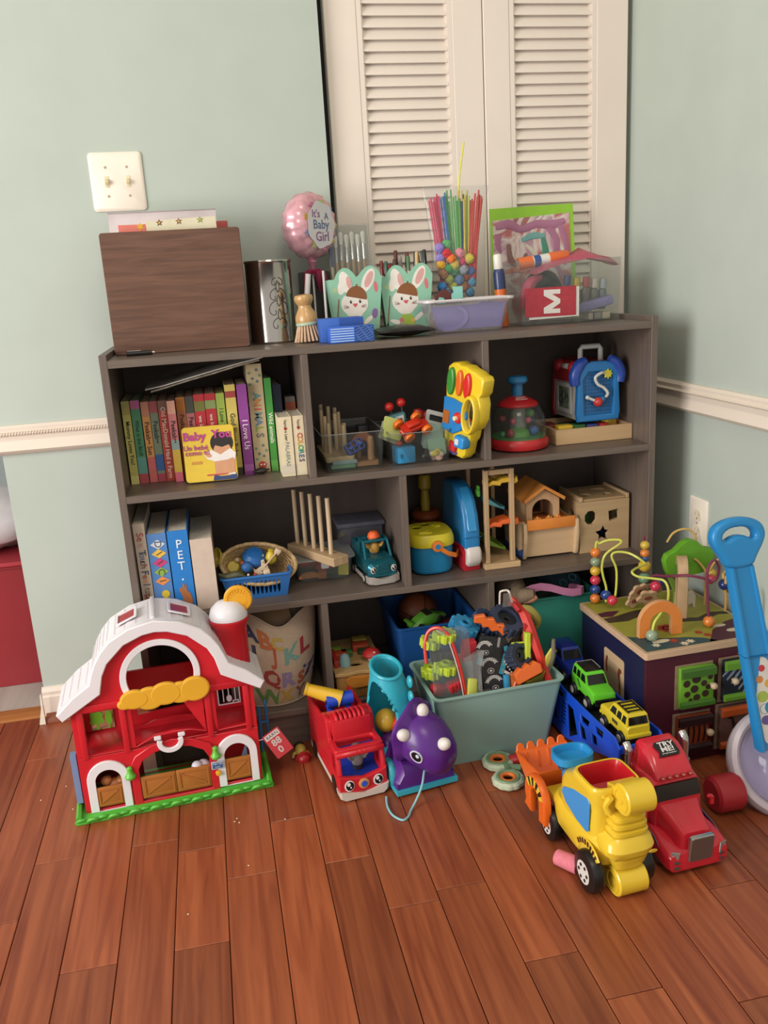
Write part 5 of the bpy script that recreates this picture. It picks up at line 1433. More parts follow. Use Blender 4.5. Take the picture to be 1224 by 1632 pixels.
MB().loft([[(x, y, z) for x, z in [(-wd, .006), (-wd * .8, .003), (wd * .8, .003), (wd, .006), (wd, .023), (wd * .5, .018), (.3 * wd, .016), (-.3 * wd, .016), (-wd * .5, .018), (-wd, .023)]] for y, wd in ((-.052, .028), (-.048, .037), (-.030, .039))]).build('bumper', mat('#a9a39e', .35, .2), t)
for s in (-1, 1):
 eye_print(t, (s * .0245, -.0472, .0375), .0078)
 MB().box(s * .039, -.028, .008, s * .0365, .075, .018, .001).build('side_strip', mat('#a9a39e', .35, .2), t)
for y in (-.020, .066):
 for s in (-1, 1):
  wheel_part(t, s * .033, y, .0125, .0125, .014, '#191818', '#b8b0a8')
figure('worker_figure', 'hard hat doll with a tan shirt driving the teal truck', (.543, .0975, Z2 + .0590 - .008), math.radians(7), '#b58a3c', '#a5735a', '#e2602c', 'hard', '#3a3a44', 1.0)
# ================================================================ MIDDLE ROW, RIGHT
t = thing('sorter_bucket', 'blue shape sorter bucket with yellow lid and orange handle', 'bucket', (.6765, .105, Z2))
def rq(a, b, z, p=3.0, n=36):
 out = []
 for i in range(n):
  u = 2 * math.pi * i / n
  c_, s_ = math.cos(u), math.sin(u)
  out.append((a * math.copysign(abs(c_) ** (2 / p), c_), b * math.copysign(abs(s_) ** (2 / p), s_), z))
 return out
MB().loft([rq(.036, .042, 0), rq(.046, .052, .004), rq(.051, .058, .016), rq(.0525, .060, .074), rq(.0505, .058, .074), rq(.049, .056, .010)]).build('pail', plastic('#1f7fb0', .35), t)
lid = MB()
lid.loft([rq(.0550, .0630, .070), rq(.0560, .0640, .073), rq(.0555, .0635, .086), rq(.0520, .0600, .096), rq(.0500, .058, .0985)], False)
base = [(x, y) for x, y, z in rq(.0500, .058, 0)]
tri = [(-.030, -.034), (.000, -.020), (-.002, -.040)]
star_ = star(.012, .006, 5, .024, .016)
holes = [tri, star_, circ(.012, 14, -.024, .018), rrect(.02, .02, .002, 2, .0, .042 - .004)]
lid.at(0, 0, .0960).plate(base, holes, .0026, 0, 1, 'Z')
o = lid.build('lid', plastic('#d3c42c', .35), t)
for hp in holes[:2]:
 MB().at(0, 0, .0980).plate([(x * 1.0, y) for x, y in hp], [[(hp[0][0] * .22 + x * .78 - (hp[0][0] * .22 - sum(p[0] for p in hp) / len(hp) * .22), hp[0][1] * 0 + y * .78 + sum(p[1] for p in hp) / len(hp) * .22) for x, y in hp]], .004, 0, 1, 'Z').build('lid_rim', plastic('#d9ca34', .35), t)
for s, y in ((-1, -.0605), (1, .0605)):
 if s < 0:
  q = MB().at(.004, y - .004, .074, math.pi / 2).lathe([(0, -.004), (.0125, -.004), (.0135, .000), (.0125, .005), (.007, .006), (0, .006)], 24).build('handle_pivot', plastic('#d67a2c', .35), t)
  MB().at(.004, y - .0095, .074, math.pi / 2).lathe([(0, 0), (.006, 0), (.006, .002), (0, .002)], 16).build('blue_rivet', plastic('#2a78b0', .3), q)
mb = MB()
R = []
for x, y, z in ((.010, -.067, .068), (.028, -.068, .055), (.048, -.060, .046), (.0625, -.030, .042), (.066, 0, .042), (.0625, .03, .044), (.045, .060, .054), (.012, .066, .072)):
 R.append([(x - .001, y, z - .0055), (x + .0015, y - .0015, z - .0055), (x + .0015, y - .0015, z + .0055), (x - .001, y, z + .0055)])
mb.loft(R).build('handle', plastic('#d2742a', .35), t)
t = thing('ring_stacker', 'orange ring stacker with yellow cone top behind the bucket', 'ring stacker', (.7040, .235, Z2))
for k, (r, c) in enumerate(((.046, '#6a2f28'), (.044, '#8a3f22'), (.041, '#a8521f'), (.036, '#9c4a1e'))):
 MB().torus((0, 0, .014 + .028 * k), r - .013, .0138, 28, 10).build('ring', plastic(c, .4), t)
MB().lathe([(0, 0), (.012, 0), (.012, .13), (.009, .16), (.016, .168), (.016, .192), (.012, .2), (0, .201)], 20).build('cone_post', plastic('#b49a2c', .4), t)
# blue, white and red arched toy standing on edge
t = thing('arched_toy', 'tall blue arched toy with white and red foot beside the bucket', 'toy', (.7680, .045, Z2), math.radians(4))
yz = [(0, .055), (.0, .10), (.008, .135), (.022, .165), (.045, .190), (.080, .202), (.130, .202), (.150, .19), (.155, .05)]
MB().at(-.021, 0, 0).plate(yz, (), .040, .008, 3, 'X').build('blue_shell', plastic('#2477b2', .3), t)
MB().at(-.0125, -.004, 0).plate([(.0, .10), (.004, .11), (.014, .145), (.030, .172), (.052, .194), (.052, .186), (.034, .164), (.022, .140), (.012, .105)], (), .023, .002, 1, 'X').build('blue_ridge', plastic('#2f8ac4', .3), t)
MB().at(-.024, 0, 0).plate([(.010, .0), (.15, .0), (.152, .050), (.03, .062), (.006, .05)], (), .046, .006, 2, 'X').build('red_foot', plastic('#a8202c', .35), t)
MB().at(-.0175, -.006, 0).plate([(.002, .020), (.010, .012), (.040, .012), (.040, .058), (.004, .060), (-.003, .050), (-.004, .030)], (), .036, .007, 3, 'X').build('white_foot', plastic('#cfc8c2', .35), t)
MB().box(-.016, -.0068, .036, .016, -.004, .0375).build('foot_groove', plastic('#8e8782'), t)
MB().box(-.021, -.0015, .083, .021, -.0002, .0845).build('shell_seam', plastic('#1c5f92'), t)
# wooden ramp tower
t = thing('ramp_tower', 'natural wood car ramp tower with yellow, orange and green ramps', 'toy', (.8390, .125, Z2))
wp = wood('#c0a078', 2, .5)
MB().box(-.044, -.085, 0, .043, .085, .014, .001, 1).build('base', wood('#c9a87e', 0, .5), t)
for x in (-.040, .022):
 for y in (-.080, .062):
  MB().box(x, y, .0142, x + .010, y + .014, .238, .001, 1).build('post', wp, t)
for y in (-.080, .062):
 MB().box(-.0298, y + .002, .226, .0218, y + .012, .2378, .001, 1).build('crossbar', wood('#c0a078', 0, .5), t)
MB().box(-.040, -.0655, .2385, .032, .0655, .243, .001, 1).build('top_board', wood('#b8986e', 1, .5), t) if False else None
def ramp(c, z, x0, x1, y, tilt, nm):
 q = MB().plate([(x0, 0), (x0 + .012, .004), (x0 + .030, .0), (x0 + .034, .006), (x1 - .016, .006), (x1 - .012, .0), (x1 - .004, .002), (x1, .006), (x1 - .002, .018), (x1 - .010, .014), (x1 - .016, .014), (x1 - .022, .018), (x0 + .034, .016), (x0 + .026, .012), (x0 + .012, .014), (x0, .008)], (), .046, .002, 1).build(nm, plastic(c, .35), t)
 q.location = (0, y, z)
 q.rotation_euler = (0, tilt, 0)
ramp('#d9b03a', .198, -.030, .044, -.030, -.03, 'yellow_ramp')
ramp('#d9622c', .098, -.030, .044, -.030, -.03, 'orange_ramp')
for c, z0, z1, nm in (('#4f8f98', .130, .142, 'teal_ramp'), ('#6a8f2e', .030, .040, 'green_ramp')):
 MB().loft([[(-.029, -.04, z1 + .010), (.021, -.04, z0), (.021, -.04, z0 + .008), (.012, -.04, z0 + .008), (-.029, -.04, z1 + .026)], [(-.029, .055, z1 + .010), (.021, .055, z0), (.021, .055, z0 + .008), (.012, .055, z0 + .008), (-.029, .055, z1 + .026)]]).build(nm, plastic(c, .4), t)
MB().box(-.047, -.050, .17, -.0405, -.03, .186, .002).box(-.046, -.048, .186, -.0405, -.034, .196, .002).build('green_car', plastic('#4f9a34', .4), t)
# wooden ark
t = thing('wooden_ark', 'light wood ark with orange deck and little orange roofed house', 'toy ark', (.9700, .075, Z2))
wa = wood('#cfae88', 0, .5, .86)
MB().loft([[(x, y, z) for y, z in [(.006, .006), (.004, .080), (.12, .080), (.118, .006)]] for x in (-.060, .062)]).build('hull', wa, t)
side = [(-.004, .012), (.0, .003), (.020, .0), (.100, .0), (.120, .004), (.128, .030), (.136, .080), (.132, .094), (.118, .096), (.090, .088), (.030, .088), (.006, .096), (-.008, .092), (-.011, .060)]
for x, n in ((-.070, 'left'), (.0622, 'right')):
 MB().at(x, 0, 0).plate(side, [ell(.008, .008, .06, .05)] if n == 'left' else (), .0096, .002, 2, 'X').build('side_panel', wood('#d2b48e', 1, .5, .86), t)
MB().at(-.0715, 0, 0).plate([(-.002, .006), (.020, .002), (.10, .002), (.122, .008), (.125, .022), (.09, .016), (.06, .028), (.03, .016), (-.003, .03)], (), .0012, 0, 1, 'X').build('blue_waves', paint('#35588e'), t)
MB().box(-.0602, -.0002, .0802, .0618, .124, .090, .001).m(1).box(-.0602, -.0075, .0745, .0618, -.0006, .1010, .002).build('orange_deck', [paint('#c97030'), paint('#d98438')], t)
hp = [(-.042, .0), (.042, .0), (.042, .055), (.0, .082), (-.042, .055)]
for y in (.016, .098):
 MB().at(-.015, y, .0904).plate(hp, [arch(.054, .055, 12, 0, .0005)], .010, .001).build('house_end', wood('#bf9a74', 2, .5, .86), t)
for x in (-.057, .017):
 MB().box(x, .0165, .0906, x + .010, .0875, .145).build('house_side', wood('#bf9a74', 1, .5, .86), t)
for s in (-1, 1):
 q = MB().loft([[(-.015 + s * a, y, z) for a, z in [(0, .174), (.0, .182), (.052, .150), (.050, .142)]] for y in (-.006, .118)]).build('roof_side', paint('#c9813a'), t)
for i, x in enumerate((-.030, -.002, .020)):
 MB().at(x, .008, .0960).plate(star(.010, .0065, 7), (), .008, .001).build('orange_flower', paint('#d98c3c'), t)
# shape sorting cube
t = thing('sorting_cube', 'natural wood shape sorting cube with star, square and octagon holes', 'shape sorter', (1.1105, .075, Z2))
S = .128
wc = wood('#b79a74', 0, .5, .86)
oct_ = [(-.036 + .0165 * math.cos(math.radians(22.5 + 45 * i)), .088 + .0185 * math.sin(math.radians(22.5 + 45 * i))) for i in range(8)]
sq_ = [(.012, .074), (.038, .079), (.036, .104), (.010, .100)]
MB().plate([(-S / 2, 0), (S / 2, 0), (S / 2, .128), (-S / 2, .128)], [oct_, sq_, star(.021, .011, 5, -.004, .045)], .010).build('front_panel', wc, t).location = (0, .010, 0)
MB().box(-S / 2, .1182, 0, S / 2, .128, .128).build('rear_panel', wc, t)
for x in (-S / 2, S / 2 - .010):
 MB().at(x, 0, 0).plate([(.0102, .0), (.118, .0), (.118, .128), (.0102, .128)], [circ(.017, 18, .05, .085)], .010, 0, 1, 'X').build('side_panel', wood('#b79a74', 1, .5, .86), t)
MB().box(-S / 2 + .0102, .0102, .001, S / 2 - .0102, .118, .008).build('base', wc, t)
MB().at(0, .064, .1285).plate(rrect(S - .018, .124, .001, 1), [rrect(.030, .022, .001, 1, .02, .02), circ(.014, 16, -.03, -.02), [(-.036, .016), (-.014, .018), (-.022, .038)], [(.012, -.034), (.034, -.03), (.02, -.012)]], .006, .0006, 1, 'Z').build('lid', wood('#ad9069', 0, .5, .86), t)
for x in (-S / 2, S / 2 - .008):
 MB().box(x, 0, .1284, x + .008, .128, .140, .001, 1).build('top_rail', wood('#b79a74', 1, .5, .86), t)
for i, (x, y, c) in enumerate(((-.034, .035, '#3a7a44'), (.025, .035, '#2c3a5e'), (-.005, .045, '#2f3a5a'))):
 o = MB().cbox(0, 0, .016, .030, .026, .030, .002).build('shape_block', paint(c))
 put(o, (1.1105 + x, .075 + y + .02, Z2 + (.0085 if i != 0 else .0085)))
 if i == 0:
  o.scale = (1, 1, 2.9)
 tag(o, ('tall green block inside the sorting cube behind the octagon hole', 'navy block inside the sorting cube at right', 'dark blue block inside the sorting cube behind the star')[i], 'block')
# ================================================================ BOTTOM ROW
# alphabet bag
t = thing('alphabet_bag', 'tan canvas bag printed with colourful capital letters in the bottom left compartment', 'bag', (.2815, .085, Z3))
rr = random.Random(4)
def bag_front(u, v):
 """u across 0..1, v up 0..1 -> point on the front cloth"""
 x = -.110 + .222 * u
 top = .232 - .040 * math.exp(-((u - .60) / .22) ** 2) - .010 * u
 z = top * v
 bulge = math.sin(math.pi * u) ** .5 * (.070 + .022 * math.sin(math.pi * v) - .020 * v)
 y = -bulge - .006 * math.sin(9 * u + 3 * v) * v + .012
 x += (.010 * (1 - v) if u < .5 else -.028 * (1 - v) ** 2 * (u - .5) * 2)
 return (x, y, z)
nu, nv = 30, 16
vs, fs = [], []
for j in range(nv + 1):
 for i in range(nu + 1):
  vs.append(bag_front(i / nu, j / nv))
for j in range(nv):
 for i in range(nu):
  a = j * (nu + 1) + i
  fs.append((a, a + 1, a + nu + 2, a + nu + 1))
n0 = len(vs)
for j in range(nv + 1):
 for i in range(nu + 1):
  x, y, z = bag_front(i / nu, j / nv)
  topb = .240 - .018 * math.exp(-((i / nu - .4) / .3) ** 2)
  vs.append((x, .060 + .05 * math.sin(math.pi * i / nu) - .02 * (j / nv) if 0 < i < nu else y, topb * j / nv if 0 < i < nu else z))
for j in range(nv):
 for i in range(nu):
  a = n0 + j * (nu + 1) + i
  fs.append((a + 1, a, a + nu + 1, a + nu + 2))
for i in range(nu):
 fs.append((i + 1, i, n0 + i, n0 + i + 1))
MB().add(vs, fs).build('canvas', mat('#b8a28c', .85, 0, .05, 150, .25), t, 1.2)
def on_bag(ch, u, v, hh, c, rot=0.0):
 mb = MB().text(ch, hh, .0006, bold=.05)
 L_ = mb.v
 out = []
 p = Vector(bag_front(u, v))
 du = (Vector(bag_front(u + .02, v)) - p).normalized()
 dv = (Vector(bag_front(u, v + .02)) - p).normalized()
 for w in L_:
  a, b = w[0] * math.cos(rot) - w[2] * math.sin(rot), w[0] * math.sin(rot) + w[2] * math.cos(rot)
  uu, vv = u + a / .222, v + b / .215
  q = Vector(bag_front(min(1, max(0, uu)), min(1, max(0, vv))))
  nrm = du.cross(dv).normalized()
  if nrm.y > 0:
   nrm = -nrm
  out.append(q + nrm * (.0010 - w[1] * .5))
 mb.v = out
 mb.build('letter', mat(c, .8, 0, .05, 150), t)
for ch, u, v, hh, c, rot in (('A', .28, .80, .030, '#3c3a5a', .1), ('B', .42, .78, .034, '#b8683c', .08), ('C', .55, .80, .026, '#b89a44', 0), ('I', .30, .60, .032, '#3a3a4a', 0), ('J', .51, .64, .036, '#b2563a', 0), ('K', .69, .64, .036, '#6f9a90', 0), ('L', .84, .65, .032, '#9a2f3a', 0), ('P', .28, .36, .034, '#5a7a8a', 0), ('Q', .455, .36, .036, '#9a3a34', 0), ('R', .64, .35, .036, '#8a7a9c', 0), ('S', .80, .30, .026, '#a5502f', 0), ('Z', .90, .34, .030, '#3f3a6a', .1), ('W', .39, .12, .036, '#5f8a4a', 0), ('X', .62, .13, .032, '#b99a3c', 0), ('Y', .80, .13, .026, '#8a5a4a', 0)):
 on_bag(ch, u, v, hh * 1.14, c, rot)
MB().tube([Vector(bag_front(i / 30, 1.0)) + Vector((0, -.001, 0)) for i in range(31)], .0022, 6, 1).build('hem', mat('#c2ad98', .85, 0, .05, 150, .25), t)
MB().tube([Vector(bag_front(i / 30, 0.0)) + Vector((0, -.001, .0024)) for i in range(31)], .0020, 6, 1).build('bottom_seam', mat('#a8937e', .85, 0, .05, 150, .25), t)
for i, (x, y, z, w_, c, rot) in enumerate(((-.01, .000, .205, .12, '#8a6a48', (-.5, -.22, 0)), (.015, .020, .212, .14, '#6a5a44', (-.5, -.24, 0)), (.03, .040, .214, .12, '#9a8a6a', (-.6, -.26, 0)))):
 o = MB().cbox(0, 0, 0, w_, .012, .05, .002).build('board_book', paper(c))
 put(o, (.285 + x, .085 + y, Z3 + z - .014), rot)
 tag(o, '%s brown book slanted inside the alphabet bag, counted from the front' % ORD[i], 'book', 'books inside the alphabet bag')
# wooden shape bench with mushroom
t = thing('garden_bench_toy', 'wooden garden peg toy with a red spotted mushroom in the bottom row', 'toy', (.4775, .010, Z3))
wg = wood('#a8783e', 0, .5, .8)
MB().box(-.058, .002, 0, .056, .19, .058, .003).build('body', wg, t)
MB().at(0, .098, .0585).plate([(-.060, -.100), (-.03, -.104), (.0, -.096), (.03, -.106), (.058, -.098), (.058, .096), (-.060, .096)], [ell(.018, .012, -.004, -.055), ell(.020, .015, .030, .0)], .008, .001, 1, 'Z').build('top_plate', wood('#c09a64', 1, .5, .85), t)
MB().at(.004, .001, .044).plate([(-.040, .006), (-.028, .014), (.0, .010), (.024, .014), (.040, .006), (.036, -.008), (.02, -.016), (-.02, -.018), (-.036, -.010)], (), .006, .002, 2).build('cloud_trim', paint('#c07a2c'), t)
MB().box(-.056, .03, .0665, -.046, .10, .085, .001).build('red_fence', paint('#a82c28'), t)
MB().at(-.030, .038, .0668).lathe([(0, 0), (.013, 0), (.014, .012), (.010, .026), (0, .032)], 18).build('blue_egg', plastic('#8fb0b4', .4), t)
MB().at(.036, .050, .0668).lathe([(0, .012), (.021, .012), (.022, .016), (.017, .024), (.008, .029), (0, .030)], 24).m(1).lathe([(0, 0), (.009, 0), (.008, .012), (0, .012)], 14).build('mushroom', [paint('#b52a2a'), paint('#d8cbb4')], t)
for a, b in ((-.012, -.006), (.004, -.013), (.013, -.004)):
 MB().ball((.036 + a, .050 + b, .0668 + .0240 - abs(a) * .2), (.0042, .0042, .003), 10, 6).build('mushroom_spot', paint('#d8c4b4'), t)
for x, y, z, s, c, nm in ((-.036, .085, .0668, .020, '#b2432a', 'orange_peg'), (-.046, .11, .0668, .018, '#7f9a3c', 'lime_peg'), (-.018, .09, .0668, .014, '#3f6a34', 'green_peg'), (.020, .12, .0668, .020, '#b2482c', 'red_peg'), (.024, .155, .0668, .018, '#a8903c', 'yellow_peg'), (.028, .098, .0600, .017, '#2f4a28', 'dark_green_peg')):
 MB().box(x - s, y - s * .7, z, x + s, y + s * .7, z + .016, .003).build(nm, paint(c), t)
MB().box(-.020, .030, .0500, .014, .062, .0580).build('red_hole_floor', paint('#8f2826'), t)
MB().at(.052, -.006, .030).plate([(0, .012), (.010, .020), (.014, 0), (.008, -.014), (-.004, -.006)], (), .006, .001).build('green_leaf', paint('#4f8a44'), t)
# deep blue bin
BBX = .6785
t = thing('blue_bin', 'dark blue plastic bin pushed into the bottom middle compartment', 'bin', (BBX, .165, Z3))
shell(.180, .19, .200, .226, .134, .0025, .012, .004, 4).build('tub', plastic('#1c4f8e', .4), t)
for i, (nm, x, y, z, c, lab, cat) in enumerate((('toy_ball', .0, .05, .108, '#7a3f24', 'brown ball with black seams in the dark blue bin', 'ball'),)):
 t = thing(nm, lab, cat, (BBX + x - .012, .165 + y, Z3 + z), (0, .3, 0))
 MB().ball((0, 0, 0), .052, 24, 16).build('skin', plastic(c, .55), t)
 MB().torus((0, 0, 0), .0518, .0011, 40, 6).torus((0, 0, 0), .0518, .0011, 40, 6, 'X').torus((0, 0, 0), .0518, .0011, 40, 6, 'Y').build('seams', plastic('#231a16'), t)
t = thing('green_car', 'green toy racing car lying on top in the dark blue bin', 'toy car', (BBX - .018, .100, Z3 + .128), (.15, -.1, .35))
MB().loft([[(x, y, z) for y, z in [(-w_, 0), (w_, 0), (w_, h_ * .6), (w_ * .6, h_), (-w_ * .6, h_), (-w_, h_ * .6)]] for x, w_, h_ in ((-.048, .014, .010), (-.03, .018, .018), (-.01, .018, .026), (.012, .017, .026), (.03, .014, .014), (.052, .009, .006))]).build('body', plastic('#56902f', .35), t)
for x, y in ((-.028, -.02), (-.028, .02), (.030, -.018), (.030, .018)):
 MB().cyl((x, y - .004, .004), (x, y + .004, .004), .009, .009, 16).build('wheel', plastic('#1d1c1b'), t)
MB().box(-.056, -.016, .016, -.046, .016, .020, .001).m(1).box(-.008, -.0135, .0262, .010, .0135, .0275).build('spoiler', [plastic('#4a8028'), plastic('#26241f')], t)
o = MB().cbox(0, 0, 0, .12, .05, .018, .004).build('red_tray', plastic('#9a2430'))
put(o, (BBX + .012, .110, Z3 + .107), (0, 0, .08))
tag(o, 'dark red toy tray under the green car in the blue bin', 'toy')
# right compartment: plush, green bin with pink strap
t = thing('grey_plush', 'greyish brown plush animal slumped beside the green bin', 'plush toy', (.861, .101, Z3))
pm = mat('#7d6a56', .95, 0, .15, 160, .9)
MB().loft([[(.036 * k * math.cos(a) + dx, .05 * k * math.sin(a) + dy, z) for a in [2 * math.pi * i / 20 for i in range(20)]] for k, dx, dy, z in ((.5, 0, 0, 0), (.95, 0, 0, .012), (1.05, 0, 0, .06), (1.0, 0, -.004, .11), (.8, .0, -.012, .145), (.95, .004, -.02, .165), (1.05, .006, -.026, .188), (.9, .006, -.026, .212), (.55, .006, -.024, .226), (.15, .006, -.022, .231))]).build('body', pm, t, 2)
MB().tube([(.014, -.058, .186), (.030, -.072, .190), (.046, -.082, .194)], [.022, .018, .012], 14, 4).build('snout', pm, t)
MB().tube([(.022, -.072, .176), (.038, -.083, .182), (.050, -.088, .189)], [.007, .008, .005], 10, 4).build('mouth', mat('#b0775c', .9, 0, .1, 120, .5), t)
for s in (-1, 1):
 MB().ball((.006 + s * .030, -.010, .222), (.014, .010, .016), 14, 8).build('ear', pm, t)
 MB().ball((.004 + s * .012, -.064, .208), .0042, 10, 6).build('eye', plastic('#15100e', .15), t)
 MB().tube([(s * .03, -.03, .13), (s * .036, -.07, .10), (s * .02, -.092, .085)], [.018, .018, .014], 12, 4).build('arm', pm, t)
t = thing('green_bin', 'dark teal green bin in the bottom right compartment', 'bin', (.992, .150, Z3))
shell(.150, .17, .176, .20, .165, .0025, .02, .003, 5).build('tub', plastic('#3c917f', .45), t)
t = thing('pink_belt', 'pink strap with a looped end draped over the green bin rim', 'strap', (0, 0, Z3))
pts = [(.884, .035, .196), (.905, .036, .202), (.930, .036, .204), (.955, .036, .198), (.985, .034, .186), (1.008, .032, .180), (1.032, .034, .180), (1.044, .045, .178), (1.030, .056, .180), (1.010, .048, .188), (1.000, .036, .190)]
mb = MB()
P2 = [Vector(p) for p in pts]
mb.loft([[(p.x, p.y, p.z - .0095), (p.x + .0005, p.y + .0016, p.z - .0095), (p.x + .0005, p.y + .0016, p.z + .0095), (p.x, p.y, p.z + .0095)] for p in P2])
mb.build('strap', mat('#c77fa4', .6, 0, .05, 60), t)
for nm, pl, y, z, c, rot, lab in (('picture_card', [(0, 0), (.085, -.010), (.115, .020), (.02, .060)], .075, .160, '#2f3a34', (-.9, 0, 0), 'dark green and red picture card in the green bin, left'), ('picture_card', [(.05, 0), (.155, -.016), (.157, .040), (.05, .062)], .095, .160, '#2c4252', (-.7, 0, 0), 'dark blue picture card with rings in the green bin, right')):
 o = MB().plate(pl, (), .002).build(nm, mat(c, .45, 0, .35, 40))
 put(o, (.905, y, Z3 + z), rot)
 tag(o, lab, 'card')
mb = MB()
for i, (x, z, c) in enumerate(((.140, .034, 0), (.140, .010, 1), (.112, .022, 0))):
 mb.m(c).torus((x, -.0024, z), .009, .0016, 18, 6, 'Y')
mb.build('ring_print', [paper('#4a7a88'), paper('#6a4a7a')], bpy.data.objects['picture_card.001'])
o = MB().lathe([(0, 0), (.040, .004), (.046, .03), (.046, .06), (0, .06)], 30).build('dark_jar', clear('#5a7a70', .1, .25, .3))
put(o, (1.130, .120, Z3))
tag(o, 'dark clear jar at the right end of the bottom row', 'jar')
# ================================================================ FLOOR: RED BARN
t = thing('toy_barn', 'big red toy barn with white roof standing on the floor by the bookcase', 'toy barn', (.0478, -.1367, .0005), math.radians(3.62), None, .992)
RED, WHT, YEL, GRN, BRN = plastic('#c3202b', .3), plastic('#dedade', .35), plastic('#dca52e', .35), plastic('#4fae3a', .4), plastic('#a5652c', .45)
prof = [(.197, .224), (.207, .240), (.172, .272), (.138, .294), (.131, .315), (.122, .336), (.108, .358), (.089, .378), (.049, .399), (0, .409)]
outer = prof + [(-x, z) for x, z in prof[-2::-1]]
inn = [(.119, .270), (.110, .308), (.098, .332), (.062, .366), (.024, .381), (0, .384)]
inner = inn + [(-x, z) for x, z in inn[-2::-1]]
MB().plate(outer + inner[::-1], (), .016, .002).build('roof_trim', WHT, t).location = (0, .002, 0)
R = []
off = [(x * .965, z - .010) for x, z in outer[1:-1]]
sec = outer[1:-1] + off[::-1]
roof = mat('#e0dce0', .4, 0, .03, 30, .0)
MB().loft([ring3(sec, y, 'XZ') for y in (.0025, .125)]).build('roof', roof, t)
# shingle courses with wavy edges
for s in (-1, 1):
 for a, b, n in ((2, 3, 0), (1, 2, 0), (4, 5, 1), (5, 6, 1), (6, 7, 1), (7, 8, 1), (8, 9, 1)):
  pa, pb = prof[a], prof[b]
  for k in range(2):
   f = .3 + .5 * k
   x, z = pa[0] + (pb[0] - pa[0]) * f, pa[1] + (pb[1] - pa[1]) * f
   MB().tube([(s * (x + .0006), .006 + .0085 * i, z + .0006 + .0011 * abs(math.sin(i * 1.57))) for i in range(14)], .0005, 5, 1).build('shingle_course', WHT, t)
MB().box(-.004, .002, .406, .004, .125, .4125, .001).build('ridge_cap', WHT, t)
for s in (-1, 1):
 ang = math.atan2(prof[9][1] - prof[8][1], prof[8][0])
 q = MB().at(s * .052, .055, .4005, 0, s * .37, 0)
 q.plate(rrect(.046, .056, .003, 2), [rrect(.036, .046, .001, 1)], .003, 0, 1, 'Z').m(1).plate(rrect(.037, .047, .001, 1), (), .0012, 0, 1, 'Z').build('roof_hatch', [WHT, plastic('#9c1f2c', .4)], t)
# front wall
wall = [(-.183, .004), (.183, .004), (.183, .236), (.130, .262), (.118, .276), (.110, .308), (.098, .332), (.062, .366), (.024, .381), (0, .384), (-.024, .381), (-.062, .366), (-.098, .332), (-.110, .308), (-.118, .276), (-.130, .262), (-.183, .236)]
bigarch = [(-.068, .010), (.076, .010), (.076, .085), (.066, .104), (.040, .118), (.004, .124), (-.032, .118), (-.058, .104), (-.068, .085)]
holes = [circ(.066, 36, 0, .285), bigarch, arch(.054, .088, 12, -.130, .010), arch(.058, .094, 12, .134, .012),
         [(-.160, .134), (-.088, .134), (-.088, .228), (-.160, .228)], [(-.066, .136), (-.03, .152), (.01, .157), (.045, .154), (.076, .144), (.076, .228), (-.066, .228)], [(.102, .140), (.162, .142), (.162, .232), (.102, .230)]]
MB().plate([(-.183, .004), (.183, .004), (.183, .1305), (-.183, .1305)], holes[1:4], .010, .0008).build('front_wall', RED, t).location = (0, .010, 0)
MB().plate([(-.183, .1306), (.183, .1306)] + wall[2:], holes[:1] + holes[4:], .010, .001).build('upper_front_wall', RED, t).location = (0, .010, 0)
MB().plate([(-.084, .0), (.092, .0), (.092, .095), (.080, .116), (.045, .134), (.004, .141), (-.038, .134), (-.072, .116), (-.084, .095)], [[(x * 1.0, z) for x, z in bigarch]], .006, .001).build('big_arch_trim', RED, t).location = (0, .001, 0)
for x in (-.166, -.084, .086, .166):
 MB().box(x - .006, -.003, .128, x + .006, .002, .236, .001).build('post', RED, t)
MB().box(-.185, -.004, .232, .185, .004, .246, .001).build('beam', RED, t)
ra = [math.radians(-32 + 244 * i / 40) for i in range(41)]
MB().plate([(.0795 * math.cos(a), .285 + .0795 * math.sin(a)) for a in ra] + [(.0665 * math.cos(a), .285 + .0665 * math.sin(a)) for a in ra[::-1]], (), .006, .001).build('loft_ring', WHT, t).location = (0, .002, 0)
for x, w_, h_, z in ((-.130, .084, .112, .006), (.134, .086, .116, .008)):
 MB().plate(arch(w_, h_, 14, x, z), [arch(w_ - .030, h_ - .017, 14, x, z - .001)], .006, .001).build('door_trim', WHT, t).location = (0, .001, 0)
# hay garland
for x, z, rx, rz, k in ((-.076, .238, .015, .011, 0), (-.056, .246, .029, .021, 1), (-.026, .243, .031, .025, 0), (.006, .248, .032, .025, 1), (.036, .245, .030, .0235, 0), (.064, .248, .031, .027, 1)):
 MB().plate(ell(rx, rz, x, z, 28), (), .010 + .0006 * k, .004, 2).build('hay_bundle', YEL, t).location = (0, -.003, 0)
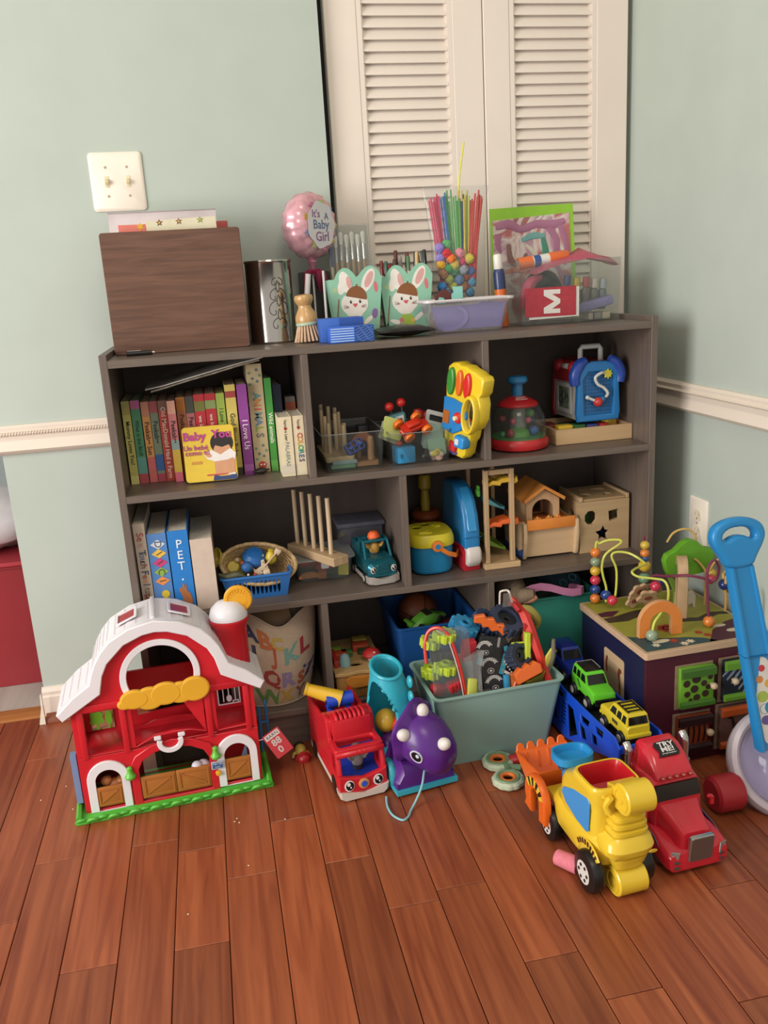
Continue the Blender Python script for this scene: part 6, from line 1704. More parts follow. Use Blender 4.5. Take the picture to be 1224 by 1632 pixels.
# sides, floors, rear wall
for s in (-1, 1):
 MB().at(s * .183 - (.008 if s > 0 else 0), 0, 0).plate([(.0005, .004), (.120, .004), (.120, .242), (.0005, .236)], [[(.03, .14), (.09, .14), (.09, .215), (.03, .215)]], .008, 0, 1, 'X').build('side_wall', RED, t)
MB().box(-.1745, .0005, .122, .1745, .118, .130, .001).build('upper_floor', RED, t)
MB().loft([[(x, y, z) for x, z in [(-.066, .1305), (-.03, .144), (.01, .149), (.045, .146), (.076, .138), (.076, .1305)]] for y in (.085, .091)]).build('loft_rail', RED, t)
rear = [(-.174, .006), (.174, .006), (.174, .238), (.128, .262), (.118, .276), (.116, .284), (.100, .262), (.085, .254), (-.085, .254), (-.100, .262), (-.116, .284), (-.118, .276), (-.128, .262), (-.174, .238)]
MB().plate(rear, [[(-.160, .134), (-.112, .134), (-.112, .182), (-.160, .182)], [(.112, .140), (.160, .140), (.160, .190), (.112, .190)], [(-.066, .0065), (.074, .0065), (.074, .100), (-.066, .100)], [(-.062, .150), (.060, .156), (.060, .205), (-.062, .205)]], .006).build('rear_wall', RED, t).location = (0, .120, 0)
# plant window and tool window
q = MB().at(0, .113, 0).plate(rrect(.048, .050, .001, 1, -.136, .158), [rrect(.044, .046, .001, 1, -.136, .158)], .002).build('plant_window', plastic('#8f9a54'), t)
m2 = MB().at(-.146, .111, .156).plate([(-.003, -.022), (.003, -.022), (.003, -.006), (.010, -.010), (.014, -.002), (.011, .008), (.014, .014), (.006, .021), (-.002, .019), (-.009, .021), (-.014, .013), (-.012, .005), (-.016, -.003), (-.010, -.010), (-.003, -.006)], (), .003).at(-.122, .111, .158).plate([(-.0015, -.024), (.0015, -.024), (.0015, -.016), (.006, -.010), (.007, .006), (.003, .022), (-.003, .022), (-.007, .006), (-.006, -.010), (-.0015, -.016)], (), .003)
m2.build('green_plants', plastic('#6fae2c', .4), q)
q = MB().at(0, .113, 0).plate(rrect(.050, .052, .001, 1, .136, .165), [rrect(.045, .047, .001, 1, .136, .165)], .002).build('tool_window', WHT, t)
mb = MB()
for x in (.124, .136, .150):
 mb.cyl((x, .112, .190), (x, .112, .146), .0013, .0013, 8)
mb.at(.136, .111, .154).plate(ell(.006, .008), (), .002).at(.150, .111, .148).plate([(-.007, 0), (.007, 0), (.007, -.006), (.005, -.006), (.005, -.002), (-.005, -.002), (-.005, -.006), (-.007, -.006)], (), .002)
mb.build('tools', WHT, q)
# silo
MB().lathe([(.036, .236), (.035, .30), (.036, .345), (.041, .354), (.042, .364), (.038, .366), (0, .366)], 30, (.152, .060, 0)).build('silo', RED, t)
MB().lathe([(.040, .366), (.0405, .372), (.036, .386), (.024, .398), (.010, .4025), (0, .403)], 30, (.152, .060, 0)).build('silo_dome', WHT, t)
q = MB().at(.176, .060, .404, 0, 0, math.radians(-6)).plate(circ(.030, 36), (), .010, .002, 1)
q.at(.176, .0498, .404, 0, 0, math.radians(-6)).plate(circ(.026, 30), [circ(.0235, 30)], .0012)
for i in range(20):
 a = 2 * math.pi * i / 20
 q.at(.176 + .0185 * math.cos(a), .0500 - .0019 * math.cos(a), .404 + .0185 * math.sin(a), 0, -a, 0).plate(rrect(.008, .0018, .0008, 2), (), .0011)
q.build('sun_disc', plastic('#dda12c', .35), t)
# gates, horseshoe, lamps, sign
def gate(x0, x1, z0, z1, flip=False):
 q = MB().box(x0, -.004, z0, x1, .0008, z1, .001).build('gate', BRN, t)
 f = MB().plate([(x0 + .004, z0 + .004), (x1 - .004, z0 + .004), (x1 - .004, z1 - .004), (x0 + .004, z1 - .004)], [[(x0 + .008, z0 + .008), (x1 - .008, z0 + .008), (x1 - .008, z1 - .008), (x0 + .008, z1 - .008)]], .0016)
 a, b = ((x0 + .010, z0 + .010), (x1 - .010, z1 - .010))
 if flip:
  a, b = (a[0], b[1]), (b[0], a[1])
 d = Vector((b[0] - a[0], 0, b[1] - a[1])).normalized()
 n = Vector((-d.z, 0, d.x)) * .0018
 f.plate([(a[0] - n.x, a[1] - n.z), (b[0] - n.x, b[1] - n.z), (b[0] + n.x, b[1] + n.z), (a[0] + n.x, a[1] + n.z)], (), .0016)
 f.build('gate_bracing', BRN, q).location = (0, -.0038, 0)
gate(-.067, .0035, .016, .066)
gate(.0045, .075, .016, .066, True)
gate(-.158, -.104, .016, .060)
gate(.106, .162, .020, .070)
hs = [(.027 * math.cos(a), .024 * math.sin(a)) for a in [math.radians(-200 + 220 * i / 18) for i in range(19)]]
hs2 = [(.0165 * math.cos(a), .0135 * math.sin(a)) for a in [math.radians(20 - 220 * i / 18) for i in range(19)]]
MB().at(.002, -.005, .138).plate(hs + [(.030, .014), (.016, .014)][:0] + hs2, (), .006, .001).at(.026, -.005, .151).plate(rrect(.014, .008, .001, 1), (), .006, .001).at(-.022, -.005, .151).plate(rrect(.014, .008, .001, 1), (), .006, .001).build('horseshoe', WHT, t)
for x, z in ((-.086, .080), (.090, .090)):
 MB().lathe([(0, .0), (.010, .001), (.0115, .006), (.007, .012), (.0055, .018), (.006, .024), (.003, .027), (0, .0275)], 16, (x, -.006, z - .01)).build('green_lamp', plastic('#5fae3c', .35), t)
q = MB().at(.091, -.006, .0635).plate(rrect(.026, .018, .002, 2), (), .003, .0005).m(1).at(.091, -.0092, .0635).plate(rrect(.021, .013, .001, 1), (), .0004).build('sign', [plastic('#aeb2b8'), plastic('#3b5c8c')], t)
MB().at(.091, -.0098, .0670).text('TRY ME', .0042, .0003).at(.091, -.0098, .0605).text('press', .0036, .0003).build('lettering', plastic('#d8dce0'), q)
MB().at(.091, -.006, .044, math.pi / 2).lathe([(0, -.001), (.006, -.001), (.0055, .004), (0, .005)], 16).build('yellow_button', plastic('#d9a62c', .3), t)
# green base with leafy edge
MB().box(-.202, -.030, 0, .202, .130, .0055, .001).build('green_base', GRN, t)
for i in range(19):
 x = -.189 + .021 * i
 MB().at(x, -.0190 - .003 * (i % 2), .0020, .75, 0, .0).plate(ell(.0160, .0200, 0, 0, 14, 0, 180), (), .006, .002, 1).build('leaf', plastic('#58b440' if i % 2 else '#4aa638', .4), t)
for s in (-1, 1):
 MB().tube([(s * .196, -.02, .008), (s * .197, .05, .012), (s * .196, .125, .010)], .006, 6, 4).build('hedge_edge', GRN, t)
MB().tube([(.196, .090, .02), (.197, .090, .13)], .003, 6, 1).tube([(.214, .090, .02), (.212, .090, .145)], .003, 6, 1).box(.196, .088, .05, .214, .092, .054).box(.196, .088, .09, .214, .092, .094).build('side_ladder', plastic('#2a6fae', .4), t)
MB().plate([(-.2, .02), (-.188, .02), (-.188, .13), (-.2, .13)], (), .02).build('blue_side_sign', plastic('#6f8ab0', .4), t).location = (0, .04, 0)
# in and around the barn
t2 = thing('toy_horse', 'brown toy horse with dark mane lying behind the left barn gate', 'toy animal', (-.075, -.120, .0065), .1)
MB().ball((0, 0, .030), (.024, .017, .026), 16, 10).ball((-.014, -.004, .054), (.012, .011, .012), 14, 8).ball((.016, .0, .048), (.014, .013, .010), 12, 8).build('body', plastic('#b5713f', .45), t2)
MB().ball((-.012, .002, .063), (.010, .008, .005), 12, 6).build('mane', plastic('#3a2018', .5), t2)
t2 = thing('toy_sheep', 'white and lilac toy sheep behind the right middle barn gate', 'toy animal', (.1085, -.118, .0065), .2)
MB().ball((0, 0, .034), (.022, .017, .030), 16, 10).ball((-.014, -.006, .056), (.012, .011, .011), 12, 8).build('body', plastic('#c3bcc8', .5), t2)
o = MB().plate([(0, 0), (.036, 0), (.034, .078)], (), .004, .001).build('blue_wedge', plastic('#8fb2cc', .35))
put(o, (.168, -.105, .0070), (-.05, 0, .1))
tag(o, 'pale blue triangular piece behind the right barn door', 'toy piece')
t2 = thing('price_card', 'red card tag with numbers hanging at the right side of the barn', 'tag', (.268, -.120, .083), (math.radians(-8), math.radians(-28), math.radians(8)))
MB().plate(rrect(.040, .062, .002, 2), (), .0008).m(1).at(.0, -.001, .022).plate(rrect(.034, .012, .001, 1), (), .0003).m(2).at(.0, -.001, .004).text('88', .016, .0003, bold=.03).at(-.002, -.001, -.016).text('0', .016, .0003, bold=.03).m(3).at(0, -.0013, .022).text('BARN', .008, .0003).build('card', [paper('#b5353c'), paper('#d2c8c4'), paper('#c3b8b4'), paper('#3a3434')], t2)
MB().tube([(-.052, .0, .040), (-.034, -.003, .034), (-.020, 0, .026)], .0009, 6, 4).build('plastic_tie', plastic('#e0dada'), t2)
# lying fireman doll
figure('fireman_figure', 'fireman doll with red helmet lying on the floor left of the fire truck', (.318, -.022, .0140), (math.radians(99), math.radians(8), math.radians(8)), '#b5a24c', '#c08a6c', '#9e1f24', 'fire', '#2a2622', 1.0)
# ================================================================ FIRE TRUCK
t = thing('fire_truck', 'red toy fire truck with yellow cannon and eyes on the floor', 'toy truck', (.4135, -.130, .0005), math.radians(7.7))
FR = plastic('#c3202c', .28)
side = [(-.112, .018), (-.117, .032), (-.117, .050), (-.106, .098), (-.100, .103), (-.060, .106), (-.052, .112), (-.044, .146), (-.036, .152), (-.010, .152), (-.002, .146), (.010, .134), (.118, .134), (.118, .018)]
win = [(-.098, .052), (-.064, .052), (-.064, .092), (-.090, .092)]
for s in (-1, 1):
 MB().at(-.052 if s < 0 else .042, 0, 0).plate(side, [win], .010, .003, 2, 'X').build('side_panel', FR, t)
 MB().at(s * .0522 - (.0015 if s > 0 else 0), 0, 0).plate([(-.095, .0125), (.112, .0125), (.112, .024), (-.095, .024)], (), .0015, 0, 1, 'X').build('white_strip', plastic('#c9c0b8', .4), t)
 mb = MB()
 for i in range(7):
  for j in range(4):
   y, z = -.030 + .021 * i, .045 + .022 * j
   mb.at(s * .0524 - (.0012 if s > 0 else 0), 0, 0).plate(rrect(.013, .009, .003, 2, y, z), (), .0012, 0, 1, 'X')
 mb.build('embossed_bricks', FR, t)['kind'] = 'stuff'
mb = MB().plate([(-.052, .014), (.052, .014), (.052, .054), (.044, .058), (.036, .050), (.0, .044), (-.036, .050), (-.044, .058), (-.052, .054)], (), .012, .002)
mb.at(0, -.114, 0)
o = MB().at(0, -.108, 0).plate([(-.0515, .014), (.0515, .014), (.0515, .060), (.036, .054), (.0, .046), (-.036, .054), (-.0515, .060)], (), .011, .003, 2).build('front_panel', FR, t)
MB().box(-.0415, -.060, .050, .0415, -.0525, .150, .002).build('cab_rear_wall', FR, t)
MB().at(0, -.080, .1000).plate(rrect(.104, .052, .006, 3), [rrect(.080, .030, .006, 3, 0, .002)], .010, .003, 2, 'Z').build('cab_roof', FR, t)
MB().tube([(-.050, -.104, .098), (-.025, -.1085, .1005), (.025, -.1085, .1005), (.050, -.104, .098)], .0065, 10, 4).build('visor', FR, t)
for x in (-.010, .0, .010):
 MB().ball((x, -.112, .104), .0028, 10, 6).build('roof_lamp', FR, t)
MB().box(-.0415, -.104, .030, .0415, -.0605, .044).build('cab_floor', plastic('#23379a', .35), t)
MB().box(-.0415, -.0625, .044, .0415, -.0602, .092).build('blue_seat', plastic('#2a3fae', .35), t)
q = MB().box(-.046, -.050, .106, .046, -.004, .1505, .006, 2)
q.build('roof_block', FR, t)
for i in range(7):
 MB().tube([(-.030 + .010 * i, -.053, .139), (-.030 + .010 * i, -.052, .150), (-.030 + .010 * i, -.042, .156), (-.030 + .010 * i, -.024, .154)], .0042, 8, 3).build('light_bar_rib', FR, t)
for s in (-1, 1):
 MB().at(s * .031, -.0495, .123, -.05).plate(rrect(.018, .020, .003, 2), (), .004, .001).build('red_window', mat('#7d1420', .12, 0, .05, 20), t)
MB().at(0, -.0495, .121, -.05).plate(rrect(.036, .026, .002, 2), (), .006, .001).build('roof_step', FR, t)
MB().box(-.0415, -.003, .060, .0415, .117, .090, .002).build('truck_bed', plastic('#a81a26', .35), t)
MB().box(-.0415, .110, .0905, .0415, .1175, .120, .002).build('tail_panel', FR, t)
bp2 = [(x, z) for x, z in [(-.052, .002), (-.044, -.004), (.044, -.004), (.052, .002), (.054, .016), (.03, .012), (.0, .004), (-.03, .012), (-.054, .016)]]
MB().loft([[(x * k, y, z + .008) for x, z in bp2] for y, k in ((-.124, .92), (-.121, 1.0), (-.098, 1.0))]).build('bumper', plastic('#cbbfb4', .35), t)
for s in (-1, 1):
 eye_print(t, (s * .031, -.1195, .0345), .0125)
MB().at(0, -.1200, .034, math.pi / 2).lathe([(0, 0), (.0115, 0), (.0115, .002), (.009, .003), (0, .003)], 20).m(1).at(0, -.1234, .034, math.pi / 2).lathe([(0, -.001), (.0068, -.001), (.0064, .001), (0, .001)], 18).build('badge', [plastic('#c98a54', .35), plastic('#2f55b4', .3)], t)
for y in (-.078, .075):
 for s in (-1, 1):
  wheel_part(t, s * .045, y, .0215, .0215, .016, '#191717', '#211f1f')
q = MB().lathe([(.030, .0), (.030, .010), (.026, .014), (0, .014)], 24, (0, .035, .0905)).tube([(-.020, .035, .104), (-.020, .035, .135), (-.014, .035, .150)], .008, 10, 3).tube([(.020, .035, .104), (.020, .035, .135), (.014, .035, .150)], .008, 10, 3).build('cannon_mount', plastic('#1f3fb0', .3), t)
MB().cyl((-.028, .034, .150), (.030, .034, .150), .0150, .0150, 20).m(1).cyl((-.0300, .034, .150), (-.0275, .034, .150), .006, .006, 12).build('cannon_hub', [plastic('#2347bc', .3), plastic('#16246a', .3)], t)
d0, d1 = Vector((.006, .034, .150)), Vector((-.064, .064, .176))
mb = MB().cyl(d0, d1, .0185, .0125, 22).cyl(d1 - (d1 - d0) * .06, d1 + (d1 - d0) * .02, .0135, .0150, 22)
mb.build('cannon', plastic('#d9ac2c', .35), t)
figure('driver_figure', 'grey coated doll driver standing in the cab of the red fire truck', (.4253, -.2035, .0450), math.radians(7.7), '#8f8a86', '#c99a7c', '#5a5a64', 'hair', '#2a2a2e', 1.0)
# ================================================================ PULL-ALONG DINOSAUR
t = thing('dinosaur_toy', 'purple and turquoise pull along dinosaur toy with white horns', 'toy dinosaur', (.5465, -.199, .0005), math.radians(9))
TQ, PU = plastic('#37a8bc', .3), plastic('#52227a', .3)
def sring(a, b, y, z0, n=28):
 return [(a * math.cos(2 * math.pi * i / n), y, z0 + b * math.sin(2 * math.pi * i / n)) for i in range(n)]
# turquoise body: a hollow tube with an oval window at the left, mouth opening upward at the rear
n = 80
NK = 44
def tube_at(ang, u):
 a = .055 - .024 * max(0, u - .5) / .5 + .002 * math.sin(u * 3)
 b = .070 - .026 * u - .010 * max(0, u - .6)
 cy = .062 + .014 * math.sin(u * 2.2)
 z = .016 + .210 * u
 return (-.018 * u + a * math.cos(ang) - .006, cy + b * math.sin(ang), z + (.010 * math.sin(ang) * max(0, u - .8) / .2))
A0, U0, DA, DU = math.radians(214), .56, math.radians(46), .34
def in_win(ang, u):
 return math.hypot((ang - A0) / DA, (u - U0) / DU * (1 + .25 * (ang - A0) / DA))
vs, fs = [], []
for k in range(NK + 1):
 for i in range(n):
  ang, u = 2 * math.pi * i / n, k / NK
  r = in_win(ang, u)
  if .90 < r < 1.09:
   ang, u = A0 + (ang - A0) / r, U0 + (u - U0) / r
  vs.append(tube_at(ang, u))
for k in range(NK):
 for i in range(n):
  if in_win(2 * math.pi * (i + .5) / n, (k + .5) / NK) < .995:
   continue
  j = (i + 1) % n
  fs.append((k * n + i, k * n + j, (k + 1) * n + j, (k + 1) * n + i))
o = MB().add(vs, fs).build('body', TQ, t, 1.2)
so = o.modifiers.new('wall', 'SOLIDIFY')
so.thickness = .004
MB().tube([tube_at(2 * math.pi * i / 40, 1) for i in range(40)], .0042, 8, 1, True).build('mouth_rim', TQ, t)
for k, z in enumerate((.205, .175, .145)):
 MB().ball((.014 - .003 * k, .034 - .010 * k, z - .004), (.006, .012, .014), 12, 8).build('back_spike', TQ, t)
MB().ball((-.02, .118, .225), .0065, 10, 6).build('tail_bump', TQ, t)
MB().loft([rq(.050, .062, .020), rq(.050, .062, .030)]).build('body_floor', plastic('#2f8e9c', .35), t).location = (-.006, .062, 0)
for x, y, z, r, c, nm in ((-.030, .050, .062, .026, '#5c2a7c', 'purple_ball'), (-.034, .062, .108, .026, '#c8a032', 'yellow_ball'), (-.006, .044, .100, .026, '#c8302c', 'red_ball')):
 MB().ball((x, y, z), r, 20, 12).build(nm, plastic(c, .3), t)
# purple skirt and turquoise hem
def skirt(y, hw, zt, nn=12):
 return [(-hw + .004, y, .012), (hw, y, .012), (hw * .98, y, .03), (hw * .90, y, zt * .6), (hw * .68, y, zt), (-hw * .68, y, zt), (-hw * .86, y, zt * .6), (-hw * .93, y, .03)]
MB().loft([skirt(-.062, .066, .048), skirt(-.052, .067, .066), skirt(-.02, .067, .080), skirt(.02, .066, .082)]).build('chest', PU, t)
MB().loft([[(-.065, y, .006), (.070, y, .006), (.071, y, .016), (-.065, y, .016)] for y in (-.068, -.045, .03)]).build('hem', TQ, t)
for s in (-1, 1):
 MB().at(.0685 if s > 0 else -.060, -.012, .030, 0, math.pi / 2, 0).lathe([(0, -.007), (.029, -.007), (.031, -.004), (.031, .004), (.029, .007), (0, .007)], 28).build('wheel', plastic('#3796a4', .35), t)
 MB().at(.0685 if s > 0 else -.060, .092, .026, 0, math.pi / 2, 0).lathe([(0, -.006), (.024, -.006), (.0255, 0), (.024, .006), (0, .006)], 24).build('wheel', plastic('#3796a4', .35), t)
# head turned towards the right
HM = Matrix.Translation((.004, -.062, .116)) @ Euler((math.radians(10), 0, math.radians(32))).to_matrix().to_4x4()
mb = MB()
mb.M = HM
R = []
for k, (y, a, b, zc) in enumerate(((-.066, .012, .012, -.022), (-.063, .026, .024, -.021), (-.054, .039, .036, -.017), (-.038, .048, .046, -.010), (-.016, .054, .054, -.002), (.008, .055, .056, .002), (.026, .052, .054, .003), (.036, .044, .046, .003))):
 R.append([(a * math.cos(2 * math.pi * i / 30), y, zc + b * math.sin(2 * math.pi * i / 30)) for i in range(30)])
mb.loft(R)
o_head = mb
mb.build('head', PU, t, 1.5)
mb = MB()
mb.M = HM
fr = []
nf = 35
for i in range(nf):
 a = 2 * math.pi * i / nf
 k = 1 + .13 * abs(math.cos(2.5 * (a - math.pi / 2))) ** 2
 fr.append((k, a))
mb.loft([[(.052 * math.cos(a), .018, .004 + .052 * math.sin(a)) for k, a in fr], [(.062 * k * math.cos(a), .034, .010 + .064 * k * math.sin(a)) for k, a in fr], [(.061 * k * math.cos(a), .040, .010 + .063 * k * math.sin(a)) for k, a in fr], [(.046 * math.cos(a), .030, .004 + .046 * math.sin(a)) for k, a in fr]])
mb.build('frill', PU, t, .7)
from mathutils.bvhtree import BVHTree
HC = HM.translation
bvh = BVHTree.FromPolygons([tuple(v) for v in o_head.v], o_head.f)
def on_head(wx, wy, wz):
 """a point on the head's surface and its outward turn, for an offset from the head's centre"""
 a = math.radians(-9)
 d = Vector((wx * math.cos(a) - wy * math.sin(a), wx * math.sin(a) + wy * math.cos(a), wz)).normalized()
 hit = bvh.ray_cast(HC + d * .3, -d)
 return hit[0], hit[1] if hit[1].dot(d) > 0 else -hit[1]
def turned(p, nrm):
 q = (-nrm).to_track_quat('Y', 'Z').to_matrix().to_4x4()
 return Matrix.Translation(p) @ q
for w in ((-.044, -.0188, .0274), (-.002, .006, .062), (.0254, -.049, .0127)):
 p, nrm = on_head(*w)
 mb = MB()
 mb.M = Matrix.Translation(p) @ nrm.to_track_quat('Z', 'Y').to_matrix().to_4x4()
 mb.ball((0, 0, .003), (.0130, .0130, .0165), 18, 12)
 mb.build('horn', plastic('#d9d2cc', .35), t)
p, nrm = on_head(-.0300, -.0450, -.0070)
EM = turned(p, nrm)
mb = MB()
for c, rx, rz, dx, dz, k, th in ((0, .0150, .0125, 0, 0, .0, .004), (1, .0120, .0102, .0010, .0008, .0006, .004), (0, .0040, .0042, .0045, .0035, .0012, .004)):
 mb.m(c)
 mb.M = EM @ Matrix.Translation((dx, .003 - k, dz)) @ Euler((0, .45, 0)).to_matrix().to_4x4()
 mb.plate(ell(rx, rz), (), th)
mb.build('eye', [plastic('#c9cede', .25), plastic('#120f18', .2)], t)
p, nrm = on_head(-.0340, -.0400, .0125)
mb = MB()
mb.M = turned(p, nrm) @ Matrix.Translation((0, .003, 0)) @ Euler((0, -.1, 0)).to_matrix().to_4x4()
mb.plate(rrect(.014, .0022, .001, 2), (), .0036).build('eyebrow', plastic('#240c38', .4), t)
def loc9(p):
 a = math.radians(-9)
 x, y = p[0] - .5455, p[1] + .195
 return (x * math.cos(a) - y * math.sin(a), x * math.sin(a) + y * math.cos(a), p[2])
MB().tube([loc9(p) for p in ((.549, -.278, .060), (.538, -.295, .036), (.522, -.305, .012), (.509, -.318, .0030), (.499, -.337, .0026), (.487, -.346, .0026), (.476, -.336, .0026), (.468, -.318, .0026), (.466, -.290, .0026), (.470, -.262, .004))], .0024, 8, 5).build('pull_string', plastic('#86b4bc', .5), t)
# ================================================================ AQUA BIN WITH BAGGED TOYS
t = thing('aqua_bin', 'pale aqua plastic storage bin full of bagged toys on the floor', 'bin', (.7385, -.1065, .0005), math.radians(2.5))
shell(.235, .150, .290, .196, .170, .0028, .014, .005, 5).build('tub', plastic('#8fb0a7', .4), t)
AQ = lambda x, y, z: (.7385 + x, -.1065 + y, z)
def in_bin(o, x, y, z, rot, label, cat, group=None):
 o.location, o.rotation_euler = AQ(x, y, z), rot
 return tag(o, label, cat, group)
def gear(r, w, n, c):
 pts = []
 for i in range(n * 4):
  k = 1.0 if i % 4 < 2 else .86
  a = 2 * math.pi * (i + .5 * (i % 2)) / (n * 4)
  pts.append((r * k * math.cos(a), r * k * math.sin(a)))
 return MB().plate(pts, [circ(r * .22, 12)], w, .001, 1, 'Z').plate(circ(r * .45, 16), [circ(r * .22, 12)], w * 1.25, .001, 1, 'Z').build('toy_gear', plastic(c, .35))
LIME = '#b4c83a'
for x, y, z, rot, r, lab in ((-.098, -.030, .275, (.12, .1, 0), .026, 'lime green toy gear topmost in the left clear pouch'), (-.124, -.010, .255, (.15, .1, .3), .024, 'lime green toy gear at the left edge of the left pouch'), (-.100, -.040, .206, (.12, .1, .1), .027, 'lime green toy gear in the middle of the left pouch'), (-.126, -.020, .190, (.1, 0, 0), .024, 'lime green toy gear lowest at the left of the left pouch')):
 in_bin(gear(r, .018, 10, LIME), x, y, z, rot, lab, 'toy gear', 'lime gears in the left pouch')
for x, y, z, rot, s, c, lab in ((-.120, -.045, .168, (.1, .2, .3), (.03, .022, .022), '#b3242c', 'red block low in the left clear pouch, left one'), (-.085, -.055, .176, (.1, -.2, .2), (.034, .022, .022), '#bb2a34', 'red block low in the left clear pouch, right one'), (-.045, -.030, .242, (.2, .04, .1), (.030, .020, .05), '#bf2f3a', 'flat upright red block between the pouch and tyre print'), (-.100, -.020, .232, (.1, 0, .1), (.050, .022, .026), '#26303f', 'dark navy block in the left clear pouch'), (-.052, -.065, .160, (-.3, .25, .2), (.022, .016, .060), '#c8cc5a', 'pale lime plastic bracket in the front of the aqua bin'), (-.034, -.055, .158, (-.3, .45, .2), (.014, .014, .055), '#9aa24a', 'olive bracket right of the pale lime bracket'), (.030, -.062, .160, (-.3, .1, .1), (.012, .014, .050), '#2f86b4', 'blue bar standing at the front of the aqua bin'), (.044, -.058, .158, (-.3, .1, .1), (.012, .014, .052), '#cf7a3a', 'orange bar standing right of the blue bar in the aqua bin'), (-.02, -.060, .148, (0, 0, 0), (.03, .022, .022), '#4a4644', 'dark grey block at the front of the aqua bin')):
 o = MB()
 o.cbox(0, 0, 0, *s, .003)
 if s[2] < .03:
  for i in range(4):
   o.cbox(-s[0] / 2 + s[0] * (i + .5) / 4, -s[1] / 2, 0, s[0] * .12, .004, s[2] * .9, .001)
 in_bin(o.build('toy_block', plastic(c, .35)), x, y, z, rot, lab, 'block', 'toy blocks in the aqua bin')
t = thing('clear_pouch', 'clear zip pouch with red piping holding lime gears in the aqua bin', 'pouch', AQ(-.092, -.045, .138), (math.radians(-10), 0, .1))
MB().plate(rrect(.092, .165, .02, 5, 0, .083), (), .0012).build('clear_front', clear('#eef2f4', .06, .05, .3), t).location = (0, -.026, 0)
pts = [(.026, -.028, .0), (.020, -.030, .06), (.010, -.030, .115), (.000, -.026, .150), (-.016, -.014, .166), (-.034, .0, .158), (-.044, .004, .130), (-.046, .002, .09)]
MB().tube(pts, .0042, 8, 5).build('red_piping', plastic('#c8382e', .3), t)
MB().tube([(p[0] - .006, p[1] - .003, p[2] - .004) for p in pts[:5]], .0012, 6, 4).build('white_seam', plastic('#d8c8c4', .3), t)
MB().loft([[(x, -.030 + .006 * math.sin(4 * u + v), z) for u, x, z in ((0, .028, .004 + .03 * v), (.5, .045 + .01 * v, .0 + .035 * v), (1, .062, .010 + .032 * v))] + [(x, -.028 + .006 * math.sin(4 * u + v), z) for u, x, z in ((1, .062, .010 + .032 * v), (.5, .045 + .01 * v, .0 + .035 * v), (0, .028, .004 + .03 * v))] for v in range(4)]).build('wrinkled_film', clear('#f2f2f2', .10, .10, .5), t)
in_bin(gear(.034, .020, 12, '#2f88b8'), -.045, .010, .272, (.35, .25, .2), 'bright blue toy gear at the back of the aqua bin', 'toy gear')
o = MB().plate([(0, 0), (.014, -.004), (.020, .010), (.030, .012), (.032, .024), (.044, .028), (.046, .042), (.060, .050), (.056, .062), (.036, .058), (.030, .044), (.016, .040), (.012, .026), (.002, .022)], (), .014, .002, 1).build('orange_connector', plastic('#d8662a', .35))
in_bin(o, -.022, -.005, .312, (.2, math.radians(78), 0), 'orange stepped plastic connector above the tyre print', 'toy piece')
# printed pouch with tyres
t = thing('printed_pouch', 'black printed pouch showing three monster truck tyres in the aqua bin', 'pouch', AQ(.002, -.050, .135), (math.radians(-14), math.radians(6), math.radians(6)))
MB().plate([(-.045, 0), (.048, 0), (.050, .09), (.030, .128), (-.030, .136), (-.048, .09)], (), .012, .004, 2).build('black_film', mat('#1a191a', .25, 0, .1, 40), t)
mb = MB()
def pp(c, outl, x, z, k=1, rot=0, h=()):
 mb.m(c).at(x, -.0122 - .0003 * k, z, 0, rot, 0).plate(outl, h, .0003)
for x, z, r in ((-.022, .104, .022), (-.012, .064, .025), (-.002, .026, .024)):
 pp(1, circ(r, 26), x, z, 1)
 for i in range(9):
  a = math.radians(40 + 14 * i)
  for d in (-1, 1):
   pp(0, rrect(.0085, .0022, .0006, 1), x + (r - .0055 + d * .0) * math.cos(a) + d * .002 * math.sin(a), z + (r - .0055) * math.sin(a), 2, -a + d * .7)
 pp(2, ell(r * .34, r * .26), x + .003, z - .006, 2)
 pp(1, ell(r * .24, r * .17), x + .003, z - .006, 3)
 pp(0, ell(r * .12, r * .08), x + .003, z - .006, 4)
for x, z, w_, h_, c, rot in ((.022, .070, .012, .045, 3, .3), (.030, .098, .010, .022, 3, -.2), (-.034, .080, .014, .016, 3, .4), (.030, .050, .03, .006, 0, .5), (.026, .082, .004, .03, 0, .3), (.036, .090, .008, .008, 0, .6), (.018, .012, .010, .010, 0, .3), (-.030, .006, .012, .010, 0, .1), (.036, .030, .008, .03, 3, .1), (.012, .118, .006, .022, 2, .2)):
 pp(c, rrect(w_, h_, .002, 2), x, z, 2, rot)
for i in range(5):
 pp(0, circ(.0022, 8), .024 + .004 * i, .075 - .006 * i, 3)
mb.build('tyre_print', [paper('#cfcac6'), paper('#262325'), paper('#8f8b8a'), paper('#2f8ea4')], t)
# tyres, track and orange parts on the right side
def toy_tyre(x, y, z, r, w, rot, c, lab):
 t = thing('rubber_ring', lab, 'toy ring', AQ(x, y, z), rot)
 pts = []
 for i in range(64):
  k = 1.0 if i % 4 < 2 else .91
  pts.append((r * k * math.cos(2 * math.pi * i / 64), r * k * math.sin(2 * math.pi * i / 64)))
 MB().plate(pts, [circ(r * .55, 20)], w, .001, 1, 'Z').build('tread', mat(c, .55, 0, .1, 40), t)
 MB().at(0, 0, w * .3).plate(circ(r * .56, 20), [circ(r * .15, 10)], w * .4, .001, 1, 'Z').build('hub', plastic('#23252b', .4), t)
toy_tyre(.052, .010, .272, .040, .026, (.5, .2, 0), '#2f3850', 'large dark slate ribbed ring topmost at the right of the aqua bin')
toy_tyre(.060, -.030, .212, .030, .026, (1.1, .2, .3), '#2a3346', 'dark slate ribbed ring in the middle right of the aqua bin')
